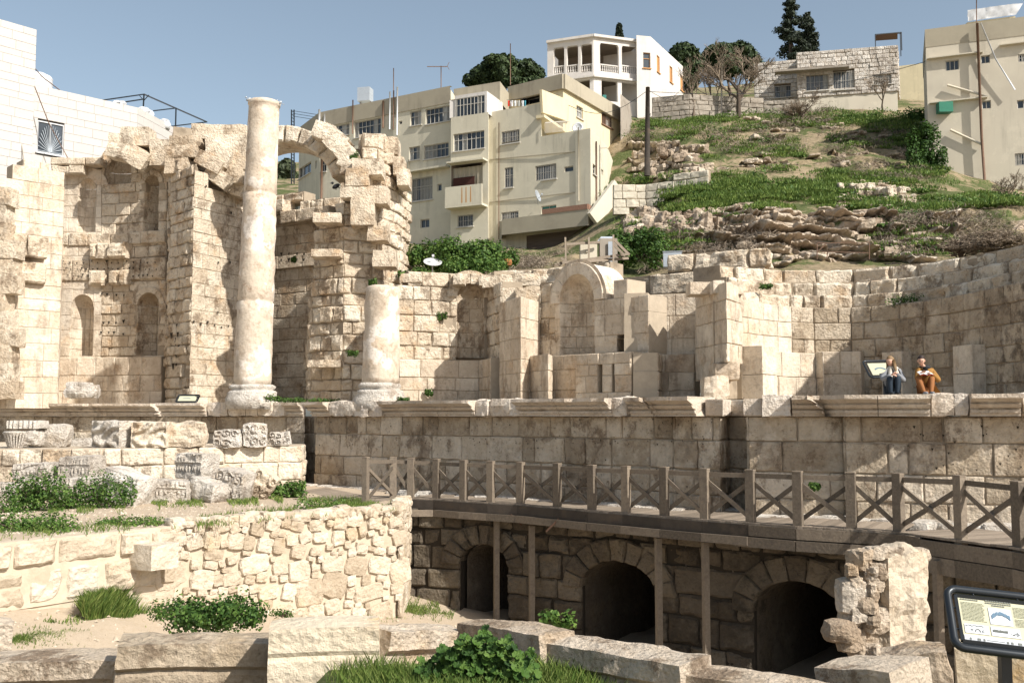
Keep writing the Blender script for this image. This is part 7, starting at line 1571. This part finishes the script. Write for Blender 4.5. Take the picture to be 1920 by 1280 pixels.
# small plants on the ruin
for i, (u0, v0, u1, v1, Y, lb) in enumerate([(495, 738, 528, 752, 37.6, 'weed tuft on the cornice right of the tall column base'), (525, 742, 575, 754, 38, 'low weed on the cornice between the two columns'), (575, 744, 640, 754, 37.2, 'grassy tuft on the cornice at the foot of the arch pier'), (745, 742, 768, 754, 34.4, 'small weed at the foot of the short column'),
    (796, 727, 812, 742, 38.4, 'round dark caper plant on the plinth below the small niche'), (650, 655, 672, 668, 39.8, 'weed growing from the arch pier beside the short column'), (690, 520, 706, 535, 36.3, 'weed on top of the short column'), (1668, 552, 1722, 572, 32.8, 'bright green plant rooted on the curved wall ledge above the people'), (1517, 900, 1538, 918, 25.2, 'dark caper plant on the podium wall behind the railing'),
    (1425, 530, 1448, 542, 33.6, 'small plant in the seating rows near the corner pier'), (655, 285, 672, 302, 41, 'grass tuft in the joint above the arch springing'), (820, 580, 838, 600, 39.2, 'dark plant growing out of the rough wall left of the small niche'), (545, 478, 556, 492, 46, 'small shrub on the dotted band in the shaded recess')]):
    gb(u0+2, v0+3, u1-2, v1, Y, 420, .06, lb, seed=20+i, group='plants rooted in the ruin', stems=2, tint=(.0, .8))
# green mass behind the niche wall
grp3 = 'bushes behind the niche wall'
gb(776, 455, 850, 500, 45.5, 4200, .11, 'green bush behind the right edge of the arch pier', seed=41, group=grp3); gb(820, 452, 935, 506, 44.8, 9000, .11, 'largest bright green bush behind the niche wall', seed=42, group=grp3)
gb(840, 488, 935, 522, 43.4, 4200, .10, 'dark leafy bush spilling over the niche wall top', seed=43, group=grp3); gb(925, 470, 965, 500, 45.8, 2000, .09, 'small green bush left of the dry brush behind the wall', seed=44, group=grp3); gb(752, 506, 800, 525, 43.0, 900, .12, 'grassy tuft on the wall beside the round-backed pier', seed=45, group=grp3)
gb(1150, 432, 1232, 495, 49, 6500, .12, 'dark green bush right of the metal hut', seed=46, group=grp3, tint=(0, .7))
gb(1700, 205, 1756, 240, 78, 2600, .16, 'green shrub between the stone house and the right-hand building', seed=47); gb(1712, 240, 1760, 350, 64, 7000, .15, 'dark ivy-like shrub mass against the left side of the right-hand building', seed=48, tint=(0, .5))
mb = MB(); rock(mb, P(951, 492, 45.2), (.42, .2, .3), 2, .2, n=4); mb.build('orange_litter', [M['orange']], label='orange scrap of litter by the small green bush behind the wall', cat='litter')
# trees
def tree(name, label, crowns, base, Y, mat, size, n, group=None, trunk=.25, cat='tree', gaps=.15, tint=(.1, .9)):
    b = P(base[0], base[1], Y); t = thing(name, b, label, cat, group); k = Y/F; mb = MB(); tb = MB()
    for i, (u, v, ru, rv) in enumerate(crowns):
        c = P(u, v, Y+rg.uniform(-1, 1)*ru*k*.4); leaves(mb, c, (ru*k, ru*k*.8, rv*k), int(n*ru*rv/400)+60, size, tint, .4, i*3+base[0], .45, gaps); tb.tube([b+(c-b)*.3, c], [trunk*.4, trunk*.12], 5)
    tb.tube([b-Vector((0, 0, 1)), b+(P(*crowns[0][:2], Y)-b)*.35], [trunk, trunk*.6], 7); mb.build('crown', [M[mat]], t); tb.build('trunk', [M['bark']], t); return t
tg = 'trees on the hilltop'
tree('pine_tree', 'broad dark pine at the left of the group behind the apartment roof', [(888, 150, 22, 12), (905, 140, 24, 18), (925, 122, 24, 18), (915, 155, 30, 14)], (910, 175), 106, 'pine', .32, 2000, tg)
tree('pine_tree', 'tall middle pine of the group behind the apartment roof', [(945, 120, 26, 18), (950, 140, 28, 18), (925, 112, 16, 10), (965, 155, 24, 12)], (948, 180), 104, 'pine', .32, 2000, tg, tint=(.3, 1))
tree('pine_tree', 'right-hand pine of the group, touching the villa', [(985, 128, 24, 17), (1004, 138, 18, 16), (1000, 155, 20, 12), (975, 148, 18, 12)], (990, 180), 107, 'pine', .32, 2000, tg)
tree('pine_tree', 'dark pine directly right of the villa roof', [(1283, 100, 26, 20), (1300, 120, 20, 20), (1275, 125, 18, 18), (1290, 150, 22, 20)], (1290, 200), 108, 'pine', .34, 1800, tg)
tree('pine_tree', 'wide dark pine mass behind the bare tree', [(1350, 98, 30, 16), (1385, 95, 30, 16), (1400, 110, 26, 20), (1360, 125, 34, 24), (1415, 130, 20, 24), (1330, 115, 20, 22)], (1375, 195), 110, 'pine', .34, 1600, tg)
tree('cypress_tree', 'tiny columnar cypress peeking over the villa roof', [(1161, 62, 6, 12), (1161, 52, 4.5, 9), (1161, 70, 7, 10)], (1161, 85), 100, 'cyp', .35, 3000, tg)
def conifer(u, vtop, vbase, w, Y, label, seed):
    rr = random.Random(seed); b = P(u, vbase, Y); k = Y/F; H = (vbase-vtop)*k; t = thing('conifer_tree', b, label, 'tree', tg); mb = MB(); tb = MB(); tb.tube([b-Vector((0, 0, 1)), b+Vector((0, 0, H))], [.3, .03], 7)
    for i in range(46):
        f = (i+.5)/46; L = w*k*(1-f)**.75*rr.uniform(.55, 1.1)*(.9+.25*math.sin(i*1.9)); a = rr.uniform(0, 6.28); z = H*(.05+.95*f); e = Vector((math.cos(a)*L, math.sin(a)*L, -L*.12)); p0 = b+Vector((0, 0, z)); tb.tube([p0, p0+e], [.05, .015], 4)
        for q in (.45, .8, 1.0): leaves(mb, p0+e*q, (.34*L+.25, .34*L+.25, .22+.08*L), 60, .3, (.0, .9), .25, rr.random()*99, .3, .1)
    mb.build('crown', [M['cyp']], t); tb.build('trunk', [M['bark']], t)
conifer(1484, -22, 118, 34, 98, 'tall dark conifer rising out of the top of the frame behind the stone house', 5); conifer(1516, 22, 112, 24, 99, 'shorter dark conifer right of the tall one behind the stone house', 6)
tree('olive_tree', 'hazy grey-green tree seen through the arch, left of the apartment block', [(538, 315, 16, 18), (528, 330, 14, 14), (550, 335, 10, 12)], (538, 360), 120, 'olive', .6, 900, tg)
def bare(name, label, u, vb, vt, w, Y, seed, mat='twig', depth=6, r0=.16, spread=.55, up=.6, cat='tree', nb=3, group=None, multi=1):
    rr = random.Random(seed); b = P(u, vb, Y); H = (vb-vt)*Y/F; t = thing(name, b, label, cat, group); tb = MB(); br = MB()
    def go(p, d, L, r, lv):
        m_ = p+d*L*.5+Vector((rr.uniform(-1, 1), rr.uniform(-1, 1), 0))*L*.06; e = p+d*L; (tb if lv < 2 else br).tube([p, m_, e], [r, r*.85, r*.65], 6 if lv < 2 else (4 if lv < 4 else 3), rr.random(), 0, True, False)
        if lv >= depth: return
        for _ in range(nb if lv else nb+1):
            n_ = (d+Vector((rr.uniform(-1, 1)*w, rr.uniform(-1, 1)*w, rr.uniform(-.5, 1)*up))*spread*1.6).normalized(); go(p+d*L*rr.uniform(.55, 1), n_, L*rr.uniform(.58, .82), max(.012, r*.6), lv+1)
    for i in range(multi): go(b-Vector((0, 0, .2)), Vector((rr.uniform(-.3, .3)*(multi > 1)*w*1.5, rr.uniform(-.2, .2), 1)).normalized(), H*.44*rr.uniform(.85, 1.1), r0, 0)
    br.build('branches', [M[mat]], t)
    if tb.v: tb.build('trunk', [M['bark'] if mat == 'twig' else M[mat]], t)
bare('bare_tree', 'large round-headed leafless tree between the villa and the stone house', 1385, 216, 78, 1.0, 81, 3, depth=7, r0=.2, nb=3)
bare('bare_tree', 'pale leafless sapling right of the villa', 1300, 214, 120, .6, 82, 5, depth=5, r0=.1, nb=3); bare('bare_tree', 'leafless sapling immediately left of the large round-headed bare tree', 1335, 214, 128, .7, 82.5, 6, depth=5, r0=.1, nb=3)
bare('bare_tree', 'thin leafless tree before the windows of the stone house', 1655, 208, 140, .8, 80, 7, depth=5, r0=.08, nb=3); bare('bare_bush', 'grey tangled leafless shrub at the left foot of the stone house', 1500, 232, 175, 1.3, 78, 8, depth=5, r0=.08, nb=3, cat='bush', multi=4)
bare('bare_bush', 'large tangle of grey bare branches at the right edge above the seating', 1880, 480, 405, 2.2, 38, 9, depth=5, r0=.04, nb=3, cat='bush', multi=12, spread=.8); bare('bare_bush', 'low tangle of bare branches above the curved seating, left of the largest one', 1800, 480, 425, 2.2, 39, 10, depth=5, r0=.035, nb=3, cat='bush', multi=8, spread=.8)
bare('bare_bush', 'sparse bare bush in front of the right-hand building wall', 1895, 385, 320, 1.1, 56, 12, depth=5, r0=.05, nb=3, cat='bush', multi=2)
# foreground leafy plant and grass
t = thing('leafy_plant', P(880, 1280, 10.9), 'large glossy mallow plant growing before the sloping shaded block', 'plant'); mb = MB(); st = MB(); rr = random.Random(9); b0 = P(878, 1290, 10.9)
def mallow(mb, c, n_, s, ti):
    n_ = n_.normalized(); x = n_.cross(Vector((rr.uniform(-1, 1), rr.uniform(-1, 1), .3))).normalized(); y = n_.cross(x); vs = [c-n_*s*.12]
    for k in range(14): a = 2*math.pi*k/14; r = s*(.5 if k % 2 else .42)*(1-.35*(k in (0,))); vs.append(c+x*math.cos(a)*r+y*math.sin(a)*r+n_*(s*.10*(1 if k % 2 else -.3)))
    mb.add(vs, [(0, 1+k, 1+(k+1) % 14) for k in range(14)], ti)
for i in range(950):
    u = rr.gauss(892, 60); top = 1182+abs(u-908)*.5+10*math.sin(u*.15); v = rr.uniform(top, 1285)
    if not 780 < u < 1010: continue
    c = P(u, v, 10.9+rr.uniform(-.55, .35)); n_ = Vector((rr.uniform(-.6, .8), -rr.uniform(.1, 1), rr.uniform(.3, 1))); mallow(mb, c, n_, rr.uniform(.06, .13), rr.uniform(.0, .8)); 
    if i % 6 == 0: st.tube([b0+Vector((rr.uniform(-.2, .2), 0, -.1)), c], [.008, .004], 4)
mb.build('foliage', [M['leaf']], t); st.build('stem', [M['grassm']], t)
sheet('foreground_turf', -8, 9, 4, 11.6, 60, 40, lambda x, y: -.32+.12*nz((x, y, 0), .8)-.9*max(0, x-.6)*.18-(1.4 if x < -2.2 else 0)*min(1, max(0, (-2.2-x)*1.5)), [M['hill']])
def gz(x, y): return -.32+.12*nz((x, y, 0), .8)-.9*max(0, x-.6)*.18
pts = []
for i in range(15000):
    u = rg.uniform(620, 1190); Y = rg.uniform(9.0, 11.4); x, y = px(u, Y)
    if u > 1100 and rg.random() < (u-1100)/90: continue
    if u < 700 and rg.random() < (700-u)/80: continue
    pts.append((x, y, gz(x, y)-.02))
mb = MB(); grass(mb, pts, (.08, .24), .006, (.1, .95), .6, rg); mb.build('foreground_grass', [M['grassm']], kind='stuff')
# thin grass on terrace edges and pit
mb = MB(); pts = []
def tufts(u0, u1, fv, spread, n, z=0.0, h=(.05, .16), w=.01):
    for i in range(n):
        u = rg.uniform(u0, u1); v = fv(u)+rg.gauss(0, spread); p = G(u, v, z)
        if nz((u*.03, v*.06, 0), 1, 2) < -.12: continue
        grass(mb, [(p.x, p.y, z-.03)], h, w, (.15, 1), .6, rg)
tufts(370, 640, lambda u: 978-(u-370)*.11, 5, 2600); tufts(630, 750, lambda u: 945, 4, 1500); tufts(0, 330, lambda u: 1000-u*.06, 5, 900); tufts(280, 530, lambda u: 942-(u-280)*.02, 4, 2200, w=.014); tufts(560, 690, lambda u: 938, 3, 900)
tufts(90, 300, lambda u: 958-(u-90)*.03, 3, 900)
def pitt(u0, v0, u1, v1, n, z, h=(.06, .2)):
    for i in range(n):
        u = rg.uniform(u0, u1); v = rg.gauss((v0+v1)/2, (v1-v0)/4); zz = z
        for _ in range(4): p = G(u, v, zz); zz = fpit(p.x, p.y)
        if nz((u*.03, v*.06, 0), 1, 5) < -.1: continue
        grass(mb, [(p.x, p.y, zz-.04)], h, .012, (.15, 1), .6, rg)
pitt(690, 1120, 850, 1160, 2600, -2.9); pitt(60, 1150, 220, 1175, 500, -1.6, (.04, .1)); pitt(20, 1180, 170, 1215, 1200, -1.6, (.05, .12)); pitt(260, 1140, 320, 1165, 500, -2)
mb.build('path_grass', [M['grassm']], kind='stuff')
